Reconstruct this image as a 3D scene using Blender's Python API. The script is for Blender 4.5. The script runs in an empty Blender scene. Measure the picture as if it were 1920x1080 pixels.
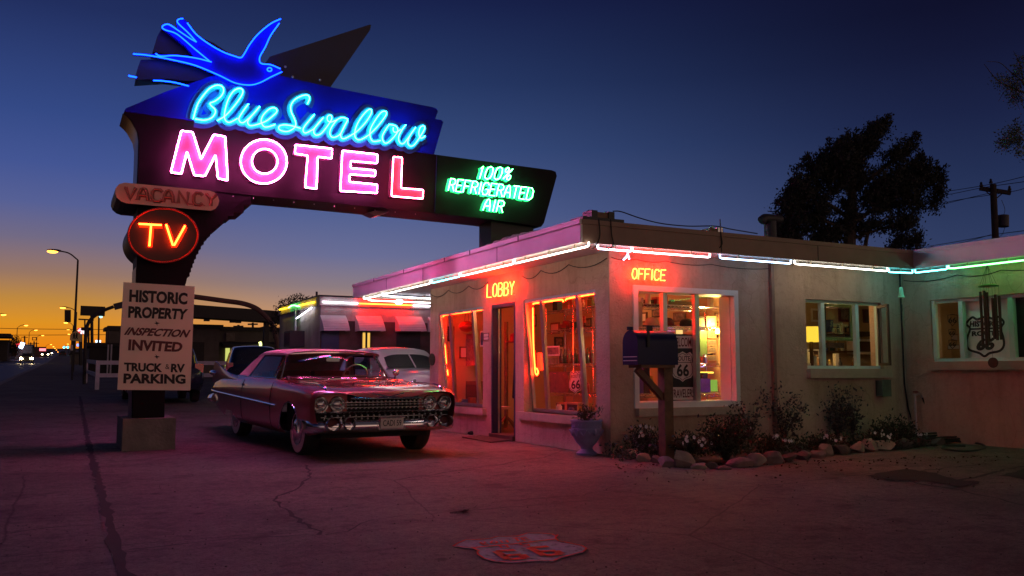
import bpy, bmesh, math, random
from mathutils import Vector, Matrix, noise
random.seed(7)
R = math.radians
sc = bpy.context.scene
COL = sc.collection
# ------------------------------------------------------------------ camera
FPX = 1636.0; HORY = 697.5; CAMH = 1.08
TH = math.atan((HORY-540)/FPX)
HD = math.atan((960-100)/(FPX*math.cos(TH)+(HORY-540)*math.sin(TH)))
cam = bpy.data.cameras.new("camera"); cam_o = bpy.data.objects.new("camera", cam); COL.objects.link(cam_o)
cam.lens = 36*FPX/1920; cam.sensor_width = 36; cam.clip_end = 6000; cam.clip_start = .05
cam_o.location = (0, 0, CAMH); cam_o.rotation_euler = (math.pi/2+TH, 0, -HD)
sc.camera = cam_o
# ------------------------------------------------------------------ exposure, world
sc.view_settings.view_transform = 'Standard'; sc.view_settings.look = 'None'
sc.view_settings.exposure = 0; sc.view_settings.gamma = 1
sc.render.engine = 'CYCLES'
sc.cycles.use_denoising = True
sc.cycles.max_bounces = 6; sc.cycles.diffuse_bounces = 3; sc.cycles.glossy_bounces = 3
sc.cycles.transparent_max_bounces = 12; sc.cycles.sample_clamp_indirect = 6
def lin(c):
    f = lambda v: (v/255/12.92) if v/255 <= .04045 else ((v/255+.055)/1.055)**2.4
    return tuple(f(v) for v in c)
wd = bpy.data.worlds.new("World"); sc.world = wd; wd.use_nodes = True
nt = wd.node_tree; N = nt.nodes; L = nt.links; N.clear()
def nd(tree, typ, **kw):
    n = tree.nodes.new(typ)
    for k, v in kw.items(): setattr(n, k, v)
    return n
tc = nd(nt, 'ShaderNodeTexCoord'); sp = nd(nt, 'ShaderNodeSeparateXYZ'); L.new(tc.outputs['Generated'], sp.inputs[0])
def wmath(op, a, b=None):
    m = nd(nt, 'ShaderNodeMath', operation=op)
    for i, v in enumerate((a, b)):
        if v is None: continue
        if isinstance(v, (int, float)): m.inputs[i].default_value = v
        else: L.new(v, m.inputs[i])
    return m.outputs[0]
az_ = wmath('ARCTAN2', wmath('ADD', sp.outputs[0], wmath('MULTIPLY', sp.outputs[1], .035)), sp.outputs[1])
azim = wmath('MAXIMUM', az_, wmath('MULTIPLY', az_, -.6))       # the glow reaches farther round to the south
elev = wmath('MULTIPLY', sp.outputs[2], 2.0)          # ramps run over z 0..0.5
def sky_ramp(stops):
    r = nd(nt, 'ShaderNodeValToRGB'); L.new(elev, r.inputs[0])
    e = r.color_ramp.elements
    for i, (z, c) in enumerate(stops):
        el = e[i] if i < 2 else e.new(z*2)
        el.position = z*2; el.color = lin(c)+(1,)
    return r.outputs[0]
west = sky_ramp([(0, (236,98,10)), (.02, (240,130,15)), (.05, (222,146,34)), (.075, (190,136,64)), (.10, (152,118,100)), (.135, (114,106,132)), (.17, (86,96,149)), (.21, (67,85,147)), (.26, (52,73,133)), (.36, (33,46,94)), (.5, (19,26,65))])
mid = sky_ramp([(0, (206,112,46)), (.045, (224,150,84)), (.07, (182,142,120)), (.095, (140,124,130)), (.13, (106,110,149)), (.18, (81,96,145)), (.25, (56,77,126)), (.32, (39,57,102)), (.40, (25,35,77)), (.5, (15,20,57))])
east = sky_ramp([(0, (67,73,108)), (.10, (52,65,102)), (.15, (44,57,94)), (.20, (35,47,83)), (.26, (26,34,68)), (.32, (19,23,52)), (.36, (15,17,43)), (.45, (14,13,39)), (.5, (12,11,34))])
def wstep(a, b):
    m = nd(nt, 'ShaderNodeMapRange'); m.interpolation_type = 'SMOOTHSTEP'
    L.new(azim, m.inputs[0]); m.inputs[1].default_value = a; m.inputs[2].default_value = b
    return m.outputs[0]
def wmix(f, a, b):
    m = nd(nt, 'ShaderNodeMix', data_type='RGBA'); L.new(f, m.inputs[0]); L.new(a, m.inputs[6]); L.new(b, m.inputs[7]); return m.outputs[2]
behind = sky_ramp([(0, (224,178,158)), (.12, (212,168,151)), (.25, (174,138,127)), (.36, (126,101,97)), (.5, (54,46,52))])   # unseen sky behind the viewer, made over-bright as added pinkish frontal fill
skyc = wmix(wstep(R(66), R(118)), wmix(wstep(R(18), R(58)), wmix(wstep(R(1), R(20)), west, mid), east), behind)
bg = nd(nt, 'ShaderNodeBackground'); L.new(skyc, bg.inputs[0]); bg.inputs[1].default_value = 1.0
wo = nd(nt, 'ShaderNodeOutputWorld'); L.new(bg.outputs[0], wo.inputs[0])
# ------------------------------------------------------------------ picture -> place helpers (rays cut with real planes)
def ray(px, py):
    r = px-960; u = 540-py
    fh = FPX*math.cos(TH)-u*math.sin(TH); z = FPX*math.sin(TH)+u*math.cos(TH)
    return Vector((fh*math.sin(HD)+r*math.cos(HD), fh*math.cos(HD)-r*math.sin(HD), z))
def on_y(px, py, Y): d = ray(px, py); return Vector((0, 0, CAMH))+d*(Y/d.y)
def on_x(px, py, X): d = ray(px, py); return Vector((0, 0, CAMH))+d*(X/d.x)
def on_z(px, py, Z=0.): d = ray(px, py); return Vector((0, 0, CAMH))+d*((Z-CAMH)/d.z)
def smooth(a, b, t):
    t = min(1, max(0, (t-a)/(b-a))); return t*t*(3-2*t)
def gz(X, Y):
    if Y < 11: z = 0
    elif Y < 14: z = .02*(Y-11)**2/6
    elif Y < 150: z = .03+.018*(Y-14)
    else: z = .03+.018*136+.0235*(Y-150)
    if Y < 30: z *= 1-smooth(4.6, 6.0, X)*(1-smooth(17, 21, Y))
    if X < -8: z *= 1.0
    return z
def ground_at(px, dist):
    """point on the ground in the direction of picture column px, dist metres along +Y"""
    d = ray(px, HORY); k = dist/d.y
    return Vector((d.x*k, dist, gz(d.x*k, dist)))
def z_at(py, px, P):
    """height at the place P that is seen at picture row py"""
    d = ray(px, py); return CAMH+d.z*(P.y/d.y)
# ------------------------------------------------------------------ materials
def princ(name):
    m = bpy.data.materials.new(name); m.use_nodes = True
    return m, m.node_tree, m.node_tree.nodes['Principled BSDF']
def mat(name, col, rough=.6, metal=0., var=.18, scale=6., bump=0., bscale=60., coat=0., spec=.5, detail=6, obj=True):
    m, t, b = princ(name)
    b.inputs['Roughness'].default_value = rough; b.inputs['Metallic'].default_value = metal
    b.inputs['Coat Weight'].default_value = coat; b.inputs['Specular IOR Level'].default_value = spec
    b.inputs['Base Color'].default_value = tuple(col)+(1,)
    co = nd(t, 'ShaderNodeTexCoord')
    if var > 0:
        nz = nd(t, 'ShaderNodeTexNoise'); nz.inputs['Scale'].default_value = scale; nz.inputs['Detail'].default_value = detail
        t.links.new(co.outputs['Object'], nz.inputs['Vector'])
        mx = nd(t, 'ShaderNodeMix', data_type='RGBA')
        mr = nd(t, 'ShaderNodeMapRange'); mr.inputs[1].default_value = .3; mr.inputs[2].default_value = .7
        t.links.new(nz.outputs['Fac'], mr.inputs[0]); t.links.new(mr.outputs[0], mx.inputs[0])
        mx.inputs[6].default_value = tuple(c*(1-var) for c in col)+(1,)
        mx.inputs[7].default_value = tuple(min(1, c*(1+var)) for c in col)+(1,)
        t.links.new(mx.outputs[2], b.inputs['Base Color'])
        rr = nd(t, 'ShaderNodeMapRange'); rr.inputs[3].default_value = max(0, rough-.08); rr.inputs[4].default_value = min(1, rough+.08)
        t.links.new(nz.outputs['Fac'], rr.inputs[0]); t.links.new(rr.outputs[0], b.inputs['Roughness'])
    if bump > 0:
        n2 = nd(t, 'ShaderNodeTexNoise'); n2.inputs['Scale'].default_value = bscale; n2.inputs['Detail'].default_value = 5
        t.links.new(co.outputs['Object'], n2.inputs['Vector'])
        bp = nd(t, 'ShaderNodeBump'); bp.inputs['Strength'].default_value = bump; bp.inputs['Distance'].default_value = .02
        t.links.new(n2.outputs['Fac'], bp.inputs['Height']); t.links.new(bp.outputs[0], b.inputs['Normal'])
    return m
def em(name, rgb):
    s = max(rgb); m = bpy.data.materials.new(name); m.use_nodes = True; t = m.node_tree; t.nodes.clear()
    e = nd(t, 'ShaderNodeEmission'); e.inputs[0].default_value = tuple(c/s for c in rgb)+(1,); e.inputs[1].default_value = s
    o = nd(t, 'ShaderNodeOutputMaterial'); t.links.new(e.outputs[0], o.inputs[0]); return m
def glass(name, tint=(1, 1, 1), refl=1.0, rough=.02):
    m = bpy.data.materials.new(name); m.use_nodes = True; t = m.node_tree; t.nodes.clear()
    tr = nd(t, 'ShaderNodeBsdfTransparent'); tr.inputs[0].default_value = tuple(tint)+(1,)
    gl = nd(t, 'ShaderNodeBsdfGlossy'); gl.inputs['Roughness'].default_value = rough
    ge = nd(t, 'ShaderNodeNewGeometry'); dt = nd(t, 'ShaderNodeVectorMath', operation='DOT_PRODUCT')
    t.links.new(ge.outputs['Incoming'], dt.inputs[0]); t.links.new(ge.outputs['Normal'], dt.inputs[1])
    def ma(op, a, b=None):
        n = nd(t, 'ShaderNodeMath', operation=op)
        for i, v in enumerate((a, b)):
            if isinstance(v, (int, float)): n.inputs[i].default_value = v
            elif v is not None: t.links.new(v, n.inputs[i])
        return n.outputs[0]
    sch = ma('ADD', ma('MULTIPLY', ma('POWER', ma('SUBTRACT', 1.0, ma('ABSOLUTE', dt.outputs['Value'])), 5.0), .96), .04)
    mu = nd(t, 'ShaderNodeMath', operation='MULTIPLY'); t.links.new(sch, mu.inputs[0]); mu.inputs[1].default_value = refl; mu.use_clamp = True
    mx = nd(t, 'ShaderNodeMixShader'); t.links.new(mu.outputs[0], mx.inputs[0]); t.links.new(tr.outputs[0], mx.inputs[1]); t.links.new(gl.outputs[0], mx.inputs[2])
    o = nd(t, 'ShaderNodeOutputMaterial'); t.links.new(mx.outputs[0], o.inputs[0]); return m
M = {}
# ------------------------------------------------------------------ mesh builder
class MB:
    def __init__(s): s.v = []; s.f = []
    def add(s, vs, fs):
        o = len(s.v); s.v += [tuple(v) for v in vs]; s.f += [tuple(i+o for i in f) for f in fs]; return s
    def box(s, x0, x1, y0, y1, z0, z1, T=None):
        if x0 > x1: x0, x1 = x1, x0
        if y0 > y1: y0, y1 = y1, y0
        if z0 > z1: z0, z1 = z1, z0
        vs = [Vector(p) for p in ((x0,y0,z0),(x1,y0,z0),(x1,y1,z0),(x0,y1,z0),(x0,y0,z1),(x1,y0,z1),(x1,y1,z1),(x0,y1,z1))]
        if T: vs = [T @ v for v in vs]
        return s.add(vs, [(3,2,1,0),(4,5,6,7),(0,1,5,4),(1,2,6,5),(2,3,7,6),(3,0,4,7)])
    def bar(s, a, b, w, h=None):
        """square bar from a to b"""
        h = h or w; a = Vector(a); b = Vector(b); d = (b-a)
        q = d.to_track_quat('Z', 'Y').to_matrix().to_4x4(); T = Matrix.Translation(a) @ q
        return s.box(-w/2, w/2, -h/2, h/2, 0, d.length, T)
    def prism(s, pts, vec):
        """closed polygon (3d points) extruded by vec"""
        n = len(pts); v = Vector(vec); a = [Vector(p) for p in pts]
        return s.add(a+[p+v for p in a], [tuple(range(n))[::-1], tuple(range(n, 2*n))]+[(i, (i+1) % n, n+(i+1) % n, n+i) for i in range(n)])
    def poly(s, pts): return s.add(pts, [tuple(range(len(pts)))])
    def tube(s, pts, r, n=6, closed=False, cap=True):
        pts = [Vector(p) for p in pts]; P = [pts[0]]
        for p in pts[1:]:
            if (p-P[-1]).length > 1e-5: P.append(p)
        if len(P) < 2: return s
        if closed and (P[0]-P[-1]).length < 1e-4: P.pop()
        m = len(P); rs = r if isinstance(r, (list, tuple)) else [r]*m
        if len(rs) != m: rs = [rs[0]+(rs[-1]-rs[0])*i/(m-1) for i in range(m)]
        def tan(i):
            a = P[(i-1) % m] if (closed or i > 0) else P[i]; b = P[(i+1) % m] if (closed or i < m-1) else P[i]
            d = b-a; return d.normalized() if d.length > 1e-9 else Vector((0, 0, 1))
        t0 = tan(0); up = Vector((0, 0, 1)) if abs(t0.z) < .9 else Vector((1, 0, 0))
        nrm = (up-t0*up.dot(t0)).normalized(); vs = []
        for i in range(m):
            t = tan(i); nrm = nrm-t*nrm.dot(t)
            nrm = nrm.normalized() if nrm.length > 1e-6 else t.orthogonal().normalized()
            bn = t.cross(nrm)
            vs += [P[i]+(nrm*math.cos(2*math.pi*k/n)+bn*math.sin(2*math.pi*k/n))*rs[i] for k in range(n)]
        fs = []
        for i in range(m if closed else m-1):
            j = (i+1) % m
            fs += [(i*n+k, i*n+(k+1) % n, j*n+(k+1) % n, j*n+k) for k in range(n)]
        if cap and not closed: fs += [tuple(range(n))[::-1], tuple((m-1)*n+k for k in range(n))]
        return s.add(vs, fs)
    def lathe(s, prof, n=24, T=None):
        """profile [(r, z)...] about z"""
        vs = []
        for r, z in prof: vs += [Vector((r*math.cos(2*math.pi*k/n), r*math.sin(2*math.pi*k/n), z)) for k in range(n)]
        if T: vs = [T @ v for v in vs]
        m = len(prof); fs = [(i*n+k, i*n+(k+1) % n, (i+1)*n+(k+1) % n, (i+1)*n+k) for i in range(m-1) for k in range(n)]
        fs += [tuple(range(n))[::-1], tuple((m-1)*n+k for k in range(n))]
        return s.add(vs, fs)
    def grid(s, rows):
        n = len(rows[0]); vs = [p for r in rows for p in r]
        return s.add(vs, [(i*n+j, i*n+j+1, (i+1)*n+j+1, (i+1)*n+j) for i in range(len(rows)-1) for j in range(n-1)])
    def ball(s, c, rx, ry=None, rz=None, n=12, m=8, T=None):
        ry = ry or rx; rz = rz or rx; c = Vector(c)
        prof = [(math.sin(math.pi*(i+.001)/(m)), -math.cos(math.pi*i/m)) for i in range(m+1)]
        vs = []
        for r, z in prof:
            vs += [Vector((r*math.cos(2*math.pi*k/n)*rx, r*math.sin(2*math.pi*k/n)*ry, z*rz)) for k in range(n)]
        vs = [(T @ v if T else v)+c for v in vs]
        return s.add(vs, [(i*n+k, i*n+(k+1) % n, (i+1)*n+(k+1) % n, (i+1)*n+k) for i in range(m) for k in range(n)])
    def ribbon(s, pts, w, nrm=(0, 0, 1), closed=False):
        pts = [Vector(p) for p in pts]; nrm = Vector(nrm); m = len(pts); rows = []
        for i in range(m):
            a = pts[(i-1) % m] if (closed or i > 0) else pts[i]; b = pts[(i+1) % m] if (closed or i < m-1) else pts[i]
            d = nrm.cross(b-a).normalized(); ww = (w[i] if isinstance(w, (list, tuple)) else w)/2
            rows.append([pts[i]+d*ww, pts[i]-d*ww])
        if closed: rows.append(rows[0])
        return s.grid(rows)
ORI = {}
def part(name, mb, m, parent=None, smooth_=False, label=None):
    me = bpy.data.meshes.new(name)
    o = ORI.get(parent.name, Vector((0, 0, 0))) if parent else Vector((0, 0, 0))
    vs = mb.v if o.length == 0 else [(v[0]-o.x, v[1]-o.y, v[2]-o.z) for v in mb.v]
    me.from_pydata(vs, [], mb.f); me.validate()
    bm = bmesh.new(); bm.from_mesh(me); bmesh.ops.recalc_face_normals(bm, faces=bm.faces); bm.to_mesh(me); bm.free()
    if smooth_:
        me.polygons.foreach_set('use_smooth', [True]*len(me.polygons))
    ob = bpy.data.objects.new(name, me); COL.objects.link(ob)
    me.materials.append(M[m] if isinstance(m, str) else m)
    if smooth_ and smooth_ != 'all':
        me.set_sharp_from_angle(angle=R(smooth_ if smooth_ is not True else 40))
    if parent: ob.parent = parent; ORI[ob.name] = o
    if label: ob['label'] = label
    return ob
def tag(o, label, cat, group=None):
    o['label'] = label; o['category'] = cat
    if group: o['group'] = group
    return o
def thing(name, label, cat, loc=(0, 0, 0), rot=(0, 0, 0), group=None, local=False):
    o = bpy.data.objects.new(name, None); COL.objects.link(o); o.empty_display_size = .2
    o.location = loc; o.rotation_euler = rot; tag(o, label, cat, group)
    ORI[o.name] = Vector((0, 0, 0)) if local else Vector(loc)
    return o
def single(name, mb, m, label, cat, group=None, smooth_=False):
    """a thing that is one mesh; origin at its base centre"""
    xs, ys, zs = zip(*mb.v); o = Vector(((min(xs)+max(xs))/2, (min(ys)+max(ys))/2, min(zs)))
    mb.v = [(v[0]-o.x, v[1]-o.y, v[2]-o.z) for v in mb.v]
    ob = part(name, mb, m, None, smooth_); ob.location = o; ORI[ob.name] = o
    return tag(ob, label, cat, group)
def struct(name, mb, m, smooth_=False, kind='structure'):
    o = part(name, mb, m, None, smooth_); o['kind'] = kind; return o
def copy_thing(o, label=None):
    c = o.copy(); COL.objects.link(c)
    ORI[c.name] = ORI.get(o.name, Vector())
    if label: c['label'] = label
    for ch in list(o.children):
        d = ch.copy(); COL.objects.link(d); d.parent = c
        for g in list(ch.children):
            e = g.copy(); COL.objects.link(e); e.parent = d
    return c
def spline(pts, k=6, closed=False):
    P = [Vector(p) for p in pts]; n = len(P); out = []
    for i in range(n if closed else n-1):
        p0 = P[(i-1) % n] if (closed or i > 0) else P[i]*2-P[i+1]; p1 = P[i]; p2 = P[(i+1) % n]
        p3 = P[(i+2) % n] if (closed or i < n-2) else p2*2-p1
        for j in range(k):
            t = j/k; out.append(.5*((2*p1)+(p2-p0)*t+(2*p0-5*p1+4*p2-p3)*t*t+(3*p1-p0-3*p2+p3)*t*t*t))
    if not closed: out.append(P[-1])
    return out
def roundpoly(pts, r=6, k=3):
    """2-d polygon with rounded corners"""
    P = [Vector((p[0], p[1])) for p in pts]; n = len(P); out = []
    for i in range(n):
        a, b, c = P[i-1], P[i], P[(i+1) % n]
        d1 = min(r, (a-b).length*.45); d2 = min(r, (c-b).length*.45)
        s = b+(a-b).normalized()*d1; e = b+(c-b).normalized()*d2
        for j in range(k+1):
            t = j/k; out.append(s*(1-t)**2+b*2*t*(1-t)+e*t*t)
    return out
# painted lettering with Blender's own font, laid on a quad (bottom-left, bottom-right, top-right, top-left)
def text_mb(txt, quad, lift=(0, 0, 0), bold=.0, sx=1., align=None):
    cu = bpy.data.curves.new('t', 'FONT'); cu.body = txt; cu.offset = bold; cu.resolution_u = 3; cu.space_character = sx
    if align: cu.align_x = align
    ob = bpy.data.objects.new('t', cu); COL.objects.link(ob)
    dg = bpy.context.evaluated_depsgraph_get(); dg.update()
    me = bpy.data.meshes.new_from_object(ob.evaluated_get(dg))
    vs = [v.co.copy() for v in me.vertices]; fs = [tuple(p.vertices) for p in me.polygons]
    bpy.data.objects.remove(ob); bpy.data.curves.remove(cu); bpy.data.meshes.remove(me)
    xs = [v.x for v in vs]; ys = [v.y for v in vs]; x0, x1, y0, y1 = min(xs), max(xs), min(ys), max(ys)
    A, B, C, D = [Vector(q) for q in quad]; l = Vector(lift); out = []
    for v in vs:
        u = (v.x-x0)/(x1-x0); w = (v.y-y0)/(y1-y0)
        out.append(A*(1-u)*(1-w)+B*u*(1-w)+C*u*w+D*(1-u)*w+l)
    return MB().add(out, fs)
# single-stroke letters for bent-tube lettering
SF = {'A': [[(0,0),(.1,.55),(.3,.92),(.5,1),(.7,.92),(.9,.55),(1,0)],[(.08,.4),(.92,.4)]],
 'B': [[(0,0),(0,1),(.6,1),(.9,.85),(.9,.65),(.6,.53),(0,.53)],[(.6,.53),(.98,.4),(.98,.14),(.65,0),(0,0)]],
 'C': [[(1,.82),(.75,1),(.25,1),(0,.75),(0,.25),(.25,0),(.75,0),(1,.18)]],
 'D': [[(0,0),(0,1),(.55,1),(.95,.75),(.95,.25),(.55,0),(0,0)]],
 'E': [[(1,1),(0,1),(0,0),(1,0)],[(0,.52),(.8,.52)]],
 'F': [[(1,1),(0,1),(0,0)],[(0,.52),(.8,.52)]],
 'G': [[(1,.82),(.75,1),(.25,1),(0,.75),(0,.25),(.25,0),(.75,0),(1,.2),(1,.45),(.55,.45)]],
 'I': [[(.5,0),(.5,1)]],
 'L': [[(0,1),(0,0),(1,0)]],
 'N': [[(0,0),(0,1),(1,0),(1,1)]],
 'O': [[(.5,1),(.15,.9),(0,.55),(0,.35),(.18,.08),(.5,0),(.82,.08),(1,.35),(1,.55),(.85,.9),(.5,1)]],
 'R': [[(0,0),(0,1),(.6,1),(.92,.85),(.92,.62),(.6,.5),(0,.5)],[(.5,.5),(1,0)]],
 'T': [[(0,1),(1,1)],[(.5,1),(.5,0)]],
 'V': [[(0,1),(.5,0),(1,1)]],
 'Y': [[(0,1),(.5,.5),(1,1)],[(.5,.5),(.5,0)]],
 '0': [[(.5,1),(.12,.9),(0,.55),(0,.4),(.12,.1),(.5,0),(.88,.1),(1,.4),(1,.55),(.88,.9),(.5,1)]],
 '1': [[(.2,.8),(.6,1),(.6,0)]],
 '%': [[(.25,1),(0,.85),(.05,.65),(.3,.6),(.5,.78),(.45,.95),(.25,1)],[(1,.9),(.05,.08)],[(.8,.4),(.55,.25),(.6,.05),(.85,0),(1.05,.15),(1,.35),(.8,.4)]]}
def strokes(txt, a, b, up, gap=.32):
    """strokes of a word: baseline from a to b (2-d), letter height vector up"""
    a = Vector(a); b = Vector(b); up = Vector(up); n = len(txt)
    wid = [.35 if c == 'I' else (.6 if c == '1' else 1) for c in txt]; tot = sum(wid)+gap*(n-1); x = 0; out = []
    for c, w in zip(txt, wid):
        for st in SF[c]:
            out.append([a+(b-a)*((x+p[0]*w)/tot)+up*p[1] for p in st])
        x += w+gap
    return out
# ------------------------------------------------------------------ materials list
def ground_mat():
    m, t, b = princ('concrete_lot')
    co = nd(t, 'ShaderNodeTexCoord')
    def noise_(s, d=6, r=.6):
        n = nd(t, 'ShaderNodeTexNoise'); n.inputs['Scale'].default_value = s; n.inputs['Detail'].default_value = d; n.inputs['Roughness'].default_value = r
        t.links.new(co.outputs['Object'], n.inputs['Vector']); return n.outputs['Fac']
    def ramp(f, stops):
        r = nd(t, 'ShaderNodeValToRGB'); t.links.new(f, r.inputs[0]); e = r.color_ramp.elements
        for i, (p, c) in enumerate(stops):
            q = e[i] if i < 2 else e.new(p); q.position = p; q.color = tuple(c)+(1,)
        return r.outputs[0]
    def mul(a, b_):
        m_ = nd(t, 'ShaderNodeMix', data_type='RGBA', blend_type='MULTIPLY'); m_.inputs[0].default_value = 1
        t.links.new(a, m_.inputs[6]); t.links.new(b_, m_.inputs[7]); return m_.outputs[2]
    c = ramp(noise_(.55, 8), [(.3, (.118, .100, .084)), (.7, (.255, .218, .182))])
    c = mul(c, ramp(noise_(11, 9, .78), [(.34, (.48, .47, .46)), (.56, (1, 1, 1))]))
    c = mul(c, ramp(noise_(38, 6, .8), [(.38, (.42, .41, .40)), (.5, (1, 1, 1)), (.6, (1, 1, 1)), (.68, (1.35, 1.3, 1.26))]))
    c = mul(c, ramp(noise_(2.2, 9, .75), [(.33, (.45, .43, .42)), (.47, (1, 1, 1))]))
    c = mul(c, ramp(noise_(150, 3, .6), [(.40, (.45, .45, .45)), (.50, (1, 1, 1)), (.66, (1, 1, 1)), (.74, (1.9, 1.8, 1.7))]))
    vo = nd(t, 'ShaderNodeTexVoronoi'); vo.inputs['Scale'].default_value = 1.3; t.links.new(co.outputs['Object'], vo.inputs['Vector'])
    c = mul(c, ramp(vo.outputs['Distance'], [(.03, (.30, .29, .28)), (.075, (1, 1, 1))]))
    vc = nd(t, 'ShaderNodeTexVoronoi', feature='DISTANCE_TO_EDGE'); vc.inputs['Scale'].default_value = .32
    wm = nd(t, 'ShaderNodeMix', data_type='VECTOR'); wm.inputs[0].default_value = .12; n4 = nd(t, 'ShaderNodeTexNoise'); n4.inputs['Scale'].default_value = 1.5; n4.inputs['Detail'].default_value = 8
    t.links.new(co.outputs['Object'], n4.inputs['Vector']); t.links.new(co.outputs['Object'], wm.inputs[4]); t.links.new(n4.outputs['Color'], wm.inputs[5]); t.links.new(wm.outputs[1], vc.inputs['Vector'])
    c = mul(c, ramp(vc.outputs['Distance'], [(.0, (.35, .33, .32)), (.0022, (1, 1, 1))]))
    t.links.new(c, b.inputs['Base Color']); b.inputs['Roughness'].default_value = .82
    b.inputs['Specular IOR Level'].default_value = .3
    bp = nd(t, 'ShaderNodeBump'); bp.inputs['Strength'].default_value = .35; bp.inputs['Distance'].default_value = .012
    t.links.new(noise_(45, 6, .7), bp.inputs['Height']); t.links.new(bp.outputs[0], b.inputs['Normal'])
    return m
M['ground'] = ground_mat()
def stucco_mat(name, col, rough):
    """hand trowelled stucco: patches, runs below the eaves and sills, splash dirt, hairline cracks"""
    m, t, b = princ(name); co = nd(t, 'ShaderNodeTexCoord'); b.inputs['Roughness'].default_value = rough; b.inputs['Specular IOR Level'].default_value = .25
    def nz(s, d=5, r=.55, sc=(1, 1, 1)):
        mp = nd(t, 'ShaderNodeMapping'); mp.inputs['Scale'].default_value = sc; t.links.new(co.outputs['Object'], mp.inputs[0])
        n = nd(t, 'ShaderNodeTexNoise'); n.inputs['Scale'].default_value = s; n.inputs['Detail'].default_value = d; n.inputs['Roughness'].default_value = r
        t.links.new(mp.outputs[0], n.inputs['Vector']); return n.outputs['Fac']
    def ramp(f, stops):
        r = nd(t, 'ShaderNodeValToRGB'); t.links.new(f, r.inputs[0]); e = r.color_ramp.elements
        for i, (p, c) in enumerate(stops):
            q = e[i] if i < 2 else e.new(p); q.position = p; q.color = tuple(c)+(1,)
        return r.outputs[0]
    def mul(a, c):
        x = nd(t, 'ShaderNodeMix', data_type='RGBA', blend_type='MULTIPLY'); x.inputs[0].default_value = 1; t.links.new(a, x.inputs[6]); t.links.new(c, x.inputs[7]); return x.outputs[2]
    c = ramp(nz(.9, 6), [(.32, tuple(v*.80 for v in col)), (.68, tuple(v*1.14 for v in col))])
    c = mul(c, ramp(nz(5, 6, .65, (1, 1, .14)), [(.30, (.82, .80, .78)), (.50, (1, 1, 1))]))
    c = mul(c, ramp(nz(14, 7, .7), [(.28, (.84, .82, .80)), (.48, (1, 1, 1))]))
    vo = nd(t, 'ShaderNodeTexVoronoi', feature='DISTANCE_TO_EDGE'); vo.inputs['Scale'].default_value = .9
    wn = nd(t, 'ShaderNodeMix', data_type='VECTOR'); wn.inputs[0].default_value = .22
    n3 = nd(t, 'ShaderNodeTexNoise'); n3.inputs['Scale'].default_value = 3; t.links.new(co.outputs['Object'], n3.inputs['Vector'])
    t.links.new(co.outputs['Object'], wn.inputs[4]); t.links.new(n3.outputs['Color'], wn.inputs[5]); t.links.new(wn.outputs[1], vo.inputs['Vector'])
    c = mul(c, ramp(vo.outputs['Distance'], [(.0, (.80, .78, .76)), (.004, (1, 1, 1))]))
    t.links.new(c, b.inputs['Base Color'])
    bp = nd(t, 'ShaderNodeBump'); bp.inputs['Strength'].default_value = .6; bp.inputs['Distance'].default_value = .02
    t.links.new(nz(34, 6, .65), bp.inputs['Height'])
    b2 = nd(t, 'ShaderNodeBump'); b2.inputs['Strength'].default_value = .5; b2.inputs['Distance'].default_value = .05
    t.links.new(nz(4, 3), b2.inputs['Height']); t.links.new(bp.outputs[0], b2.inputs['Normal']); t.links.new(b2.outputs[0], b.inputs['Normal'])
    return m
M['asphalt'] = mat('asphalt', (.05, .05, .052), .55, var=.35, scale=3, bump=.3, bscale=80)
M['kerb'] = mat('kerb_concrete', (.24, .22, .2), .85, var=.3, scale=4, bump=.3)
M['crack'] = mat('crack_dirt', (.02, .017, .015), .95, var=.4, scale=9)
M['patch'] = mat('dark_patch', (.012, .010, .009), .95, var=.5, scale=5, bump=.4)
M['stucco'] = stucco_mat('pink_beige_stucco', (.56, .39, .295), .9)
M['sill'] = mat('painted_sill', (.50, .38, .29), .8, var=.12, scale=5, bump=.3)
M['fascia'] = mat('fascia_metal', (.74, .68, .68), .42, var=.08, scale=2.5, bump=.12, bscale=4)
M['fascia_tan'] = mat('tan_fascia_boards', (.30, .195, .145), .75, var=.14, scale=3)
M['soffit'] = mat('white_soffit', (.66, .63, .60), .7, var=.06, scale=3)
M['roof'] = mat('roof_gravel', (.22, .2, .18), .95, var=.5, scale=25, bump=.9, bscale=30)
M['white'] = mat('white_paint', (.74, .72, .69), .5, var=.06)
M['sage'] = mat('pale_green_paint', (.60, .78, .74), .5, var=.06)
M['alu'] = mat('aluminium', (.55, .55, .56), .35, .9, var=.08)
M['black'] = mat('black_paint', (.012, .012, .014), .5, var=.2)
M['cable'] = mat('black_cable', (.012, .011, .011), .6, var=.2)
M['navy'] = mat('navy_paint', (.012, .016, .09), .4, var=.1)
M['plum'] = mat('plum_sign_panel', (.009, .003, .008), .6, var=.15, scale=3, spec=.14)
M['plumside'] = mat('worn_sign_edge', (.16, .10, .11), .38, .6, var=.35, scale=3)
M['bluepanel'] = mat('blue_sign_panel', (.006, .007, .33), .55, var=.08, scale=3, spec=.12)
M['bluebird'] = mat('bird_blue', (.010, .015, .5), .55, var=.05, spec=.15)
M['finpanel'] = mat('dark_blue_fin', (.016, .014, .035), .5, var=.2, scale=3)
M['letterpink'] = mat('pink_letter_face', (.125, .045, .092), .5, var=.04)
M['letterred'] = mat('red_letter_face', (.11, .038, .05), .5, var=.04)
M['lettercyan'] = mat('cyan_letter_face', (.008, .13, .17), .45, var=.05)
M['letterback'] = mat('pale_blue_backing', (.006, .055, .26), .5, var=.08)
M['deadtube'] = mat('unlit_red_tube', (.28, .035, .03), .2, var=.05, coat=.6)
M['vacface'] = mat('vacancy_face', (.82, .46, .40), .6, var=.1, scale=5)
M['tvface'] = mat('tv_face', (.007, .005, .005), .5, var=.1)
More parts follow.
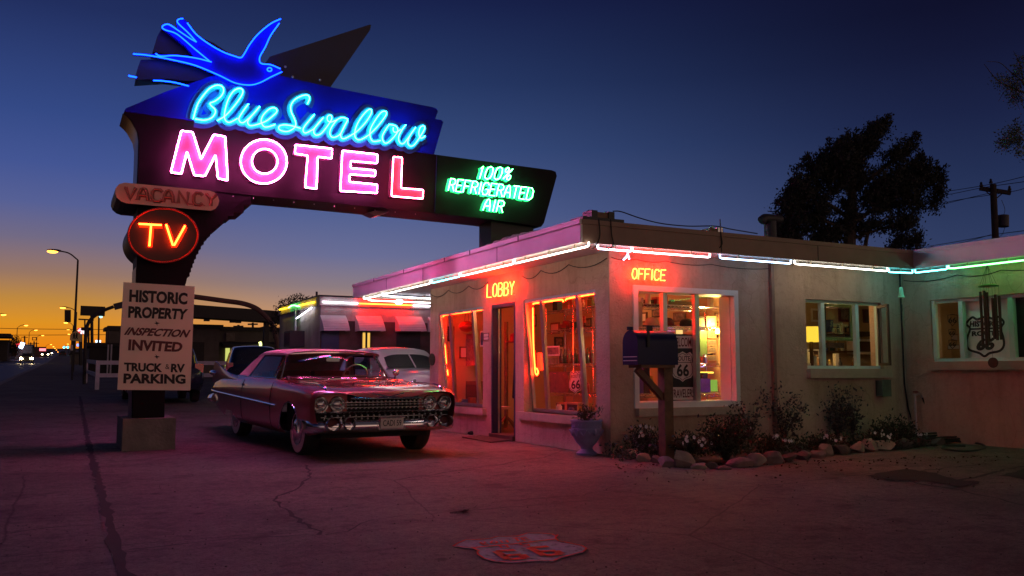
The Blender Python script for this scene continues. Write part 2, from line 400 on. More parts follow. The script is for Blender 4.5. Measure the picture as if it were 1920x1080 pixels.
M['redrim'] = mat('red_rim', (.24, .022, .018), .5, var=.05)
M['boardwhite'] = mat('board_cream', (.84, .73, .60), .6, var=.05, scale=2)
M['boardblack'] = mat('black_lettering', (.012, .011, .012), .6, var=.1)
M['boardmaroon'] = mat('maroon_lettering', (.10, .022, .025), .6, var=.1)
M['concrete'] = mat('rough_concrete', (.22, .19, .17), .9, var=.22, scale=5, bump=.5, bscale=30)
# ------------------------------------------------------------------ ground, road
def kx(Y): return -2.5+.0101*Y
def sheet(us, ys, lift):
    rows = []
    for Y in ys:
        rows.append([(kx(Y)+u, Y, gz(kx(Y)+u, Y)+(lift(u) if callable(lift) else lift)) for u in us])
    return MB().grid(rows)
YS = [-60, -20, -5]+[i*1.0 for i in range(0, 31)]+[32, 34, 37, 40, 45, 50, 60, 70, 80, 100, 125, 150, 180, 220, 300, 400, 550, 750, 1000, 1500]
US = [-900, -300, -100, -40, -20, -10, -7.31, -7.3, -4, -.16, -.15, -.02, 0, 1, 2, 4, 5.5]+[6.2+.25*i for i in range(13)]+[9.5, 10, 11, 13, 16, 20, 30, 60, 150, 400, 1200]
struct('ground', sheet(US, YS, lambda u: -.0 if (u >= -.02 or u <= -7.31) else -.14), 'ground')
struct('road', sheet([-7.25, -5, -3.6, -2, -.17], YS, -.12), 'asphalt')
struct('kerb', MB().grid([[(kx(Y)+u, Y, gz(kx(Y)+u, Y)+h) for u, h in ((-.165, -.15), (-.16, .0), (-.12, .012), (.14, .012), (.15, -.01))] for Y in YS]), 'kerb')
rl = MB()
for Y0 in range(14, 330, 12): rl.add(sheet([-3.72, -3.60], [Y0+i for i in range(0, 5)], -.115).v, sheet([-3.72, -3.60], [Y0+i for i in range(0, 5)], 0).f)
struct('road_marking', rl, mat('road_paint', (.55, .42, .08), .7, var=.3))
def on_ground(px, py):
    Z = 0
    for _ in range(12):
        P = on_z(px, py, Z); Z = gz(P.x, P.y)
    return P
def gline(pts, w, lift=.004, jit=.02, k=5):
    P = [on_ground(*p) for p in pts]; out = []
    for i in range(len(P)-1):
        n = max(2, int((P[i+1]-P[i]).length/.12))
        for j in range(n): out.append(P[i].lerp(P[i+1], j/n))
    out.append(P[-1]); rows = []
    o2 = []
    for i, p in enumerate(out):
        q = p+Vector((random.uniform(-jit, jit), random.uniform(-jit, jit), 0)); q.z = gz(q.x, q.y)+lift; o2.append(q)
    ws = [w*random.uniform(.45, 1.3) for _ in o2]
    return MB().ribbon(o2, ws)
cr = MB()
for pts, w, j in [
    ([(150,742),(158,790),(168,840),(186,905),(206,985),(222,1040),(236,1085)], .05, .012),
    ([(575,872),(583,893),(556,916),(514,935),(552,969),(604,1003)], .018, .03),
    ([(604,1003),(655,996),(690,975),(760,967),(845,961),(930,941),(1020,935),(1095,930),(1180,905)], .008, .03),
    ([(240,1032),(420,1012),(604,1003)], .010, .01),
    ([(845,961),(1000,948),(1180,932),(1330,918),(1470,908),(1640,888)], .010, .012),
    ([(0,1003),(90,990),(200,982)], .010, .015),
    ([(0,900),(80,893),(180,885)], .008, .015),
    ([(1640,888),(1720,907),(1800,920),(1935,950)], .022, .03),
    ([(1700,886),(1760,880),(1830,872),(1935,880)], .02, .04),
    ([(1780,905),(1840,893),(1890,880),(1935,873)], .03, .03),
    ([(930,899),(1010,893),(1100,886)], .008, .03),
    ([(300,845),(350,851),(430,853),(540,862)], .012, .02)]:
    r = gline(pts, w*1.7, .004, j); cr.add(r.v, r.f)
struct('ground_cracks', cr, 'crack')
pm = MB()
for pts in [[(1622,893),(1700,880),(1752,888),(1790,900),(1842,905),(1800,915),(1730,902),(1670,903)],
            [(1880,893),(1925,880),(1990,890),(1990,902),(1930,902)],
            [(862,960),(874,957),(880,961),(868,964)]]:
    P = []
    n = len(pts)
    for i in range(n):
        a, b = on_ground(*pts[i]), on_ground(*pts[(i+1) % n])
        for j in range(6):
            q = a.lerp(b, j/6)+Vector((random.uniform(-.04, .04), random.uniform(-.04, .04), 0)); q.z = gz(q.x, q.y)+.008; P.append(q)
    pm.poly(P)
struct('pavement_patch', pm, 'patch')
# grit scattered on the lot: small stones nobody could count
gr = MB()
for i in range(420):
    px, py = random.uniform(0, 1920), random.uniform(850, 1078)
    p = on_ground(px, py)
    if p.y > 9 and p.x > 5.8: continue
    s = random.uniform(.002, .006); gr.ball(p+Vector((0, 0, s*.4)), s*random.uniform(.8, 1.6), s, s*.7, 5, 3)
struct('gravel', gr, M['crack'], kind='stuff')
# painted shield on the lot
def shield_px(x, y): return (820+x/6.4, 980+y/6.4)
so = [(190,288),(265,245),(350,210),(450,212),(560,205),(640,195),(730,172),(850,172),(960,168),(1020,152),(1080,132),(1250,134),(1380,145),(1418,165),(1445,152),(1415,190),(1450,225),(1600,255),(1740,285),(1790,320),(1750,355),(1600,395),(1470,430),(1390,465),(1200,460),(1000,475),(860,482),(700,470),(560,435),(490,390),(480,360),(500,345),(440,315),(330,302)]
P0 = [on_z(*shield_px(*p), .004) for p in so]
def worn_paint(name, col, lo, hi):
    m, t, b = princ(name); co = nd(t, 'ShaderNodeTexCoord'); b.inputs['Roughness'].default_value = .85; b.inputs['Specular IOR Level'].default_value = .2
    n = nd(t, 'ShaderNodeTexNoise'); n.inputs['Scale'].default_value = 16; n.inputs['Detail'].default_value = 9; n.inputs['Roughness'].default_value = .75
    t.links.new(co.outputs['Object'], n.inputs['Vector']); r = nd(t, 'ShaderNodeValToRGB'); t.links.new(n.outputs['Fac'], r.inputs[0])
    r.color_ramp.elements[0].position = lo; r.color_ramp.elements[0].color = (.16, .135, .122, 1); r.color_ramp.elements[1].position = hi; r.color_ramp.elements[1].color = tuple(col)+(1,)
    t.links.new(r.outputs[0], b.inputs['Base Color']); return m
M['shieldwhite'] = worn_paint('worn_white_road_paint', (.46, .42, .45), .36, .50)
M['shieldred'] = worn_paint('orange_red_road_paint', (.98, .10, .04), .30, .42)
shield_o = Vector((sum(p.x for p in P0)/len(P0), sum(p.y for p in P0)/len(P0), .004))
sh = thing('road_marking', 'white shield with orange Route 66 lettering painted on the bare lot', 'ground marking', shield_o)
part('shield_face', MB().poly(P0), 'shieldwhite', sh)
lt = MB()
def gst(pts, w, z=.009):
    lt.ribbon([on_z(*shield_px(*p), z) for p in pts], w*1.2)
gst([(410,300),(900,255),(1410,195)], .02)
for a in ([(930,325),(710,343)], [(710,343),(850,440)], [(850,440),(1065,420)], [(1065,420),(1010,380)], [(1010,380),(790,392)],
          [(1330,283),(1110,300)], [(1110,300),(1290,395)], [(1290,395),(1485,372)], [(1485,372),(1420,335)], [(1420,335),(1200,345)]): gst(a, .045)
for a in ([(510,235),(560,265)], [(510,235),(565,230),(580,245),(535,250),(615,262)], [(640,232),(665,218),(710,224),(720,240),(690,248),(650,244),(640,232)],
          [(755,212),(785,240),(850,234),(825,206)], [(895,186),(985,177)], [(938,182),(975,220)], [(1000,183),(1050,215),(1125,206)], [(1000,183),(1075,174)], [(1025,199),(1095,192)],
          [(745,275),(775,302),(855,294),(825,268)], [(1060,240),(985,248),(1010,262),(1090,258),(1110,275),(1030,282)]): gst(a, .014)
for i in range(len(so)): 
    if i % 1 == 0: lt.ribbon([P0[i]+Vector((0, 0, .005)), P0[(i+1) % len(so)]+Vector((0, 0, .005))], .012)
part('lettering', lt, 'shieldred', sh)
# ------------------------------------------------------------------ the big sign
YF, YB = 13.2, 13.95
def S(px, py, Y=YF): return on_y(px, py, Y)
NEON = {'pink': em('pink_neon', (122, 14, 54)), 'red': em('red_neon', (95, 7, 16)), 'cyan': em('cyan_neon', (.8, 26, 50)), 'blue': em('blue_neon', (.03, .50, 15)),
        'green': em('green_neon', (3, 48, 9)), 'orange': em('orange_neon', (240, 2.4, .3)), 'ruby': em('ruby_neon', (130, 1.7, .2)), 'tv': em('tv_neon', (62, 1.9, .2)),
        'white': em('white_neon', (11.2, 9.92, 8.32)), 'rosewhite': em('rose_white_neon', (12.8, 8.32, 8.64)), 'coolwhite': em('cool_white_neon', (8.5, 8.6, 10.4)), 'aqua': em('aqua_neon', (1.2, 9.0, 9.6)),
        'skyblue': em('sky_blue_neon', (4.2, 6.6, 10)), 'mint': em('mint_white_neon', (9.6, 9.2, 7.6)), 'leaf': em('leaf_green_neon', (1.6, 11.0, 2.2)), 'yellow': em('yellow_neon', (9, 6.0, .15)), 'violet': em('violet_neon', (3.0, 1.6, 9.0))}
sign = thing('motel_sign', 'tall plum coloured roadside sign with glowing swallow and MOTEL tubes', 'motel sign', (1.15, 13.55, 0))
def front(pts, Y=YF): return [S(p[0], p[1], Y) for p in pts]
DEP = YB-YF
# base and pylon
bx = on_y(228, 851, 13.0).x, on_y(328, 851, 13.0).x
part('concrete_base', MB().box(bx[0], bx[1], 13.0, 14.2, -.3, on_y(228, 786, 13.0).z), 'concrete', sign)
steps = [(456,384),(437,398),(426,405),(417,412),(409,420),(399,427),(393,434.5),(386,442.5),(381,450),(375.5,458),(371,467),(366.5,475.5),(363,485),(360,493),(357,501.5),(354.5,510),(351.5,518)]
edge = [(470,372),(470,378)]; px_, py_ = 470, 378
for sx, sy in steps:
    edge += [(px_+1.2, py_+1), (px_+1.2, sy), (sx, sy)]
    px_, py_ = sx, sy
pyl = [(258,340)]+[(400,340),(470,360)]+edge+[(349,530),(338,560),(325,620),(316,680),(309,740),(308,792),(249,792),(249,740),(252,640),(256,540)]
part('pylon', MB().prism(front(pyl, YF+.02), (0, DEP-.04, 0)), 'plum', sign)
# main panel
mainp = [(232,212),(236,206),(825,291),(1034,319),(1042,322),(1044,330),(1040,345),(1020,418),(1015,425),(920,411),(760,394),(600,378),(470,366),(258,343),(260,300),(261,264),(258,247),(252,236),(247,227),(240,219)]
body = part('main_panel', MB().prism(front(mainp), (0, DEP, 0)), 'plum', sign)
# worn metal edge strip on the left flank
fl = [(232,212),(240,219),(247,227),(252,236),(258,247),(261,264),(260,300),(258,343)]
part('edge_trim', MB().grid([[S(*p)+Vector((-.012, .01, 0)), S(*p)+Vector((-.012, DEP-.01, 0))] for p in fl]), 'plumside', sign, True)
part('edge_trim', MB().grid([[S(*p)+Vector((-.012, .03, 0)), S(*p)+Vector((-.012, DEP-.05, 0))] for p in [(257,500),(256,540),(252,640),(249,740),(249,792)]]), 'plumside', sign, True)
# upper blue panel: 6 cm proud of the plum panel
upp = [(233,208),(236,203),(310,172),(395,143),(470,128),(560,150),(618,163),(812,201),(819,204),(821,209),(816,223),(828,225),(831,229),(829,236),(814,289),(600,259),(420,234)]
part('script_panel', MB().prism(front(upp, YF-.03), (0, .34, 0)), 'bluepanel', sign)
part('script_panel', MB().prism(front(upp, YF-.03), (0, .30, 0)), 'finpanel', sign) if False else None
# arrow blade and its tail fins
part('arrow_blade', MB().prism(front([(693,46),(696,47),(694,56),(620,163),(560,155),(490,135),(506,106),(600,76)], YF+.05), (0, .3, 0)), 'finpanel', sign)
part('arrow_fin', MB().prism(front([(305,50),(295,68),(286,98),(330,104),(395,112),(430,100),(400,80),(350,60)], YF+.05), (0, .3, 0)), 'finpanel', sign)
part('arrow_fin', MB().prism(front([(264,112),(258,128),(255,150),(310,147),(352,152),(380,150),(425,138),(400,126),(350,114),(300,111)], YF+.05), (0, .3, 0)), 'finpanel', sign)
# the swallow
def Z1(p): return (200+p[0]/2.571, p[1]/2.571)
birdp = [(265,132),(278,116),(345,146),(335,100),(368,88),(392,108),(430,162),(490,208),(560,248),(620,270),(648,276),(665,256),(690,213),(730,163),(790,113),(838,90),(832,112),(790,172),(765,226),(740,270),(738,294),(750,306),(790,310),(838,330),(845,345),(800,372),(740,398),(690,410),(620,400),(540,362),(430,315),(330,292),(236,272),(130,262),(130,254),(240,262),(330,266),(420,272),(380,222)]
part('bird_panel', MB().prism(front([Z1(p) for p in birdp], YF-.10), (0, .07, 0)), 'bluebird', sign)
bird_lines = [[(128,260),(180,264),(240,273),(330,291),(430,316),(540,362),(620,400),(690,410),(740,398),(790,372),(845,346)],
 [(500,298),(420,232),(340,165),(285,145),(268,133),(275,122),(300,118),(345,147),(400,184),(433,203)],
 [(433,203),(395,160),(350,118),(340,102),(350,92),(369,90)],
 [(388,110),(430,164),(490,210),(560,250),(620,272),(648,278),(665,258),(690,215),(730,165),(790,115),(839,91)],
 [(832,112),(790,172),(765,226),(740,270),(737,295),(750,308),(790,312),(838,332)],
 [(235,258),(262,271),(330,268),(430,280),(506,299)],
 [(105,365),(145,373)], [(225,388),(270,390),(330,398),(396,415)]]
bt = MB()
for l in bird_lines:
    bt.tube(spline([S(*Z1(p), YF-.15) for p in l], 4), .0095, 5)
bt.tube([S(*Z1((785+11*math.cos(a*.6283), 335+9*math.sin(a*.6283))), YF-.15) for a in range(10)], .011, 5, True)
part('neon_tube', bt, NEON['blue'], sign, True)
# Blue Swallow script
def Z6(p): return (340+p[0]/7.385, 140+p[1]/7.385)
def Z7(p): return (560+p[0]/7.111, 160+p[1]/7.111)
scr6 = [[(165,610),(200,480),(240,380),(310,280),(400,185),(500,145),(570,170),(585,230),(550,300),(470,365),(400,395),(415,432),(465,480),(470,530),(430,590),(370,620),(300,630),(190,612)],
 [(500,635),(580,590),(650,530),(760,400),(840,280),(850,215),(800,190),(720,230),(650,340),(610,470),(595,570),(610,630),(650,660),(700,650),(780,605)],
 [(930,405),(860,500),(800,600),(810,650),(840,665),(880,650),(1000,540),(1085,440)], [(1085,440),(1000,540),(930,630),(920,670),(950,705),(1010,700),(1080,680)],
 [(1080,680),(1180,640),(1290,550),(1325,500),(1290,460),(1220,475),(1140,550),(1105,630),(1120,690),(1160,725),(1230,715),(1300,690)],
 [(1745,405),(1775,330),(1750,285),(1680,290),(1580,340),(1520,420),(1520,510),(1560,600),(1585,680),(1560,740),(1480,785),(1400,780),(1350,750),(1360,710),(1430,695),(1540,710),(1655,745)]]
scr7 = [[(210,390),(140,470),(70,560),(60,610),(90,635),(150,610),(210,570),(330,430)], [(330,430),(250,520),(205,590),(205,640),(240,665),(300,640),(370,560),(430,470),(442,420),(415,397),(383,422),(385,468),(420,488),(460,480),(520,455)],
 [(655,452),(590,430),(520,455),(450,540),(415,620),(430,680),(480,692),(560,640),(655,460)], [(655,460),(600,560),(562,650),(570,700),(610,710),(700,665)],
 [(700,665),(770,620),(880,510),(960,390),(970,335),(940,320),(880,370),(800,480),(755,590),(750,680),(790,725),(850,715),(940,660)],
 [(940,660),(1050,550),(1150,420),(1170,365),(1140,345),(1090,370),(1010,480),(955,590),(955,690),(990,745),(1050,745),(1095,735)],
 [(1210,522),(1160,590),(1115,680),(1130,750),(1170,770),(1230,730),(1300,650),(1322,590),(1290,540),(1210,522)], [(1262,560),(1260,600),(1280,625),(1315,618),(1360,590)],
 [(1430,525),(1380,590),(1335,680),(1340,750),(1380,780),(1430,740),(1560,560)], [(1560,560),(1490,660),(1455,750),(1470,800),(1510,810),(1560,770),(1640,650),(1680,570),(1662,540),(1620,565),(1602,640),(1622,700),(1660,695),(1685,672)]]
script = [[Z6(p) for p in l] for l in scr6]+[[Z7(p) for p in l] for l in scr7]
tb, fa, bk = MB(), MB(), MB()
def stroke_slab(mb, pts, w, y0, y1):
    """raised flat stroke on the panel: front face plus sides"""
    n = len(pts); A = []; B = []
    yj = [y0-.012*i/n*min(1, abs(y1-y0)/.02) for i in range(n)]
    for i in range(n):
        d = (pts[min(i+1, n-1)]-pts[max(i-1, 0)]); d = Vector((-d.z, 0, d.x)).normalized()*w/2
        A.append(pts[i]+d); B.append(pts[i]-d)
    for i in range(n-1):
        q = [Vector((p.x, y_, p.z)) for p, y_ in ((A[i], yj[i]), (B[i], yj[i]), (B[i+1], yj[i+1]), (A[i+1], yj[i+1]))]; k = [Vector((p.x, y1, p.z)) for p in (A[i], B[i], B[i+1], A[i+1])]
        mb.add(q+k, [(0, 1, 2, 3), (0, 3, 7, 4), (1, 5, 6, 2)])
for i, l in enumerate(script):
    sp_ = spline([S(p[0], p[1], YF-.125) for p in l], 5)
    tb.tube(sp_, .0088, 5)
    # painted letter bodies sit on the panel straight behind the tubes
    stroke_slab(fa, sp_, .095, YF-.075-.0006*i, YF-.03)
    stroke_slab(bk, sp_, .20, YF-.038-.0004*i, YF-.03)
part('script_backing', bk, 'letterback', sign)
part('script_face', fa, 'lettercyan', sign)
part('neon_script', tb, NEON['cyan'], sign, True)
# MOTEL letters
def Z4(p): return (300+p[0]/6.354, 230+p[1]/6.354)
def Z5(p): return (540+p[0]/6.621, 250+p[1]/6.621)
def circ(cx, cy, rx, ry, n=40): return [(cx+rx*math.cos(2*math.pi*i/n), cy+ry*math.sin(2*math.pi*i/n)) for i in range(n)]
let = [('M', [[Z4(p) for p in [(255,95),(390,112),(490,435),(640,142),(777,165),(807,688),(690,662),(662,382),(535,637),(408,625),(322,345),(255,607),(128,592)]]], 'pink', 'letterpink'),
 ('O', [[Z4(p) for p in circ(1237, 463, 275, 263)], [Z4(p) for p in circ(1247, 460, 152, 148)]], 'pink', 'letterpink'),
 ('T', [[Z5(p) for p in [(92,142),(548,190),(543,312),(368,290),(355,688),(212,670),(245,275),(85,252)]]], 'pink', 'letterpink'),
 ('E', [[Z5(p) for p in [(675,215),(1112,262),(1107,372),(780,343),(778,432),(1087,460),(1080,532),(768,508),(760,602),(1107,635),(1105,742),(650,715)]]], 'pink', 'letterpink'),
 ('L', [[Z5(p) for p in [(1308,290),(1417,300),(1403,680),(1680,702),(1672,812),(1285,780)]]], 'red', 'letterred')]
def fill_rings(rings, Y, mb):
    """flat face of a letter (outer ring, optional hole) at depth Y"""
    if len(rings) == 1: mb.poly([S(p[0], p[1], Y) for p in rings[0]])
    else:
        a, b = rings; n = len(a)
        mb.grid([[S(*a[i % n], Y), S(*b[i % n], Y)] for i in range(n+1)])
YT = YF-.17
def parallax(p, Y):
    q = S(p[0], p[1], YT); return Vector((q.x, Y, q.z))
back_tubes = MB()
for ch, rings, tm, fm in let:
    mb = MB(); n0 = 0
    for r in rings:
        rr = roundpoly(r, 1.6, 2) if ch != 'O' else r
        mb.grid([[parallax(p, YF-.12), parallax(p, YF)] for p in list(rr)+[rr[0]]])
    if len(rings) == 1: mb.poly([parallax(p, YF-.118) for p in roundpoly(rings[0], 1.6, 2)])
    else:
        a, b = rings; mb.grid([[parallax(a[i % 40], YF-.118), parallax(b[i % 40], YF-.118)] for i in range(41)])
    lo = part('letter', mb, fm, sign)
    t_ = MB()
    for r in rings:
        rr = roundpoly(r, 2.6, 3) if ch != 'O' else r
        t_.tube([parallax(p, YT) for p in rr], .0095, 6, True)
        back_tubes.tube([Vector((2*3.5-q.x, YB+.17, q.z)) for q in [parallax(p, YT) for p in rr]], .0115, 5, True)
    part('neon_tube', t_, NEON[tm], lo, True)
    proto_ = None
    for r in rings:
        n = len(r)
        for i in range(n):
            if ch == 'O' and i % 5: continue
            for f in ((.0,) if ch == 'O' else (.3, .7)):
                p = (r[i][0]*(1-f)+r[(i+1) % n][0]*f, r[i][1]*(1-f)+r[(i+1) % n][1]*f); a = parallax(p, YF-.118)
                if proto_ is None:
                    a0 = a; proto_ = part('tube_support', MB().box(a.x-.006, a.x+.006, YT+.010, YF-.118, a.z-.006, a.z+.006).box(a.x-.014, a.x+.014, YT-.013, YT+.012, a.z-.004, a.z+.004), 'alu', lo)
                else:
                    c_ = proto_.copy(); COL.objects.link(c_); c_.location = a-a0
part('reverse_lettering', back_tubes, NEON['pink'], sign, True)
bs = MB()
for l in script: bs.tube([Vector((2*3.6-q.x, YB+.15, q.z)) for q in spline([S(p[0], p[1], YF-.15) for p in l], 3)], .0105, 4)
part('reverse_script', bs, NEON['cyan'], sign, True)
# refrigerated air
def Z8(p): return (820+p[0]/9.6, 300+p[1]/9.6)
g1 = MB()
for st in strokes('100%', (715,335), (1295,362), (70,-222), .38)+strokes('REFRIGERATED', (195,548), (1700,722), (48,-214), .30)+strokes('AIR', (822,902), (1175,945), (48,-204), .38):
    pp = [S(*Z8((p.x, p.y)), YF-.10) for p in st]; g1.tube(pp, .0075, 5)
part('neon_lettering', g1, NEON['green'], sign, True)
g2 = MB()
for st in strokes('100%', (715,335), (1295,362), (70,-222), .38)+strokes('REFRIGERATED', (195,548), (1700,722), (48,-214), .30)+strokes('AIR', (822,902), (1175,945), (48,-204), .38):
    stroke_slab(g2, [S(*Z8((p.x, p.y)), YF-.1) for p in st], .045, YF-.012, YF-.001)
part('painted_lettering', g2, mat('aqua_lettering', (.08, .5, .42), .5, var=.05), sign)
# panel seam, vents and underside box
part('panel_seam', MB().tube([S(819,291,YF-.006), S(815,397,YF-.006)], .006, 5), mat('seam', (.02,.02,.2), .3, .5), sign)
# far post up from behind the lobby roof
pp = S(921, 408, YF+.15), S(1000, 418, YF+.15)
part('roof_post', MB().box(pp[0].x, pp[1].x, YF+.15, YB-.12, 2.5, pp[1].z+.35), 'black', sign)
# torn trim under the panel
part('loose_trim', MB().prism(front([(690,398),(735,388),(748,391),(720,400),(705,404)], YF+.25), (0, .3, 0)), 'plumside', sign)
part('curled_trim', MB().grid([[S(438,395,YF-.02), S(438,395,YF+.3)], [S(447,384,YF-.03), S(447,384,YF+.3)], [S(458,375,YF-.02), S(458,375,YF+.3)], [S(468,371,YF-.01), S(468,371,YF+.3)]]), 'plumside', sign, True)
# bolts along the panel
bo = MB()
for i in range(14):
    q = S(285+i*38, 353+i*38*.098, YF-.004); bo.ball(q, .009, .006, .009, 6, 4)
for a in ((535,125),(549,144),(600,150)): bo.ball(S(*a, YF-.04), .02, .012, .02, 8, 5)
part('bolt', bo, 'alu', sign)
# VACANCY lozenge, TV oval
def Z9(p): return (190+p[0]/5.683, 330+p[1]/5.683)
pill = [(250,70),(1150,155),(1205,172),(1240,210),(1257,262),(1245,312),(1215,350),(1165,370),(265,290),(210,270),(165,230),(148,185),(152,130),(190,85)]
vb = part('vacancy_box', MB().prism(front([Z9(p) for p in pill], YF-.16), (0, DEP+.30, 0)), 'black', sign)
part('vacancy_face', MB().poly(front([Z9(p) for p in pill], YF-.165)), 'vacface', vb)
vt, vw = MB(), MB()
for i, ch in enumerate('VACANCY'):
    x0 = [248,385,535,655,815,975,1105][i]; x1 = [355,490,640,760,912,1068,1215][i]; b0 = 238+(x0-248)*.083
    for st in strokes(ch, (x0, b0), (x1, b0+(x1-x0)*.083), (6, -126)):
        vt.tube([S(*Z9((p.x, p.y)), YF-.205) for p in st], .012, 6)
        stroke_slab(vw, [S(*Z9((p.x+7, p.y+6)), YF-.166) for p in st], .05, YF-.169, YF-.166)
    if i < 6: vt.tube([S(*Z9((x1, b0+8)), YF-.19), S(*Z9(([248,385,535,655,815,975,1105][i+1], b0+16)), YF-.19)], .006, 5)
part('painted_lettering', vw, mat('vacancy_red_paint', (.22, .045, .04), .6), vb)
part('unlit_tube', vt, 'deadtube', vb, True)
ov = [(657+372*math.cos(2*math.pi*i/56), 632+288*math.sin(2*math.pi*i/56)) for i in range(56)]
tvb = part('tv_oval', MB().prism(front([Z9(p) for p in ov], YF-.20), (0, DEP+.36, 0)), 'tvface', sign)
part('rim', MB().tube([S(*Z9(p), YF-.205) for p in ov], .014, 6, True), 'redrim', tvb, True)
tt, tf = MB(), MB()
for st in ([(398,510),(642,523)], [(530,520),(512,748)], [(690,515),(762,738),(775,740),(893,528)]):
    tt.tube([S(*Z9(p), YF-.27) for p in st], .0125, 6)
    stroke_slab(tf, [S(*Z9((p[0]+6, p[1]+14)), YF-.205) for p in st], .06, YF-.212, YF-.205)
part('painted_lettering', tf, mat('tv_orange_paint', (.5, .12, .02), .5), tvb)
part('neon_tube', tt, NEON['tv'], tvb, True)
# ------------------------------------------------------------------ HISTORIC PROPERTY board on the pylon
def bilin(c, u, v): return c[0]*(1-u)*(1-v)+c[1]*u*(1-v)+c[2]*u*v+c[3]*(1-u)*v
YH = YF-.06
nb = thing('notice_board', 'cream painted board reading HISTORIC PROPERTY on the sign pylon', 'sign board', S(290, 731, YH))
part('board', MB().prism(front([(220,731),(232,529),(365,537),(357,732)], YH), (0, .045, 0)), 'boardwhite', nb)
part('bracket', MB().prism(front([(224,722),(234,545),(250,545),(245,722)], YH+.045), (0, .05, 0)), 'black', nb)
def board_text(txt, q, m, bold=.012):
    part('lettering', text_mb(txt, [S(*p, YH-.004) for p in q], bold=bold), m, nb)
board_text('HISTORIC', [(242,566),(351,571.5),(352,549),(243,542.5)], 'boardblack', .045)
board_text('PROPERTY', [(240,596),(349,599.5),(353,579.5),(241,573.5)], 'boardblack', .045)
board_text('INSPECTION', [(232,628),(350,633),(358,618.5),(242,613.5)], 'boardmaroon', .04)
board_text('INVITED', [(240,657),(340,660),(344,642),(241.5,636)], 'boardmaroon', .045)
board_text('TRUCK', [(232.5,696),(304,698),(305,681.5),(232.5,679.5)], 'boardblack', .045)
board_text('&', [(310,692),(318,692.5),(318,683),(310,682.5)], 'boardblack', .0)
board_text('RV', [(320,698),(346,698.5),(347,682.5),(321,682)], 'boardblack', .045)
board_text('PARKING', [(231,719),(348,720),(348,702),(232,700)], 'boardblack', .045)
for y in (606, 669):
    part('ornament', MB().poly([S(*p, YH-.004) for p in [(291,y-5),(295,y-1.5),(300,y),(295,y+1.5),(295,y+5),(293,y+1.5),(289,y),(293,y-1.5)]]), 'boardblack', nb)
# ------------------------------------------------------------------ the office block
XW, YW, XI = 6.47, 9.59, 12.2
M['inwall'] = mat('cream_room_wall', (.52, .38, .20), .85, var=.06, scale=2)
M['infloor'] = mat('red_brown_floor', (.16, .07, .045), .6, var=.2)
M['wood'] = mat('brown_wood', (.15, .075, .035), .55, var=.3, scale=12)
M['glass'] = glass('window_glass', (.94, .95, .95), .9)
M['blind'] = mat('pale_blind', (.84, .90, .87), .7, var=.06, scale=5)
M['decal'] = mat('black_decal', (.012, .014, .013), .6)
M['green'] = mat('green_paint', (.10, .20, .07), .6, var=.1)
M['brown'] = mat('dark_brown', (.06, .028, .016), .6, var=.25)
M['maroon'] = mat('maroon_cloth', (.11, .018, .018), .9, var=.2)
M['cloth'] = mat('pale_cloth', (.45, .38, .30), .95, var=.15, scale=12)
M['blackcloth'] = mat('black_cloth', (.02, .02, .023), .95, var=.3)
M['card'] = mat('cardboard', (.34, .22, .12), .8, var=.12)
M['paper'] = mat('paper', (.66, .62, .55), .8, var=.05)
M['bottle'] = mat('brown_glass', (.07, .025, .01), .12, coat=.5, var=.1)
M['bottleg'] = mat('green_glass', (.02, .10, .03), .12, coat=.5, var=.1)
M['chromewire'] = mat('chrome_wire', (.7, .68, .66), .2, .95, var=.05)
M['pictures'] = mat('picture_print', (.16, .12, .09), .5, var=.7, scale=18)
bld = thing('motel_office', 'low pinkish stucco office block with neon tubes along its flat roof', 'motel office', (9, 12.5, 0))
def wall_holes(axis, c, u0, u1, z0, z1, holes, t):
    """wall on plane axis=c, thickness t to the inside (+), rectangular holes [(u0,u1,z0,z1)]"""
    us = sorted({u0, u1}|{h[0] for h in holes}|{h[1] for h in holes}); zs = sorted({z0, z1}|{h[2] for h in holes}|{h[3] for h in holes})
    mb = MB(); P = (lambda d, u, z: (c+d, u, z)) if axis == 'x' else (lambda d, u, z: (u, c+d, z))
    ins = lambda u, z: any(h[0] < u < h[1] and h[2] < z < h[3] for h in holes) or not (u0 < u < u1 and z0 < z < z1)
    for i in range(len(us)-1):
        for j in range(len(zs)-1):
            a, b, p, q = us[i], us[i+1], zs[j], zs[j+1]
            if ins((a+b)/2, (p+q)/2): continue
            for d in (0, t): mb.poly([P(d, a, p), P(d, b, p), P(d, b, q), P(d, a, q)])
            for (uu, vv, e0, e1) in ((a-1e-3, (p+q)/2, (a, p), (a, q)), (b+1e-3, (p+q)/2, (b, p), (b, q)), ((a+b)/2, p-1e-3, (a, p), (b, p)), ((a+b)/2, q+1e-3, (a, q), (b, q))):
                if ins(uu, vv): mb.poly([P(0, *e0), P(0, *e1), P(t, *e1), P(t, *e0)])
    return mb
LW = [(9.93, 11.97, .47, 2.2), (13.43, 15.37, .47, 2.2)]; DOOR = (12.25, 13.10, .06, 2.2)
part('wall', wall_holes('x', XW, YW+.003, 15.8, -.3, 2.70, LW+[DOOR], .17), 'stucco', bld, label='pinkish stucco lobby wall with two slanted shop windows')
OW = (6.90, 8.62, .66, 2.19); W2 = (10.02, 11.68, 1.13, 2.18)
part('wall', wall_holes('y', YW, XW+.003, XI-.003, -.3, 2.70, [OW, W2], .24), 'stucco', bld, label='stucco wall beneath the OFFICE sign')
W3 = (6.6, 9.1, 1.24, 2.2)
part('wall', wall_holes('x', XI, 1.0, YW+.24, -.3, 2.70, [W3], .24), 'stucco', bld, label='stucco wall of the right hand wing')
part('wall', MB().box(XW+.171, 18, 15.55, 15.798, -.3, 2.70), 'stucco', bld)
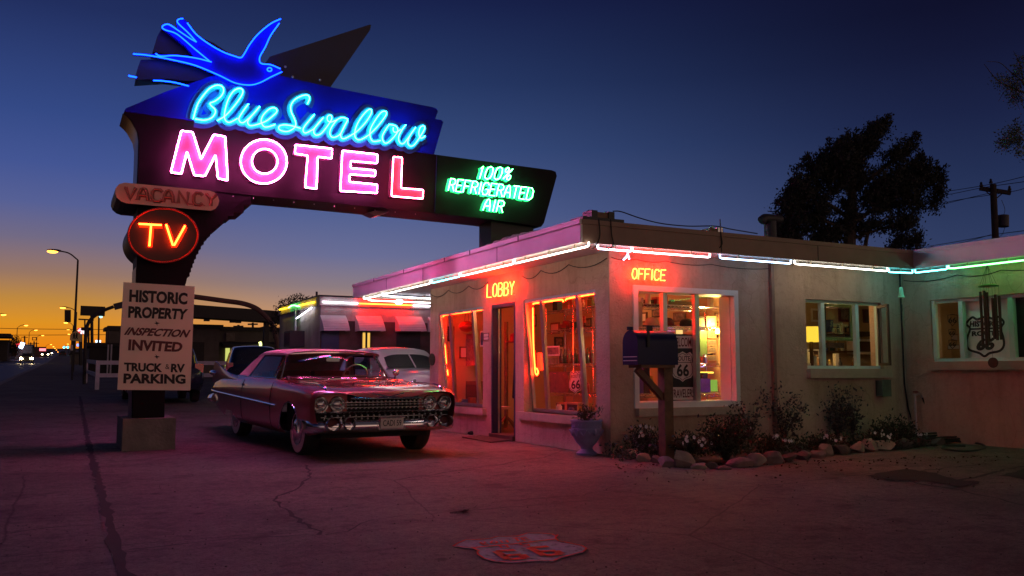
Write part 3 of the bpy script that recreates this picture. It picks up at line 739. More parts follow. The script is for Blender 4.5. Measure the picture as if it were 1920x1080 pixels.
part('wall', MB().box(12.3, 18, .8, 1.0, -.3, 2.70), 'stucco', bld)
part('wall', MB().box(17.8, 18, 1.0, 15.55, -.3, 2.70), 'stucco', bld)
# rooms
part('room_wall', MB().box(9.3, 9.4, 9.84, 15.55, 0, 2.66).box(9.4, 15.0, 12.6, 12.7, 0, 2.66).box(15.0, 15.05, 9.84, 12.7, 0, 2.66)
     .box(XW+.171, 9.3, 15.50, 15.54, 0, 2.66).box(13.7, 13.8, 1.0, 9.84, 0, 2.66).box(12.45, 13.7, 9.84, 9.9, 0, 2.66), 'inwall', bld)
part('room_floor', MB().box(XW+.172, 17.8, 9.84, 15.5, -.05, .055), 'infloor', bld)
part('room_ceiling', MB().box(XW+.172, 17.8, 9.84, 15.5, 2.63, 2.66).box(12.45, 17.8, 1.0, 9.83, 2.63, 2.66), 'white', bld)
# roof, fascia, soffit
ZS, ZT = 2.685, 2.955
XF, YFA, XF2, YE = 5.67, 9.02, 11.75, 18.26
part('soffit', MB().box(XF+.03, 18, YFA+.03, YE, ZS, ZS+.03).box(XF2+.03, 18, 1, YFA+.03, ZS, ZS+.03), 'soffit', bld)
ro = MB()
nx, ny = 26, 22
for (x0, x1, y0, y1) in ((XF+.03, 18, YFA+.03, YE),):
    ro.grid([[(x0+(x1-x0)*i/nx, y0+(y1-y0)*j/ny, 2.90+.035*math.sin(i*1.7+j*.9)*math.sin(j*1.3)+(.16 if i == 2 and 3 <= j <= 7 else (.10 if i in (1, 3) and 2 < j < 8 else 0))) for j in range(ny+1)] for i in range(nx+1)])
ro.box(XF2+.03, 18, 1, YFA+.03, 2.80, 2.92)
part('roof', ro, 'roof', bld)
fa_ = MB().box(XF, XF+.03, YFA, YE, ZS-.015, ZT)
part('fascia', fa_, 'fascia', bld, label='smooth metal fascia along the lobby side')
part('fascia', MB().box(XF+.03, XF2, YFA, YFA+.03, ZS-.015, ZT-.002), 'fascia_tan', bld, label='tan fascia boards along the office side')
part('fascia', MB().box(XF2, XF2+.03, 1, YFA, ZS-.015, ZT), 'fascia', bld, label='smooth metal fascia of the right wing')
for cp in (MB().box(XF-.018, XF+.012, YFA-.01, YE+.01, ZT-.055, ZT+.008), MB().box(XF2-.018, XF2+.012, 1, YFA-.02, ZT-.055, ZT+.008)): part('coping', cp, 'fascia', bld)
part('coping', MB().box(XF+.013, XF2-.02, YFA-.014, YFA+.05, ZT-.055, ZT+.004), 'fascia_tan', bld)
jns = []
for y in (10.6, 12.2, 13.2, 15.1, 16.8): jns.append(MB().box(XF-.022, XF-.017, y, y+.03, ZT-.06, ZT+.01))
for y in (11.3, 14.2, 16.1): jns.append(MB().box(XF-.004, XF-.001, y, y+.012, ZS, ZT-.06))
for x in (7.9, 9.7): jns.append(MB().box(x, x+.012, YFA-.004, YFA-.001, ZS, ZT-.06))
for jn in jns: part('seam', jn, 'cable', bld)
# canopy post that carries the far end
for x_, y_ in ((9.2, 18.0), (12.5, 18.0)): part('post', MB().box(x_-.07, x_+.07, y_-.07, y_+.07, 0, ZS), 'white', bld)
# heap of roof gravel banked against the coping by the sign post
gr_ = MB(); rows = []
for k in range(25):
    y = 10.0+2.0*k/24; h = .075*math.sin(math.pi*k/24)**.6*(1+.35*math.sin(k*1.9)+.2*math.sin(k*4.3))
    rows.append([(XF+.02, y, ZT-.02), (XF+.05, y, ZT+h*.8), (XF+.12, y, ZT+h), (XF+.30, y, ZT+h*.9), (XF+.7, y, ZT-.05)])
part('gravel_bank', gr_.grid(rows), 'roof', bld)
# eave tubes
def run_x(X, a, b, m, ends=True, z=None):
    A, B = on_x(*a, X), on_x(*b, X)
    if z: A.z = B.z = z
    eave(A, B, m)
def run_y(Y, a, b, m, z=None):
    A, B = on_y(*a, Y), on_y(*b, Y)
    if z: A.z = B.z = z
    eave(A, B, m)
clips = []
def eave(A, B, m, r=.0105):
    pts = [A+Vector((0, 0, .05)), A+Vector((0, 0, .01)), A+(B-A)*.02, B-(B-A)*.02, B+Vector((0, 0, .01)), B+Vector((0, 0, .05))]
    part('neon_tube', MB().tube(pts, r, 8), NEON[m], bld, True)
    n = max(1, int((B-A).length/.6))
    for i in range(n):
        p = A.lerp(B, (i+.5)/n); clips.append(MB().box(p.x-.008, p.x+.008, p.y-.008, p.y+.008, p.z+.012, ZS-.002))
ZE = 2.622; XE = XF+.10; YEV = YFA+.10; XE2 = XF2+.10
run_x(XE, (682,562), (807,530), 'white', z=ZE); run_x(XE, (810,529), (862,516), 'aqua', z=ZE)
run_x(XE, (864,515), (962,491), 'white', z=ZE); run_x(XE, (965,490), (1104,461), 'white', z=ZE)
run_y(YEV, (1121,464), (1184,469), 'coolwhite', z=ZE); run_y(YEV, (1186,469), (1331,481), 'rosewhite', z=ZE)
run_y(YEV, (1350,483), (1483,494), 'skyblue', z=ZE); run_y(YEV, (1490,494), (1664,509), 'mint', z=ZE)
eave(on_y(1667,510,YEV)*1, Vector((XE2, YEV, ZE)), 'aqua')
run_x(XE2, (1716,511), (1776,506), 'aqua', z=ZE); eave(Vector((XE2, on_x(1779,506,XE2).y, ZE)), Vector((XE2, 4.2, ZE)), 'leaf')
eave(Vector((XE+.2, YE-.15, ZE)), Vector((9.0, YE-.15, ZE)), 'white'); eave(Vector((XE+.1, 16.9, ZE)), Vector((9.0, 17.3, ZE)), 'coolwhite')
# little neon diamond and bird on the soffit
dm = [on_y(748+dx, 566+dy, 17.6) for dx, dy in ((-8,0),(-3,-4),(5,-4),(8,0),(3,4),(-4,4))]
part('neon_tube', MB().tube(dm, .007, 6, True), NEON['skyblue'], bld, True)
nb_ = MB()
for l in ([(1178,469),(1177,477),(1180,486)], [(1177,477),(1174,482),(1169,487)]): nb_.tube([on_y(*p, YEV+.1) for p in l], .010, 6)
part('neon_tube', nb_, NEON['skyblue'], bld, True)
M['clip'] = mat('tan_clip', (.4, .33, .22), .6)
for c_ in clips: part('tube_clip', c_, 'clip', bld)
# loose cables swagging along the wall tops
def swag(pts, sag, n=7):
    out = []
    for a, b in zip(pts[:-1], pts[1:]):
        a, b = Vector(a), Vector(b)
        out += [a.lerp(b, i/n)-Vector((0, 0, sag*4*(i/n)*(1-i/n))) for i in range(n)]
    return out+[Vector(pts[-1])]
for cb in (MB().tube(swag([(XW-.012, y, 2.60+.02*math.sin(y*3)) for y in (9.62, 10.6, 11.4, 12.0)], .08), .006, 5),
    MB().tube(swag([(XW-.012, y, 2.60) for y in (13.2, 14.0, 14.9, 15.78)], .09), .006, 5),
    MB().tube(swag([(XI-.012, y, 2.56) for y in (9.55, 8.6, 7.9, 6.6)], .05), .006, 5),
    MB().tube(swag([(x, YW-.012, 2.60) for x in (6.5, 6.9, 7.4, 8.2, 9.3)], .03), .005, 5)): part('cable', cb, 'cable', bld, True)
for px0, px1 in ((1123,1118),(1145,1149),(1350,1353)):
    cb = MB().tube(spline([on_y(px0, 415, YFA-.02)+Vector((0, 0, .03)), on_y(px0+2, 440, YFA-.02), on_y(px1+1, 458, YFA-.02), on_y(px1-7, 466, YFA+.02), on_y(px1-13, 464, YFA+.09)], 5), .008, 5)
    part('cable', cb, 'cable', bld, True)
# downspout, conduits
ds = on_y(1443, 505, YW).x
part('downspout', MB().box(ds-.028, ds+.028, YW-.06, YW-.003, .2, ZS), mat('brown_pipe', (.25,.15,.12), .6), bld)
cd = MB(); c1 = on_y(1687, 560, YW).x
cd.tube([(c1, YW-.02, ZS), (c1, YW-.02, .9), (c1+.05, YW-.03, .5), (c1+.15, YW-.1, .02)], .012, 6)
part('conduit', cd, 'cable', bld, True)
# --- lobby windows with slanted glass
def slant_window(Y0, Y1, z0, z1, mull):
    xt, xb = XW+.03, XW+.18
    T = lambda f: (xt+(xb-xt)*(1-f))
    def pt(y, z, d=0): return Vector((T((z-z0)/(z1-z0))+d, y, z))
    fr = MB()
    fr.bar(pt(Y0, z0+.03), pt(Y1, z0+.03), .05, .05); fr.bar(pt(Y0, z1-.025), pt(Y1, z1-.025), .04, .05)
    fr.bar(pt(Y0+.02, z0+.05), pt(Y0+.02, z1-.05), .04, .05); fr.bar(pt(Y1-.02, z0+.05), pt(Y1-.02, z1-.05), .04, .05)
    w = part('window_frame', fr, 'alu', bld)
    for top, bot in mull:
        a, b = on_x(*top, xt), on_x(*bot, xb); a.z = z1-.05; b.z = z0+.055; a.x = xt-.001; b.x = xb-.001
        part('mullion', MB().bar(b, a, .05, .07), 'alu', w)
    part('pane', MB().poly([pt(Y0, z0, .004), pt(Y1, z0, .004), pt(Y1, z1, .004), pt(Y0, z1, .004)]), 'glass', w)
    part('sill', MB().box(XW-.075, XW+.26, Y0-.14, Y1+.13, z0-.115, z0), 'sill', w)
    return w
slant_window(9.93, 11.97, .47, 2.2, [((1016,558),(1028,772)), ((1084,550),(1099,779))])
slant_window(13.43, 15.37, .47, 2.2, [((845,585),(854,759)), ((888,579),(900,762))])
def rtube(pts, X):
    return spline([on_x(p[0], p[1], XW+.075+.16*max(0, (p[1]-575))/200) for p in pts], 4)
for k, runs in enumerate([[[(1004,700),(1003,690),(1000,640),(999,577)], [(1000,571),(1002,569),(1030,565),(1053,562),(1056,566)], [(1060,563),(1064,560),(1090,555),(1118,550)], [(1004,700),(1007,703),(1009,697),(1006,690)]],
                          [[(831,602),(833,630),(837,682)], [(839,693),(840,704)], [(832,594),(834,591),(870,586),(909,580)]]]):
    t = MB()
    for r in runs:
        t.tube(rtube(r, XW+.24), .0115, 6)
    part('neon_tube', t, NEON['ruby'], bld, True)
# --- doorway
dj = MB().box(XW-.004, XW+.165, 13.06, 13.10, .06, 2.2).box(XW-.004, XW+.165, 12.25, 12.29, .06, 2.2).box(XW-.004, XW+.165, 12.29, 13.06, 2.14, 2.2)
dfm = part('door_frame', dj, 'navy', bld)
part('door_stop', MB().box(XW+.10, XW+.125, 13.045, 13.06, .06, 2.14), 'alu', dfm)
part('threshold', MB().box(XW-.05, XW+.42, 12.25, 13.10, -.05, .075), mat('threshold_red', (.12,.05,.04), .7), dfm)
# --- office window
def rect_frame(axis, c, u0, u1, z0, z1, w, d):
    """four butted rails, c..c+d deep"""
    mb = MB(); B = (lambda a, b, p, q: mb.box(c, c+d, a, b, p, q)) if axis == 'x' else (lambda a, b, p, q: mb.box(a, b, c, c+d, p, q))
    B(u0, u1, z0, z0+w); B(u0, u1, z1-w, z1); B(u0, u0+w, z0+w, z1-w); B(u1-w, u1, z0+w, z1-w); return mb
wf = part('window_frame', rect_frame('y', YW-.025, OW[0]-.055, OW[1]+.055, OW[2]-.06, OW[3]+.055, .075, .09), 'white', bld)
for px in (1246, 1306):
    x = on_y(px, 640, YW+.1).x
    part('mullion', MB().box(x-.035, x+.035, YW+.075, YW+.15, OW[2]+.0, OW[3]), 'alu', wf)
part('pane', MB().poly([(OW[0], YW+.11, OW[2]), (OW[1], YW+.11, OW[2]), (OW[1], YW+.11, OW[3]), (OW[0], YW+.11, OW[3])]), 'glass', wf)
part('inner_casing', rect_frame('y', YW+.08, OW[0]+.002, OW[1]-.002, OW[2]+.002, OW[3]-.002, .02, .22), 'white', wf)
part('sill', MB().box(6.87, 8.72, YW-.08, YW+.0, .49, .60), 'sill', wf)
# --- second window
wf = part('window_frame', rect_frame('y', YW+.06, W2[0], W2[1], W2[2], W2[3], .045, .05), 'sage', bld)
for px in (1541, 1605):
    x = on_y(px, 620, YW+.08).x; part('mullion', MB().box(x-.035, x+.035, YW+.05, YW+.115, W2[2]+.045, W2[3]-.045), 'sage', wf)
part('pane', MB().poly([(W2[0], YW+.085, W2[2]), (W2[1], YW+.085, W2[2]), (W2[1], YW+.085, W2[3]), (W2[0], YW+.085, W2[3])]), 'glass', wf)
part('sill', MB().box(W2[0]-.02, W2[1]+.10, YW-.08, YW, .99, 1.12), 'sill', wf)
sa = MB(); ca, sa_ = math.cos(R(62)), math.sin(R(62))
Ts = Matrix.Translation((W2[1]-.05, YW+.04, 0)) @ Matrix.Rotation(R(62), 4, 'Z')
for b in ((-.42, 0, -.015, .015, W2[2]+.05, W2[2]+.09), (-.42, 0, -.015, .015, W2[3]-.09, W2[3]-.05), (-.42, -.38, -.015, .015, W2[2]+.09, W2[3]-.09), (-.04, 0, -.015, .015, W2[2]+.09, W2[3]-.09)): sa.box(*b, Ts)
part('casement', sa, 'brown', wf)
# --- wing window
wf = part('window_frame', rect_frame('x', XI+.05, W3[0], W3[1], W3[2], W3[3], .05, .06), 'sage', bld)
for px, w in ((1804, .07), (1898, .08)):
    y = on_x(px, 620, XI+.06).y; part('mullion', MB().box(XI+.04, XI+.115, y-w/2, y+w/2, W3[2]+.05, W3[3]-.05), 'sage', wf)
part('pane', MB().poly([(XI+.08, W3[0], W3[2]), (XI+.08, W3[1], W3[2]), (XI+.08, W3[1], W3[3]), (XI+.08, W3[0], W3[3])]), 'glass', wf)
part('sill', MB().box(XI-.08, XI, W3[0], W3[1]+.03, 1.11, 1.23), 'sill', wf)
Ts = Matrix.Translation((XI+.03, W3[1]-.06, 0)) @ Matrix.Rotation(R(-148), 4, 'Z')
sa = MB()
for b in ((0, .36, -.015, .015, W3[2]+.03, W3[2]+.07), (0, .36, -.015, .015, W3[3]-.07, W3[3]-.03), (0, .04, -.015, .015, W3[2]+.07, W3[3]-.07), (.32, .36, -.015, .015, W3[2]+.07, W3[3]-.07)): sa.box(*b, Ts)
part('casement', sa, 'sage', wf)
part('insect_screen', MB().box(XI+.12, XI+.125, W3[0], on_x(1900, 620, XI+.12).y, W3[2]+.05, W3[3]-.05), 'blackcloth', wf)
# blind with the painted shield
XB = XI+.16
yb0, yb1 = on_x(1808, 620, XB).y, on_x(1894, 620, XB).y
bl = single('window_blind', MB().box(XB, XB+.01, yb1, yb0, W3[2]+.03, W3[3]-.03), 'blind', 'pale blind painted with a black HISTORIC ROUTE 66 shield behind the right window', 'window blind')
def onB(px, py): return on_x(px, py, XB-.006)
ring = [(1812,607),(1823,595),(1832,599),(1847,594),(1864,598),(1872,594),(1882,604),(1876,616),(1881,632),(1882,648),(1874,658),(1856,662),(1846,668),(1836,662),(1818,656),(1813,646),(1814,632),(1819,616)]
part('shield_outline', MB().ribbon(spline([onB(*p) for p in ring], 4, True), .035, (1, 0, 0), True).ribbon([onB(1819, 617), onB(1877, 615)], .025, (1, 0, 0)), 'decal', bl)
part('lettering', text_mb('HISTORIC', [onB(1818,613), onB(1876,612), onB(1874,602), onB(1819,602)], bold=.045), 'decal', bl)
part('lettering', text_mb('ROUTE', [onB(1822,630.5), onB(1876,629), onB(1875,620), onB(1822,621)], bold=.05), 'decal', bl)
part('lettering', text_mb('66', [onB(1829,658), onB(1863,656), onB(1868,632), onB(1834,634)], bold=.06), 'decal', bl)
XD = XI+.072
de = MB()
for cx, cy, s in ((1786,600,9),(1785,624,6),(1786,645,7)):
    for t_ in (text_mb('66', [on_x(cx-s*.8, cy+s*.6, XD), on_x(cx+s*.8, cy+s*.6, XD), on_x(cx+s*.8, cy-s*.6, XD), on_x(cx-s*.8, cy-s*.6, XD)], bold=.02),): de.add(t_.v, t_.f)
    rg = [(cx-s,cy-s),(cx,cy-s*1.15),(cx+s,cy-s),(cx+s*.9,cy+s*.3),(cx,cy+s*1.2),(cx-s*.9,cy+s*.3)]
    r_ = MB().ribbon([on_x(*p, XD) for p in rg], .012, (1, 0, 0), True); de.add(r_.v, r_.f)
part('decal', de, 'decal', wf)
# --- neon words
os_ = thing('neon_sign', 'glowing orange OFFICE word in bent tubing under the eave', 'neon sign', on_y(1215, 526, YW-.06))
t = MB()
for st in strokes('OFFICE', (1185, 522.5), (1247, 526), (1.5, -19.5), .34): t.tube([on_y(p.x, p.y, YW-.075) for p in st], .0085, 6)
part('neon_lettering', t, NEON['orange'], os_, True)
t = MB()
for i in range(5):
    a = on_y(1185+i*14, 524+i*.8, YW-.075); t.tube([a, a+Vector((0, .072, 0))], .007, 5)
part('tube_support', t, 'white', os_)
ls_ = thing('neon_sign', 'glowing yellow LOBBY word in bent tubing above the doorway', 'neon sign', on_x(938, 558, XW-.06))
t = MB()
for st in strokes('LOBBY', (913, 558), (963, 552), (1, -24.5), .34): t.tube([on_x(p.x, p.y, XW-.08) for p in st], .0085, 6)
part('neon_lettering', t, NEON['orange'], ls_, True)
t = MB()
for i in range(5):
    a = on_x(914+i*11, 557-i*1.2, XW-.08); t.tube([a, a+Vector((.077, 0, 0))], .007, 5)
part('tube_support', t, 'white', ls_)
# --- small wall fittings
a = on_x(811, 675, XW-.015)
single('wall_plaque', MB().prism([on_x(811+5.2*math.cos(k*.3927), 674+11.5*math.sin(k*.3927), XW-.004) for k in range(16)], (-.02, 0, 0)), mat('bronze_plaque', (.10,.085,.05), .4, .7, var=.3, scale=30), 'small oval bronze plaque on the left end of the lobby wall', 'plaque')
sg = single('wall_sign', MB().prism([on_x(*p, XW-.004) for p in ((906,638.5),(917,637),(917,624),(906,625))], (-.015, 0, 0)), 'brown', 'small dark sign plate on the wall left of the doorway', 'sign plate')
part('lettering', MB().box(*[0]*6) if False else MB().ribbon([on_x(907,629,XW-.022), on_x(916,628,XW-.022)], .05, (1,0,0)).ribbon([on_x(907,635,XW-.022), on_x(916,634,XW-.022)], .04, (1,0,0)), 'paper', sg)
ub = on_y(1660, 730, YW-.1)
u = thing('utility_box', 'grey green metal utility box low on the wall near the inner corner', 'utility box', (ub.x, YW-.06, ub.z-.13))
part('box', MB().box(ub.x-.10, ub.x+.08, YW-.12, YW-.004, ub.z-.10, ub.z+.14), mat('grey_green_metal', (.12,.15,.12), .5, .2, var=.2), u)
part('lid', MB().box(ub.x-.11, ub.x+.09, YW-.14, YW-.121, ub.z-.11, ub.z+.15), mat('grey_green_lid', (.14,.17,.14), .5, .2, var=.2), u)
# --- inside, behind the office window
def lamp_point(loc, power, col, r=.05, name='bulb_light'):
    l = bpy.data.lights.new(name, 'POINT'); l.energy = power; l.color = col; l.shadow_soft_size = r
    o = bpy.data.objects.new(name, l); COL.objects.link(o); o.location = loc; return o
bu = on_y(1345, 621, 10.35)
lp = thing('lamp', 'bright yellow bulb clipped to the wire shelf inside the office window', 'lamp', bu-Vector((0, 0, .1)))
part('bulb', MB().ball(bu, .036, .036, .045, 12, 8), em('warm_bulb', (40, 24, 4)), lp, True)
part('socket', MB().tube([bu-Vector((0, 0, .10)), bu-Vector((0, 0, .03))], .016, 8), 'black', lp)
o = lamp_point(bu-Vector((.0, -.02, -.09)), 62, (1, .62, .17)); o.parent = lp; o.location = o.location-Vector(lp.location)
pt_ = on_y(1353, 632, 10.05), on_y(1354, 745, 10.05)
single('neon_tube', MB().tube([pt_[1], pt_[0]], .012, 8), NEON['violet'], 'upright violet neon tube inside the right edge of the office window', 'neon tube', smooth_=True)
def wire_shelf(x0, x1, y0, y1, zs, label, top):
    t = thing('wire_shelf', label, 'shelf unit', ((x0+x1)/2, (y0+y1)/2, .055), group='chrome wire shelf units in the shop')
    for x in (x0, x1):
        for y in (y0, y1): part('post', MB().tube([(x, y, .055), (x, y, top)], .012, 8), 'chromewire', t, True)
    for z in zs:
        mb = MB()
        for y in (y0, y1):
            for dz in (0, -.045): mb.tube([(x0, y, z+dz), (x1, y, z+dz)], .006, 5)
            n = int((x1-x0)/.07); mb.tube([(x0+(x1-x0)*i/n, y, z-(.045 if i % 2 else 0)) for i in range(n+1)], .004, 4)
        for x in (x0, x1): mb.tube([(x, y0, z), (x, y1, z)], .006, 5)
        n = int((y1-y0)/.06)
        for i in range(1, n): mb.tube([(x0, y0+(y1-y0)*i/n, z), (x1, y0+(y1-y0)*i/n, z)], .003, 4)
        part('shelf', mb, 'chromewire', t)
    return t
shz = [on_y(1330, py, 10.25).z for py in (575, 614, 682, 738)]
wire_shelf(7.12, 8.95, 10.25, 10.62, shz, 'wire shelf unit with caps standing behind the office window', 2.1)
def cap(px, py, m, label):
    p = on_y(px, py, 10.42); z = shz[1]+.012
    mb = MB(); mb.lathe([(.10, 0), (.105, .03), (.098, .075), (.07, .11), (.02, .125), (.005, .126)], 16, Matrix.Translation((p.x, p.y, z)))
    mb.prism([(p.x-.07, p.y-.08, z), (p.x-.05, p.y-.16, z), (p.x+.05, p.y-.16, z), (p.x+.07, p.y-.08, z)], (0, 0, .012))
    single('cap', mb, m, label, 'cap', 'caps on the shop shelf', True)
cap(1222, 612, 'cloth', 'pale cap at the left of the shelf in the office window')
cap(1251, 612, 'maroon', 'maroon cap in the middle of the shelf in the office window')
cap(1287, 612, 'blackcloth', 'dark cap right of the maroon one on the shelf')
def goods(name, px0, px1, py0, py1, Y, dep, m, label, cat, inner=None, group=None):
    a, b = on_y(px0, py1, Y), on_y(px1, py0, Y)
    t = single(name, MB().box(a.x, b.x, Y, Y+dep, a.z, b.z), m, label, cat, group)
    if inner:
        w = min(abs(b.x-a.x), abs(b.z-a.z))*.16
        part('picture', MB().box(min(a.x, b.x)+w, max(a.x, b.x)-w, Y-.003, Y, a.z+w, b.z-w), inner, t)
    return t
goods('picture_frame', 1304, 1321, 594, 612, 10.45, .015, 'black', 'tilted black picture frame at the end of the cap shelf', 'picture frame', 'card')
goods('picture_frame', 1325, 1343, 593, 613, 10.5, .015, 'wood', 'wooden picture frame next to the black one on the shelf', 'picture frame', 'pictures')
for i, (y0, y1) in enumerate(((620,634),(637,648),(650,662),(666,676))):
    goods('photo_print', 1327, 1343, y0, y1, 10.6, .01, 'card', ['topmost', 'second', 'third', 'lowest'][i]+' sepia photo hung in the column by the bulb', 'photo', 'pictures', 'sepia photos by the bulb')
goods('picture_frame', 1346, 1354, 596, 614, 11.2, .015, 'green', 'green edged picture hung on the far wall right of the bulb', 'picture frame', 'card')
goods('fabric_banner', 1313, 1325, 620, 668, 10.55, .02, 'green', 'hanging green cloth beside the sepia photos', 'cloth')
goods('book_box', 1313, 1332, 710, 736, 10.35, .1, mat('purple_box', (.12,.05,.2), .5, var=.3, scale=12), 'purple printed box on the low shelf in the office window', 'box')
goods('lit_strip', 1313, 1338, 697, 700, 10.5, .02, em('yellow_strip', (2.2, 1.7, .2)), 'glowing yellow strip under the shelf in the office window', 'strip light')
goods('display_case', 1334, 1345, 712, 734, 10.45, .12, em('lime_lit_case', (.25, .42, .06)), 'small lime lit display case beside the purple box', 'display case')
goods('garment', 1194, 1204, 566, 612, 10.2, .06, 'cloth', 'pale garment hanging at the left of the office window', 'garment')
goods('garment', 1198, 1206, 686, 738, 10.2, .06, mat('violet_cloth', (.16,.10,.30), .9), 'violet garment hanging low behind the mailbox', 'garment')
goods('garment', 1208, 1218, 684, 738, 10.22, .06, 'brown', 'dark garment hanging low next to the violet one', 'garment')
goods('carton', 1197, 1214, 742, 760, 10.3, .25, 'card', 'open carton on the floor level behind the mailbox', 'carton')
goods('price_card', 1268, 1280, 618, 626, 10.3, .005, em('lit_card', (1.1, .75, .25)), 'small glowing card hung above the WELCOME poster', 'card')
goods('crate', 1210, 1300, 566, 574, 10.4, .2, 'brown', 'long dark box on the top shelf behind the office window', 'box')
# poster
po = on_y(1254, 752, YW+.17), on_y(1305, 627.5, YW+.17)
YP = YW+.17
pst = single('poster', MB().box(po[0].x, po[1].x, YP, YP+.006, po[0].z, po[1].z), 'boardblack', 'black and white WELCOME ROUTE 66 TRAVELERS poster in the office window', 'poster')
def onP(px, py, l=.003): return on_y(px, py, YP-l)
part('band', MB().poly([onP(1256,653), onP(1303.5,653), onP(1303.5,629.5), onP(1256,629.5)]).poly([onP(1256,749.5), onP(1303.5,749.5), onP(1303.5,726), onP(1256,726)]), 'paper', pst)
def shield_pts(cx, cy, w, h):
    q = [(-.42,-.40),(-.30,-.50),(-.16,-.44),(0,-.52),(.16,-.44),(.30,-.50),(.42,-.40),(.36,-.22),(.46,.0),(.46,.22),(.34,.36),(.12,.42),(0,.5),(-.12,.42),(-.34,.36),(-.46,.22),(-.46,.0),(-.36,-.22)]
    return [(cx+a*w, cy+b*h) for a, b in q]
part('shield', MB().poly([onP(*p) for p in shield_pts(1280, 688, 46, 56)]), 'paper', pst)
part('shield_line', MB().ribbon([onP(*p, .006) for p in shield_pts(1280, 688, 40, 50)], .008, (0, 1, 0), True).ribbon([onP(1263, 679.5, .006), onP(1297, 679.5, .006)], .008, (0, 1, 0)), 'decal', pst)
part('lettering', text_mb('WELCOME', [onP(1258,650,.006), onP(1301,650,.006), onP(1301,633,.006), onP(1258,633,.006)], bold=.012), 'maroon', pst)
part('lettering', text_mb('TRAVELERS', [onP(1257.5,746,.006), onP(1302,745,.006), onP(1302,729,.006), onP(1257.5,730,.006)], bold=.012), 'maroon', pst)
part('lettering', text_mb('ROUTE', [onP(1266,676.5,.006), onP(1294,676.5,.006), onP(1294,667.5,.006), onP(1266,667.5,.006)], bold=.012), 'decal', pst)
part('lettering', text_mb('66', [onP(1269,706,.006), onP(1292,706,.006), onP(1292,682.5,.006), onP(1269,682.5,.006)], bold=.03), 'decal', pst)
# --- inside the second window
lx = on_y(1521, 640, 10.6)
tl = thing('table_lamp', 'lit table lamp with yellow shade in the small right hand window', 'lamp', (lx.x, 10.6, 1.1))
sh0, sh1 = on_y(1523, 641, 10.6).z, on_y(1523, 613, 10.6).z
part('lamp_shade', MB().lathe([(.20, sh0), (.17, sh1)], 20, Matrix.Translation((lx.x, 10.6, 0))), em('lamp_shade', (1.25, .78, .06)), tl, True)
part('stem', MB().tube([(lx.x, 10.6, 1.1), (lx.x, 10.6, sh0)], .03, 8), 'brown', tl, True)
o = lamp_point((lx.x+.25, 10.45, sh1+.12), 20, (1, .62, .25)); o.parent = tl; o.location = Vector(o.location)-Vector(tl.location)
single('counter', MB().box(9.7, 12.1, 10.5, 11.0, .055, 1.06).box(9.68, 12.12, 10.48, 11.02, 1.06, 1.10), 'wood', 'wooden counter inside below the small right hand window', 'counter')
hs = thing('hanging_sign', 'green framed glass sign reading Blue Swallow MOTEL hung in the small window', 'hanging sign', on_y(1571, 638, 9.95))
def onG(px, py, l=0): return on_y(px, py, 9.95-l)
a, b = onG(1544, 638), onG(1598, 570.5)
part('frame', rect_frame('y', 9.95, a.x, b.x, a.z, b.z, .055, .02), 'green', hs)
part('inner_frame', rect_frame('y', 9.955, a.x+.06, b.x-.06, a.z+.06, b.z-.06, .018, .012), 'black', hs)
M['palegreen'] = mat('pale_green_lettering', (.42, .5, .22), .6)
part('lettering', text_mb('Blue', [onG(1551,597), onG(1566,599), onG(1570,586), onG(1554,584)]), 'palegreen', hs)
part('lettering', text_mb('Swallow', [onG(1556,612), onG(1590,615), onG(1592,604), onG(1558,602)]), 'palegreen', hs)
part('lettering', text_mb('MOTEL', [onG(1560,625.5), onG(1580,626), onG(1580,615.5), onG(1560,615)]), 'palegreen', hs)
def g2(name, px0, px1, py0, py1, Y, d, m, label, cat, inner=None, group=None): return goods(name, px0, px1, py0, py1, Y, d, m, label, cat, inner, group)
g2('picture_frame', 1574, 1607, 577, 603, 12.55, .03, 'maroon', 'wide dark red picture on the far wall behind the hanging sign', 'picture frame', 'pictures')
g2('picture_frame', 1620, 1628, 580, 605, 12.5, .03, 'maroon', 'narrow dark red picture at the right of the small window', 'picture frame', 'brown')
g2('mantel', 1610, 1633, 622, 630, 12.2, .3, 'brown', 'dark mantel shelf at the right inside the small window', 'mantel')
g2('fireplace', 1607, 1635, 636, 664, 12.3, .25, 'white', 'white fire surround under the dark mantel shelf', 'fireplace', 'brown')
g2('radio', 1551, 1583, 643, 652, 10.7, .15, 'black', 'dark old radio on the counter in the small window', 'radio')
for i, (px, m, l) in enumerate(((1547, 'maroon', 'small red tin at the left end of the counter'), (1556, 'cloth', 'pale mug beside the red tin on the counter'), (1574, 'black', 'black figurine in the middle of the counter'), (1600, 'bottle', 'tall brown bottle at the right end of the counter'))):
    p = on_y(px, 670, 10.58); z = 1.102; h = .12 if i < 2 else .22
    single(['tin', 'mug', 'figurine', 'bottle'][i], MB().lathe([(.04, 0), (.045, h*.3), (.04, h*.6), (.018, h*.75), (.02, h*.95), (.012, h)] if i > 1 else [(.045, 0), (.045, h)], 12, Matrix.Translation((p.x, p.y, z))), m, l, ['tin', 'mug', 'figurine', 'bottle'][i], smooth_=True)
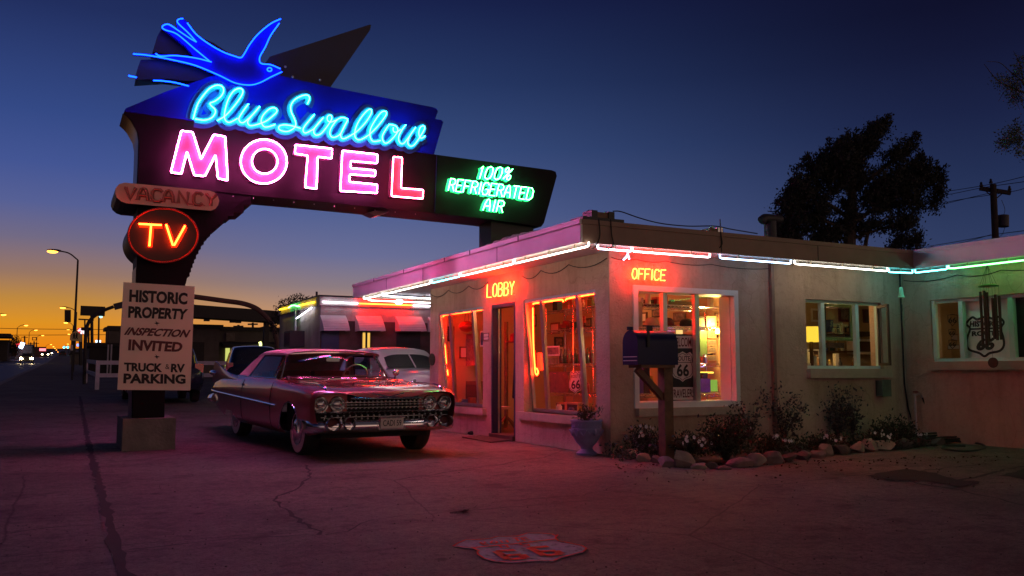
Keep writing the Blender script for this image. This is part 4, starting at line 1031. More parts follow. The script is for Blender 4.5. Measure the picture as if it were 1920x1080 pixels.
# --- inside the lobby windows
shz2 = [on_x(1070, py, 7.25).z for py in (579, 617, 682, 737)]
ysh = on_x(1024, 620, 7.25).y, on_x(1150, 620, 7.25).y
def wire_shelf_y(X0, X1, y0, y1, zs, label, top):
    t = thing('wire_shelf', label, 'shelf unit', ((X0+X1)/2, (y0+y1)/2, .055), group='chrome wire shelf units in the shop')
    for y in (y0, (y0+y1)/2, y1):
        for x in (X0, X1): part('post', MB().tube([(x, y, .055), (x, y, top)], .012, 8), 'chromewire', t, True)
    for z in zs:
        mb = MB()
        for x in (X0, X1):
            for dz in (0, -.045): mb.tube([(x, y0, z+dz), (x, y1, z+dz)], .006, 5)
            n = int((y1-y0)/.07); mb.tube([(x, y0+(y1-y0)*i/n, z-(.045 if i % 2 else 0)) for i in range(n+1)], .004, 4)
        for i in range(1, 7): mb.tube([(X0+(X1-X0)*i/7, y0, z), (X0+(X1-X0)*i/7, y1, z)], .003, 4)
        part('shelf', mb, 'chromewire', t)
wire_shelf_y(7.25, 7.62, min(ysh)+.25, max(ysh), shz2, 'wire shelf unit with bottles behind the slanted window nearest the planter', 2.15)
def onS(px, z, X=7.4): p = on_x(px, 640, X); return Vector((X, p.y, z))
for i, (px, m) in enumerate(((1052,'bottle'),(1059,'bottleg'),(1066,'bottle'),(1073,'bottle'),(1080,'bottleg'),(1087,'bottle'),(1094,'bottle'),(1101,'bottleg'),(1108,'bottle'))):
    p = onS(px, shz2[2]+.008); h = .24
    single('bottle', MB().lathe([(.032, 0), (.034, .02), (.034, h*.55), (.014, h*.75), (.014, h), (.005, h)], 10, Matrix.Translation(p)), m, 'soda bottle in the row on the middle wire shelf of the lobby window', 'bottle', 'soda bottles on the wire shelf', True)
for i, px in enumerate((1032, 1040, 1047)):
    p = onS(px, shz2[2]+.008); single('mug', MB().lathe([(.036, 0), (.038, .10), (.034, .10), (.032, .01), (.003, .01)], 12, Matrix.Translation(p)), 'cloth', 'pale mug in the row left of the soda bottles', 'mug', 'mugs on the wire shelf', True)
p = onS(1064, shz2[1]+.008)
tc_ = thing('model_car', 'small model of an old car on the upper lobby shelf', 'model car', p)
part('body', MB().box(p.x-.07, p.x+.07, p.y-.17, p.y+.17, p.z+.03, p.z+.09).lathe([(.085, .09), (.075, .14), (.04, .155), (.003, .156)], 12, Matrix.Translation(p)), 'maroon', tc_, 30)
for dy in (-.1, .1):
    for dx in (-.06, .06): part('wheel', MB().tube([(p.x+dx-.012, p.y+dy, p.z+.033), (p.x+dx+.012, p.y+dy, p.z+.033)], .033, 10), 'black', tc_)
def goodsx(name, px0, px1, py0, py1, X, dep, m, label, cat, inner=None, group=None):
    a, b = on_x(px0, py1, X), on_x(px1, py0, X)
    t = single(name, MB().box(X, X+dep, a.y, b.y, a.z, b.z), m, label, cat, group)
    if inner:
        w = min(abs(b.y-a.y), abs(b.z-a.z))*.16
        part('picture', MB().box(X-.003, X, min(a.y, b.y)+w, max(a.y, b.y)-w, a.z+w, b.z-w), inner, t)
    return t
goodsx('picture_frame', 1032, 1048, 604, 627, 8.6, .02, 'wood', 'wooden picture frame on the back wall of the lobby left of the model car', 'picture frame', 'paper')
goodsx('picture_frame', 1082, 1108, 596, 615, 8.6, .02, 'black', 'black picture frame on the back wall of the lobby right of the model car', 'picture frame', 'pictures')
goodsx('number_plate', 1017, 1049, 648, 668, 7.22, .006, 'paper', 'printed white plate leaning against the mugs', 'plate', 'pictures')
goodsx('notice', 1007, 1022, 661, 694, 6.76, .004, 'paper', 'white paper notice taped low inside the slanted window', 'notice')
goodsx('wooden_box', 1030, 1066, 697, 735, 7.3, .3, 'wood', 'large wooden box on the lower shelf behind the slanted window', 'box')
goodsx('carton', 1042, 1060, 756, 772, 7.05, .25, 'card', 'brown carton on the window ledge left of its twin', 'carton', 'boardblack')
goodsx('carton', 1062, 1084, 756, 774, 7.02, .25, 'card', 'brown carton on the window ledge right of its twin', 'carton', 'boardblack')
r66 = thing('window_sign', 'white ROUTE 66 shield sign standing inside the slanted lobby window', 'shield sign', on_x(1079, 738, 6.92))
def onR(px, py, l=0): return on_x(px, py, 6.92-l)
part('shield', MB().prism([onR(*p) for p in shield_pts(1079, 717, 26, 42)], (.01, 0, 0)), 'paper', r66)
part('shield_line', MB().ribbon([onR(*p, .004) for p in shield_pts(1079, 717, 23, 38)], .010, (1, 0, 0), True), 'decal', r66)
part('lettering', text_mb('ROUTE', [onR(1071,709,.005), onR(1088,707.5,.005), onR(1088,701.5,.005), onR(1071,703,.005)], bold=.015), 'decal', r66)
part('lettering', text_mb('66', [onR(1071,730,.005), onR(1088,729,.005), onR(1088,711.5,.005), onR(1071,713,.005)], bold=.03), 'decal', r66)
# things behind the far lobby window
goodsx('wall_poster', 858, 893, 625, 686, 7.1, .02, mat('red_poster', (.30,.10,.08), .6, var=.5, scale=14), 'framed poster standing inside the far lobby window', 'poster', 'pictures')
goodsx('bench', 856, 898, 715, 752, 7.1, .3, 'wood', 'wooden chest below the poster in the far lobby window', 'chest', 'brown')
p = on_x(875, 612, 6.95)
hl = thing('hanging_pot', 'round red pot hanging at the top of the far lobby window', 'hanging pot', p-Vector((0, 0, .1)))
part('pot', MB().ball(p, .15, .17, .11, 14, 8), 'redrim', hl, True)
part('cord', MB().tube([p+Vector((0, -.1, .08)), p+Vector((0, -.02, .42))], .004, 4).tube([p+Vector((0, .1, .08)), p+Vector((0, .02, .42))], .004, 4), 'cable', hl)
goodsx('notice', 900, 908, 620, 650, 6.76, .004, 'paper', 'blue and white paper notice at the right of the far lobby window', 'notice', 'navy')
# coat stand seen through the doorway
q = on_z(949, 797, .06); X_ = 7.35; Y_ = q.y*X_/q.x
ct = thing('coat_stand', 'wooden coat stand with a red hat just inside the doorway', 'coat stand', (X_, Y_, .055))
part('pole', MB().tube([(X_, Y_, .06), (X_, Y_, 2.0)], .04, 8), 'wood', ct)
ft = MB()
for k in range(4): ft.tube([(X_, Y_, .28), (X_+.16*math.cos(k*1.57+.5), Y_+.16*math.sin(k*1.57+.5), .16), (X_+.26*math.cos(k*1.57+.5), Y_+.26*math.sin(k*1.57+.5), .06)], .022, 6)
part('foot', ft, 'wood', ct, True)
single('coat', MB().lathe([(.02, 1.42), (.16, 1.36), (.19, 1.0), (.22, .62), (.2, .6)], 12, Matrix.Translation((X_+.20, Y_-.18, 0)) @ Matrix.Scale(.6, 4, (1, 0, 0))), 'blackcloth', 'long black coat hanging on the coat stand inside the doorway', 'coat', smooth_=True)
single('hat', MB().lathe([(.20, 1.62), (.20, 1.64), (.11, 1.65), (.11, 1.76), (.06, 1.79), (.003, 1.79)], 16, Matrix.Translation((X_+.14, Y_-.12, 0))), 'redrim', 'red brimmed hat on the coat stand inside the doorway', 'hat', smooth_=True)

# --- clutter on the shelves and pictures on the far walls
M['tin_red'] = mat('red_tin', (.30, .04, .03), .4, var=.3, scale=20); M['tin_blue'] = mat('blue_tin', (.05, .08, .22), .4, var=.3, scale=20)
M['tin_yellow'] = mat('yellow_tin', (.42, .28, .05), .45, var=.3, scale=20); M['steel'] = mat('plain_steel', (.4, .4, .4), .3, .8)
rs = random.Random(21)
SH = [('red', 'tin_red'), ('blue', 'tin_blue'), ('yellow', 'tin_yellow'), ('white', 'paper'), ('brown', 'card'), ('dark', 'black'), ('steel', 'steel'), ('green', 'green')]
WHERE = ['at the far left', 'left of the centre', 'near the centre', 'right of the centre', 'at the far right']
def clutter(P0, P1, n, where, hmax=.24, depth=Vector((0, .1, 0))):
    P0, P1 = Vector(P0), Vector(P1); last = None
    for i in range(n):
        f = (i+rs.uniform(.2, .8))/n; p = P0.lerp(P1, f)+depth*rs.uniform(0, 1); k = rs.randrange(5); c, m = SH[rs.randrange(len(SH))]; h = rs.uniform(.4, 1)*hmax; w = rs.uniform(.03, .07)
        T = Matrix.Translation(p) @ Matrix.Rotation(rs.uniform(-.4, .4), 4, 'Z'); mb = MB(); kind = ['box', 'jar', 'figurine', 'book stack', 'mug'][k]
        if k == 0: mb.box(-w, w, -w*.7, w*.7, 0, h, T).box(-w*1.04, w*1.04, -w*.74, w*.74, h*.82, h*1.02, T)
        elif k == 1: mb.lathe([(w*.8, 0), (w*.85, h*.1), (w*.85, h*.7), (w*.55, h*.8), (w*.6, h*.82), (w*.6, h*.95), (.003, h*.96)], 12, T)
        elif k == 2: mb.lathe([(w*.7, 0), (w*.5, h*.12), (w*.35, h*.3), (w*.6, h*.55), (w*.3, h*.7), (w*.42, h*.85), (.003, h)], 10, T)
        elif k == 3:
            z = 0
            for _ in range(rs.randrange(2, 5)): dz = rs.uniform(.02, .04); mb.box(-w*1.5, w*1.5, -w, w, z, z+dz-.001, T @ Matrix.Rotation(rs.uniform(-.2, .2), 4, 'Z')); z += dz
        else: mb.lathe([(.034, 0), (.038, .09), (.034, .09), (.03, .012), (.003, .012)], 12, T).tube([T @ Vector((.036, 0, .02)), T @ Vector((.06, 0, .035)), T @ Vector((.06, 0, .065)), T @ Vector((.036, 0, .075))], .006, 5)
        single(kind.replace(' ', '_'), mb, m, f'{c} {kind} {WHERE[min(4, int(f*5))]} of {where}', kind, 'souvenirs on the wire shelves', 35)
ya, yb = 10.33, .2
for z, n, w in ((shz[0], 9, 'the top shelf in the office window'), (shz[2], 9, 'the third shelf in the office window'), (shz[3], 8, 'the lowest shelf in the office window')):
    clutter((7.22, ya, z+.008), (8.85, ya, z+.008), n, w, .26 if z > 1 else .3, Vector((0, .2, 0)))
y0_, y1_ = min(ysh)+.35, max(ysh)-.1
for z, n, w in ((shz2[0], 9, 'the top shelf in the nearer lobby window'), (shz2[1], 7, 'the second shelf in the nearer lobby window'), (shz2[3], 9, 'the lowest shelf in the nearer lobby window')):
    clutter((7.32, y0_, z+.008), (7.32, y1_, z+.008), n, w, .22, Vector((.2, 0, 0)))
clutter((XW+.24, 10.0, .49), (XW+.30, 11.5, .49), 6, 'the ledge inside the nearer lobby window', .14, Vector((.08, 0, 0)))
part('window_ledge', MB().box(XW+.171, XW+.55, 9.93, 11.97, .44, .485), 'sill', bld); part('window_ledge', MB().box(XW+.171, XW+.55, 13.43, 15.37, .44, .485), 'sill', bld)
clutter((XW+.26, 13.6, .49), (XW+.32, 15.2, .49), 6, 'the ledge inside the far lobby window', .2, Vector((.08, 0, 0)))
clutter((9.85, 10.58, 1.105), (11.9, 10.58, 1.105), 18, 'the counter in the small window', .34, Vector((0, .28, 0)))
for i, (px0, px1, py0, py1, ft, inn, l) in enumerate(((1196,1212,585,606,'wood','paper','framed print at the upper left of the yellow back wall'), (1222,1240,578,596,'black','pictures','black framed print high on the yellow back wall'), (1262,1284,584,604,'wood','pictures','wide framed print behind the caps on the back wall'), (1318,1334,640,668,'black','paper','tall certificate on the back wall behind the sepia photos'), (1340,1354,585,606,'wood','card','small framed print at the upper right of the back wall'))):
    goodsx('picture_frame', px0, px1, py0, py1, 9.27, .025, ft, l, 'picture frame', inn)
for i, (px0, px1, py0, py1, ft, inn, l) in enumerate(((993,1006,590,612,'wood','paper','upright framed print at the left of the lobby end wall'), (1040,1056,632,650,'black','pictures','low dark print on the lobby end wall'), (1062,1078,588,606,'tin_yellow','paper','yellow framed print on the lobby end wall'), (862,876,650,672,'wood','paper','framed print low on the end wall seen in the far lobby window'), (840,852,612,640,'black','pictures','tall dark print on the end wall at the left of the far lobby window'))):
    goods('wall_print', px0, px1, py0, py1, 15.46, .025, ft, l, 'picture', inn)
goods('route_shield', 1536-14, 1536+2, 579, 603, 12.55, .02, 'paper', 'pale shield picture on the back wall at the left of the small window', 'picture', 'card')
goods('cabinet', 1514, 1536, 655, 672, 11.4, .4, 'white', 'low white cabinet below the lit table lamp', 'cabinet', 'brown')
goods('wall_print', 1586, 1602, 612, 634, 12.56, .02, 'black', 'black framed print between the hanging sign and the fire surround', 'picture', 'card')
goods('curtain', 1637, 1648, 570, 670, 10.0, .04, 'blackcloth', 'dark curtain at the right edge of the small window', 'curtain')
# behind the wing window: a strip of warm lit room with notices
goodsx('notice', 1783, 1797, 626, 640, 12.75, .01, 'card', 'tan notice behind the left pane of the right window', 'notice', 'paper')
goodsx('notice', 1777, 1799, 646, 656, 12.75, .01, 'card', 'long tan notice low behind the left pane of the right window', 'notice', 'paper')

cl = thing('added_lobby_lamp', 'added warm fill lamp inside the lobby above the shelves', 'lamp', (8.35, 12.7, 2.45))  # lamp added to brighten the lobby, no such fitting in view
part('bulb', MB().ball((8.35, 12.7, 2.5), .06, .06, .07, 12, 8), em('added_lobby_bulb', (6, 3, .8)), cl, True)
part('rose', MB().tube([(8.35, 12.7, 2.57), (8.35, 12.7, 2.629)], .05, 10), 'white', cl)
o = lamp_point((8.35, 12.7, 2.36), 13, (1, .52, .2), .08); o.parent = cl; o.location = Vector(o.location)-Vector(cl.location)

dl = thing('added_wing_lamp', 'added small warm fill lamp behind the left pane of the right window', 'lamp', (12.95, 8.75, 1.30))  # added light source for the wing room, not a visible lamp
part('shade', MB().lathe([(.10, 1.50), (.06, 1.62)], 16, Matrix.Translation((12.95, 8.75, 0))), em('added_wing_shade', (1.0, .55, .12)), dl, True)
part('stem', MB().tube([(12.95, 8.75, 1.30), (12.95, 8.75, 1.50)], .015, 8), 'brown', dl)
o = lamp_point((12.85, 8.6, 1.75), 2.2, (1, .62, .25)); o.parent = dl; o.location = Vector(o.location)-Vector(dl.location)
single('desk', MB().box(12.6, 13.6, 8.0, 9.4, 1.24, 1.295).box(12.65, 12.72, 8.05, 8.12, .0, 1.239).box(12.65, 12.72, 9.28, 9.35, .0, 1.239), 'wood', 'wooden desk top behind the right window', 'desk')

for i, (z, w) in enumerate(((1.50, 'the lower wall shelf in the small window'), (1.86, 'the upper wall shelf in the small window'))):
    a, b = on_y(1538, 640, 12.3), on_y(1600, 640, 12.3)
    single('wall_shelf', MB().box(a.x, b.x, 12.3, 12.59, z-.03, z), 'wood', ['lower', 'upper'][i]+' wooden wall shelf at the back of the small window', 'shelf')
    clutter((a.x+.1, 12.36, z+.003), (b.x-.1, 12.36, z+.003), 9, w, .26, Vector((0, .12, 0)))
# ------------------------------------------------------------------ cars
M['caddy'] = mat('rose_car_paint', (.34, .065, .062), .34, .2, var=.03, coat=1.0)
M['softtop'] = mat('pale_rose_fabric', (.82, .68, .66), .85, var=.08, scale=20, bump=.2, bscale=200)
M['chrome'] = mat('chrome', (.78, .77, .78), .09, 1.0, var=.02)
M['tyre'] = mat('tyre_rubber', (.016, .016, .017), .75, var=.2)
M['whitewall'] = mat('whitewall', (.60, .55, .52), .6, var=.08)
M['carglass'] = glass('car_glass', (.62, .64, .66), .55)
M['seat'] = mat('dark_red_vinyl', (.08, .02, .02), .5, var=.1)
M['interior'] = mat('dark_cabin', (.015, .012, .012), .8, var=.1)
M['lens'] = mat('headlamp_lens', (.42, .40, .40), .12, .75, var=.25, scale=30, coat=1.)
M['tail'] = mat('tail_lamp_red', (.35, .012, .01), .15, var=.05, coat=1.)
def cr1(xs, ys, x):
    """monotone-ish cubic through (xs, ys)"""
    if x <= xs[0]: return ys[0]
    if x >= xs[-1]: return ys[-1]
    i = max(k for k in range(len(xs)-1) if xs[k] <= x)
    h = xs[i+1]-xs[i]; t = (x-xs[i])/h
    def sl(k):
        if k <= 0 or k >= len(xs)-1: return 0 if len(xs) < 3 else (ys[min(k+1, len(xs)-1)]-ys[max(k-1, 0)])/(xs[min(k+1, len(xs)-1)]-xs[max(k-1, 0)])
        a = (ys[k]-ys[k-1])/(xs[k]-xs[k-1]); b = (ys[k+1]-ys[k])/(xs[k+1]-xs[k])
        return 0 if a*b <= 0 else 2*a*b/(a+b)
    m0, m1 = sl(i)*h, sl(i+1)*h
    return (2*t**3-3*t*t+1)*ys[i]+(t**3-2*t*t+t)*m0+(-2*t**3+3*t*t)*ys[i+1]+(t**3-t*t)*m1
def loft(stations, nf, sub, cut=None, capf=True, capb=True):
    """half-section loft along the car (front is -y), mirrored about x=0"""
    st = sorted(stations, key=lambda s: s[0]); fs = [s[0] for s in st]; n = len(st[0][1]); rows = []
    for k in range(nf+1):
        f = fs[0]+(fs[-1]-fs[0])*k/nf
        half = [Vector((cr1(fs, [s[1][j][0] for s in st], f), -f, cr1(fs, [s[1][j][1] for s in st], f))) for j in range(n)]
        hs_ = spline(half, sub)
        full = [Vector((-p.x, p.y, p.z)) for p in hs_]+[p for p in hs_[::-1]][1:]
        rows.append(full)
    mb = MB(); m = len(rows[0]); mb.v = [tuple(p) for r in rows for p in r]
    for i in range(len(rows)-1):
        for j in range(m-1):
            q = (i*m+j, i*m+j+1, (i+1)*m+j+1, (i+1)*m+j)
            c = sum((Vector(mb.v[a]) for a in q), Vector())/4
            if cut and cut(c): continue
            mb.f.append(q)
    if capb: mb.f.append(tuple(range(m))[::-1])
    if capf: mb.f.append(tuple((len(rows)-1)*m+j for j in range(m)))
    return mb
def wheel(parent, x, f, r, w, white=True, hub='chrome'):
    o = 1 if x > 0 else -1; y = -f
    T = Matrix.Translation((x, y, r)) @ Matrix.Rotation(math.pi/2*o, 4, 'Y')
    wb = part('wheel', MB().lathe([(r*.60, -w/2), (r*.93, -w/2), (r, -w*.32), (r, w*.32), (r*.93, w/2), (r*.60, w/2)], 32, T), 'tyre', parent, 35)
    if white: part('whitewall', MB().lathe([(r*.62, w/2+.001), (r*.88, w/2+.002), (r*.88, w/2-.005)], 32, T), 'whitewall', wb)
    part('hubcap', MB().lathe([(r*.62, w/2-.01), (r*.60, w/2+.012), (r*.42, w/2+.004), (r*.3, w/2+.035), (r*.12, w/2+.05), (.002, w/2+.052)], 28, T), hub, wb, 35)
    return wb
cad = thing('parked_car', 'rose coloured finned convertible parked by the lobby with its soft top up', 'car', (3.67, 13.3, gz(3.67, 13.3)-.005), (R(.9), 0, .06), local=True)
cst = [(2.55, [(.75,.42),(.91,.46),(.955,.58),(.965,.72),(.945,.80),(.84,.845),(.58,.84),(.35,.79),(0,.795)]),
 (2.48, [(.80,.36),(.96,.43),(.995,.58),(1.0,.74),(.98,.835),(.86,.880),(.58,.870),(.35,.856),(0,.858)]),
 (2.10, [(.90,.30),(1.0,.40),(1.015,.60),(1.012,.76),(.985,.88),(.86,.925),(.60,.918),(.38,.912),(0,.918)]),
 (1.20, [(.92,.27),(1.0,.38),(1.02,.62),(1.012,.78),(.98,.91),(.87,.952),(.65,.948),(.40,.948),(0,.956)]),
 (.88, [(.92,.26),(1.0,.37),(1.02,.63),(1.012,.79),(.98,.925),(.89,.975),(.70,.965),(.40,.968),(0,.985)]),
 (.55, [(.92,.26),(1.0,.37),(1.02,.64),(1.012,.79),(.975,.93),(.91,.98),(.82,.975),(.50,.93),(0,.93)]),
 (-1.2, [(.92,.26),(1.0,.37),(1.025,.68),(1.015,.81),(.97,.94),(.91,.985),(.80,.98),(.50,.94),(0,.94)]),
 (-1.55, [(.92,.26),(1.0,.37),(1.025,.69),(1.015,.81),(.97,.94),(.91,.985),(.75,.98),(.40,1.0),(0,1.0)]),
 (-2.2, [(.90,.28),(1.0,.39),(1.025,.70),(1.012,.81),(.97,.93),(.90,.98),(.75,.95),(.40,.955),(0,.96)]),
 (-2.8, [(.86,.36),(.95,.45),(1.01,.71),(.99,.81),(.94,.90),(.87,.94),(.70,.90),(.40,.90),(0,.90)]),
 (-3.16, [(.78,.47),(.86,.53),(.95,.71),(.94,.77),(.90,.83),(.84,.85),(.70,.84),(.40,.84),(0,.84)])]
def ccut(c):
    s = abs(c.x) > .8
    return s and (((-c.y-1.65)/.43)**2+((c.z-.33)/.37)**2 < 1 or ((-c.y+1.65)/.44)**2+((c.z-.16)/.27)**2 < 1)
part('body', loft(cst, 220, 5, ccut, capf=False), 'caddy', cad, 'all')
for f in (1.65, -1.65):
    for s in (-1, 1): part('wheel_well', MB().box(s*.60, s*(.90 if f > 0 else .80), -f-.46, -f+.46, .32, .80), 'interior', cad)
part('underbody', MB().box(-.74, .74, -2.15, 2.2, .25, .34), 'interior', cad)
part('grille_backing', MB().box(-.94, .94, -2.40, -2.36, .38, .84), 'interior', cad)
# wheel arch lip
for s in (-1, 1):
    part('arch_lip', MB().tube([(s*1.016, -1.65-.43*math.cos(a*math.pi/16), .33+.37*math.sin(a*math.pi/16)) for a in range(0, 17)], .008, 5), 'chrome', cad, True)
# fins with twin bullet lamps
for s in (-1, 1):
    fx = [-3.06, -2.98, -2.6, -2.2, -1.8, -1.35]; fzv = [1.17, 1.20, 1.13, 1.06, 1.005, .978]
    rows = []
    for k in range(31):
        f = -3.06+(3.06-1.35)*k/30; c = cr1(fx, fzv, f); b = .90 if f > -2.8 else .86
        rows.append([(s*.70, -f, b), (s*(.82), -f, b+(c-b)*.25), (s*.915, -f, b+(c-b)*.8), (s*.932, -f, c-.004), (s*.942, -f, c), (s*.955, -f, c-.004), (s*.965, -f, b+(c-b)*.75), (s*.978, -f, b+(c-b)*.3), (s*.975, -f, b-.03)])
    mb = MB().grid(rows); mb.f.append(tuple(range(9)))
    part('tail_fin', mb, 'caddy', cad, 50)
    part('fin_trim', MB().tube([(s*.948, -(-3.06+1.71*k/20), cr1(fx, fzv, -3.06+1.71*k/20)+.003) for k in range(21)], .007, 5), 'chrome', cad, True)
    for dx in (-.045, .045):
        T = Matrix.Translation((s*(.945+dx), 2.86, 1.01)) @ Matrix.Rotation(-math.pi/2, 4, 'X')
        tl_ = part('tail_lamp', MB().lathe([(.004, .44), (.018, .38), (.030, .31), (.036, .24)], 14, T), 'tail', cad, True)
        part('bezel', MB().lathe([(.037, .245), (.045, .18), (.045, .0), (.02, -.10), (.003, -.14)], 14, T), 'chrome', tl_, True)
    part('tail_pod', MB().ball((s*.84, 3.13, .73), .10, .10, .085, 14, 8), 'chrome', cad, True)
part('rear_bumper', MB().tube(spline([(-.98,2.75,.58),(-.97,3.08,.56),(-.7,3.2,.52),(0,3.24,.52),(.7,3.2,.52),(.97,3.08,.56),(.98,2.75,.58)], 4), .075, 8), 'chrome', cad, True)
# side trim, handles, seams
for s in (-1, 1):
    part('side_trim', MB().tube([(s*(cr1([-3.2,-2.8,-1,1.3],[.962,1.016,1.032,1.029], f)), -f, .705-.075*(f+3.1)/4.4) for f in [-3.1+.22*k for k in range(20)]], .013, 8), 'chrome', cad, True)
    part('belt_trim', MB().tube([(s*.912, -f, .988) for f in [-1.5+.2*k for k in range(12)]], .008, 5), 'chrome', cad, True)
    part('door_handle', MB().bar((s*1.012, .62, .865), (s*1.012, .80, .865), .022, .03), 'chrome', cad)
    for f in (.78, -.82): part('door_seam', MB().tube([(s*(cr1([.28,.37,.64,.79,.93,.98],[.94,1.003,1.026,1.018,.978,.912], z)+.000), -f, z) for z in [.30+.035*k for k in range(20)]], .004, 4), 'interior', cad)
    # fender-top ornaments
    part('fender_ornament', MB().tube(spline([(s*.80, -1.55, .945), (s*.80, -1.9, .95), (s*.80, -2.25, .935), (s*.80, -2.42, .91), (s*.80, -2.50, .86)], 4), [.006]*8+[.016]*9, 6), 'chrome', cad, True)
    # headlamps
    for hx in (.64, .86):
        T = Matrix.Translation((s*hx, -2.42, .70)) @ Matrix.Rotation(math.pi/2, 4, 'X')
        h = part('headlight', MB().lathe([(.082, .0), (.080, .02), (.062, .045), (.03, .058), (.002, .062)], 24, T), 'lens', cad, True)
        part('bezel', MB().lathe([(.085, -.05), (.105, -.04), (.106, .03), (.096, .048), (.083, .03)], 24, T), 'chrome', h, 40)
    part('headlight_panel', MB().box(s*.50, s*.965, -2.415, -2.40, .585, .83), 'caddy', cad)
    # bumper pods
    for hx, rx, rz in ((.56, .078, .078), (.76, .105, .082)):
        mb = MB(); rows = []
        for (k, y) in ((.55, -2.30), (.9, -2.48), (1.0, -2.62), (1.02, -2.70), (.94, -2.72), (.86, -2.68), (.82, -2.60)):
            rows.append([(s*hx+rx*k*math.cos(a*math.pi/12), y, .475+rz*k*math.sin(a*math.pi/12)) for a in range(25)])
        pod = part('bumper_pod', mb.grid(rows), 'chrome', cad, True)
        part('lamp', MB().lathe([(rx*.8, 0), (rx*.5, .02), (.003, .03)], 20, Matrix.Translation((s*hx, -2.60, .475)) @ Matrix.Rotation(math.pi/2, 4, 'X') @ Matrix.Scale(rz/rx, 4, (0, 1, 0))), 'boardmaroon', pod, True)
# hood lip, bumper bars
def bumper(zs, path, name):
    rows = [[(x*k, y-d, z) for (z, d) in zs] for (x, y), k in path]; part(name, MB().grid(rows), 'chrome', cad, True)
sp2 = [(p.x, p.y) for p in spline([(-1.0,-2.02,0),(-1.03,-2.25,0),(-.97,-2.50,0),(-.80,-2.60,0),(-.5,-2.64,0),(0,-2.66,0),(.5,-2.64,0),(.80,-2.60,0),(.97,-2.50,0),(1.03,-2.25,0),(1.0,-2.02,0)], 5)]
bumper([(.345,-.10),(.355,-.03),(.38,.0),(.43,.012),(.475,.0),(.50,-.03),(.505,-.10)], [(p, 1) for p in sp2], 'bumper')
sp3 = [(p.x, p.y) for p in spline([(-1.0,-2.15,0),(-.99,-2.42,0),(-.85,-2.53,0),(-.5,-2.56,0),(0,-2.58,0),(.5,-2.56,0),(.85,-2.53,0),(.99,-2.42,0),(1.0,-2.15,0)], 5)]
bumper([(.585,-.10),(.588,-.02),(.600,.0),(.612,-.02),(.615,-.10)], [(p, 1) for p in sp3], 'grille_bar')
part('hood_lip', MB().tube(spline([(-.50,-2.555,.775),(-.3,-2.565,.772),(0,-2.57,.772),(.3,-2.565,.772),(.50,-2.555,.775)], 4), .012, 6), 'chrome', cad, True)
gb = MB()
for r_, z in enumerate((.735, .692, .649, .649, .558, .518)):
    if r_ == 3: continue
    n = 21
    for k in range(n):
        x = -.58+1.16*k/(n-1) if r_ < 4 else -.80+1.6*k/(n-1)
        gb.ball((x, -2.475, z), .0125, .018, .0125, 8, 5)
for z in (.72, .69, .655, .54): gb.box(-.58 if z > .6 else -.85, .58 if z > .6 else .85, -2.455, -2.448, z-.002, z+.002)
part('grille', gb, mat('grille_chrome', (.85, .83, .83), .32, .9, var=.03), cad)
part('hood_emblem', MB().tube([(-.22, -2.545, .835), (0, -2.60, .79), (.22, -2.545, .835)], .010, 6), 'chrome', cad, True)
pl = part('number_plate', MB().box(-.155, .155, -2.70, -2.693, .405, .525), 'paper', cad)
part('plate_frame', MB().tube([(-.175, -2.70, .39), (.175, -2.70, .39), (.175, -2.70, .54), (-.175, -2.70, .54)], .012, 6, True), 'chrome', pl)
part('lettering', text_mb('CADI 59', [(-.125, -2.703, .43), (.125, -2.703, .43), (.125, -2.703, .505), (-.125, -2.703, .505)], bold=.01), 'decal', pl)
# glass and top
def wsh(u, v):
    bx, bf = .80*u, .84-.25*u*u*u*u-.04*u*u; tx, tf, tz = .675*u, .50-.15*u*u, 1.325+.03*(1-u*u)
    b = Vector((bx, -bf, .975)); t = Vector((tx, -tf, tz)); p = b.lerp(t, v); p.y -= .03*math.sin(math.pi*v); return p
part('windscreen', MB().grid([[wsh(-1+2*i/24, j/8) for j in range(9)] for i in range(25)]), 'carglass', cad, 'all')
wfr = MB()
for s in (-1, 1): wfr.tube([wsh(s, j/8)+Vector((s*.008, .01, 0)) for j in range(9)], .016, 6)
wfr.tube([wsh(-1+2*i/24, 1)+Vector((0, 0, .01)) for i in range(25)], .014, 6)
wfr.tube([wsh(-1+2*i/24, 0)+Vector((0, -.01, .012)) for i in range(25)], .010, 6)
part('windscreen_frame', wfr, 'chrome', cad, True)
for s in (-.25, .40): part('wiper', MB().tube([(s, -.90, .99), (s-.42, -.86, 1.01)], .007, 5), 'chrome', cad)
tp = [(.52, [(.70,1.305),(.69,1.345),(.55,1.372),(.28,1.385),(0,1.388)]), (.2, [(.715,1.32),(.705,1.365),(.56,1.395),(.28,1.412),(0,1.416)]), (-.6, [(.715,1.325),(.70,1.372),(.56,1.402),(.28,1.42),(0,1.424)]),
 (-1.0, [(.72,1.27),(.70,1.325),(.56,1.36),(.28,1.375),(0,1.378)]), (-1.35, [(.76,1.08),(.72,1.12),(.57,1.15),(.28,1.16),(0,1.162)]), (-1.60, [(.80,.97),(.76,.985),(.58,.995),(.28,1.0),(0,1.0)])]
mb = loft(tp, 40, 3, capf=False, capb=False)
for s in (-1, 1):   # fabric quarter panels down to the belt
    rows = []
    for k in range(13):
        f = -.66-.94*k/12
        zt = cr1([-1.6,-1.35,-1.0,-.6],[.972,1.085,1.275,1.328], f); zb = .985 if f < -.93 else .985+(zt-.985)*min(1, (f+.93)/.27)
        xt = cr1([-1.6,-1.35,-1.0,-.6],[.80,.76,.72,.715], f)
        rows.append([(s*(xt+(.885-xt)*(1-(z-.985)/.343) if True else xt), -f, z) for z in [zb+(zt-zb)*j/4 for j in range(5)]])
    mb2 = MB().grid(rows); mb.add(mb2.v, mb2.f)
part('soft_top', mb, 'softtop', cad, 45)
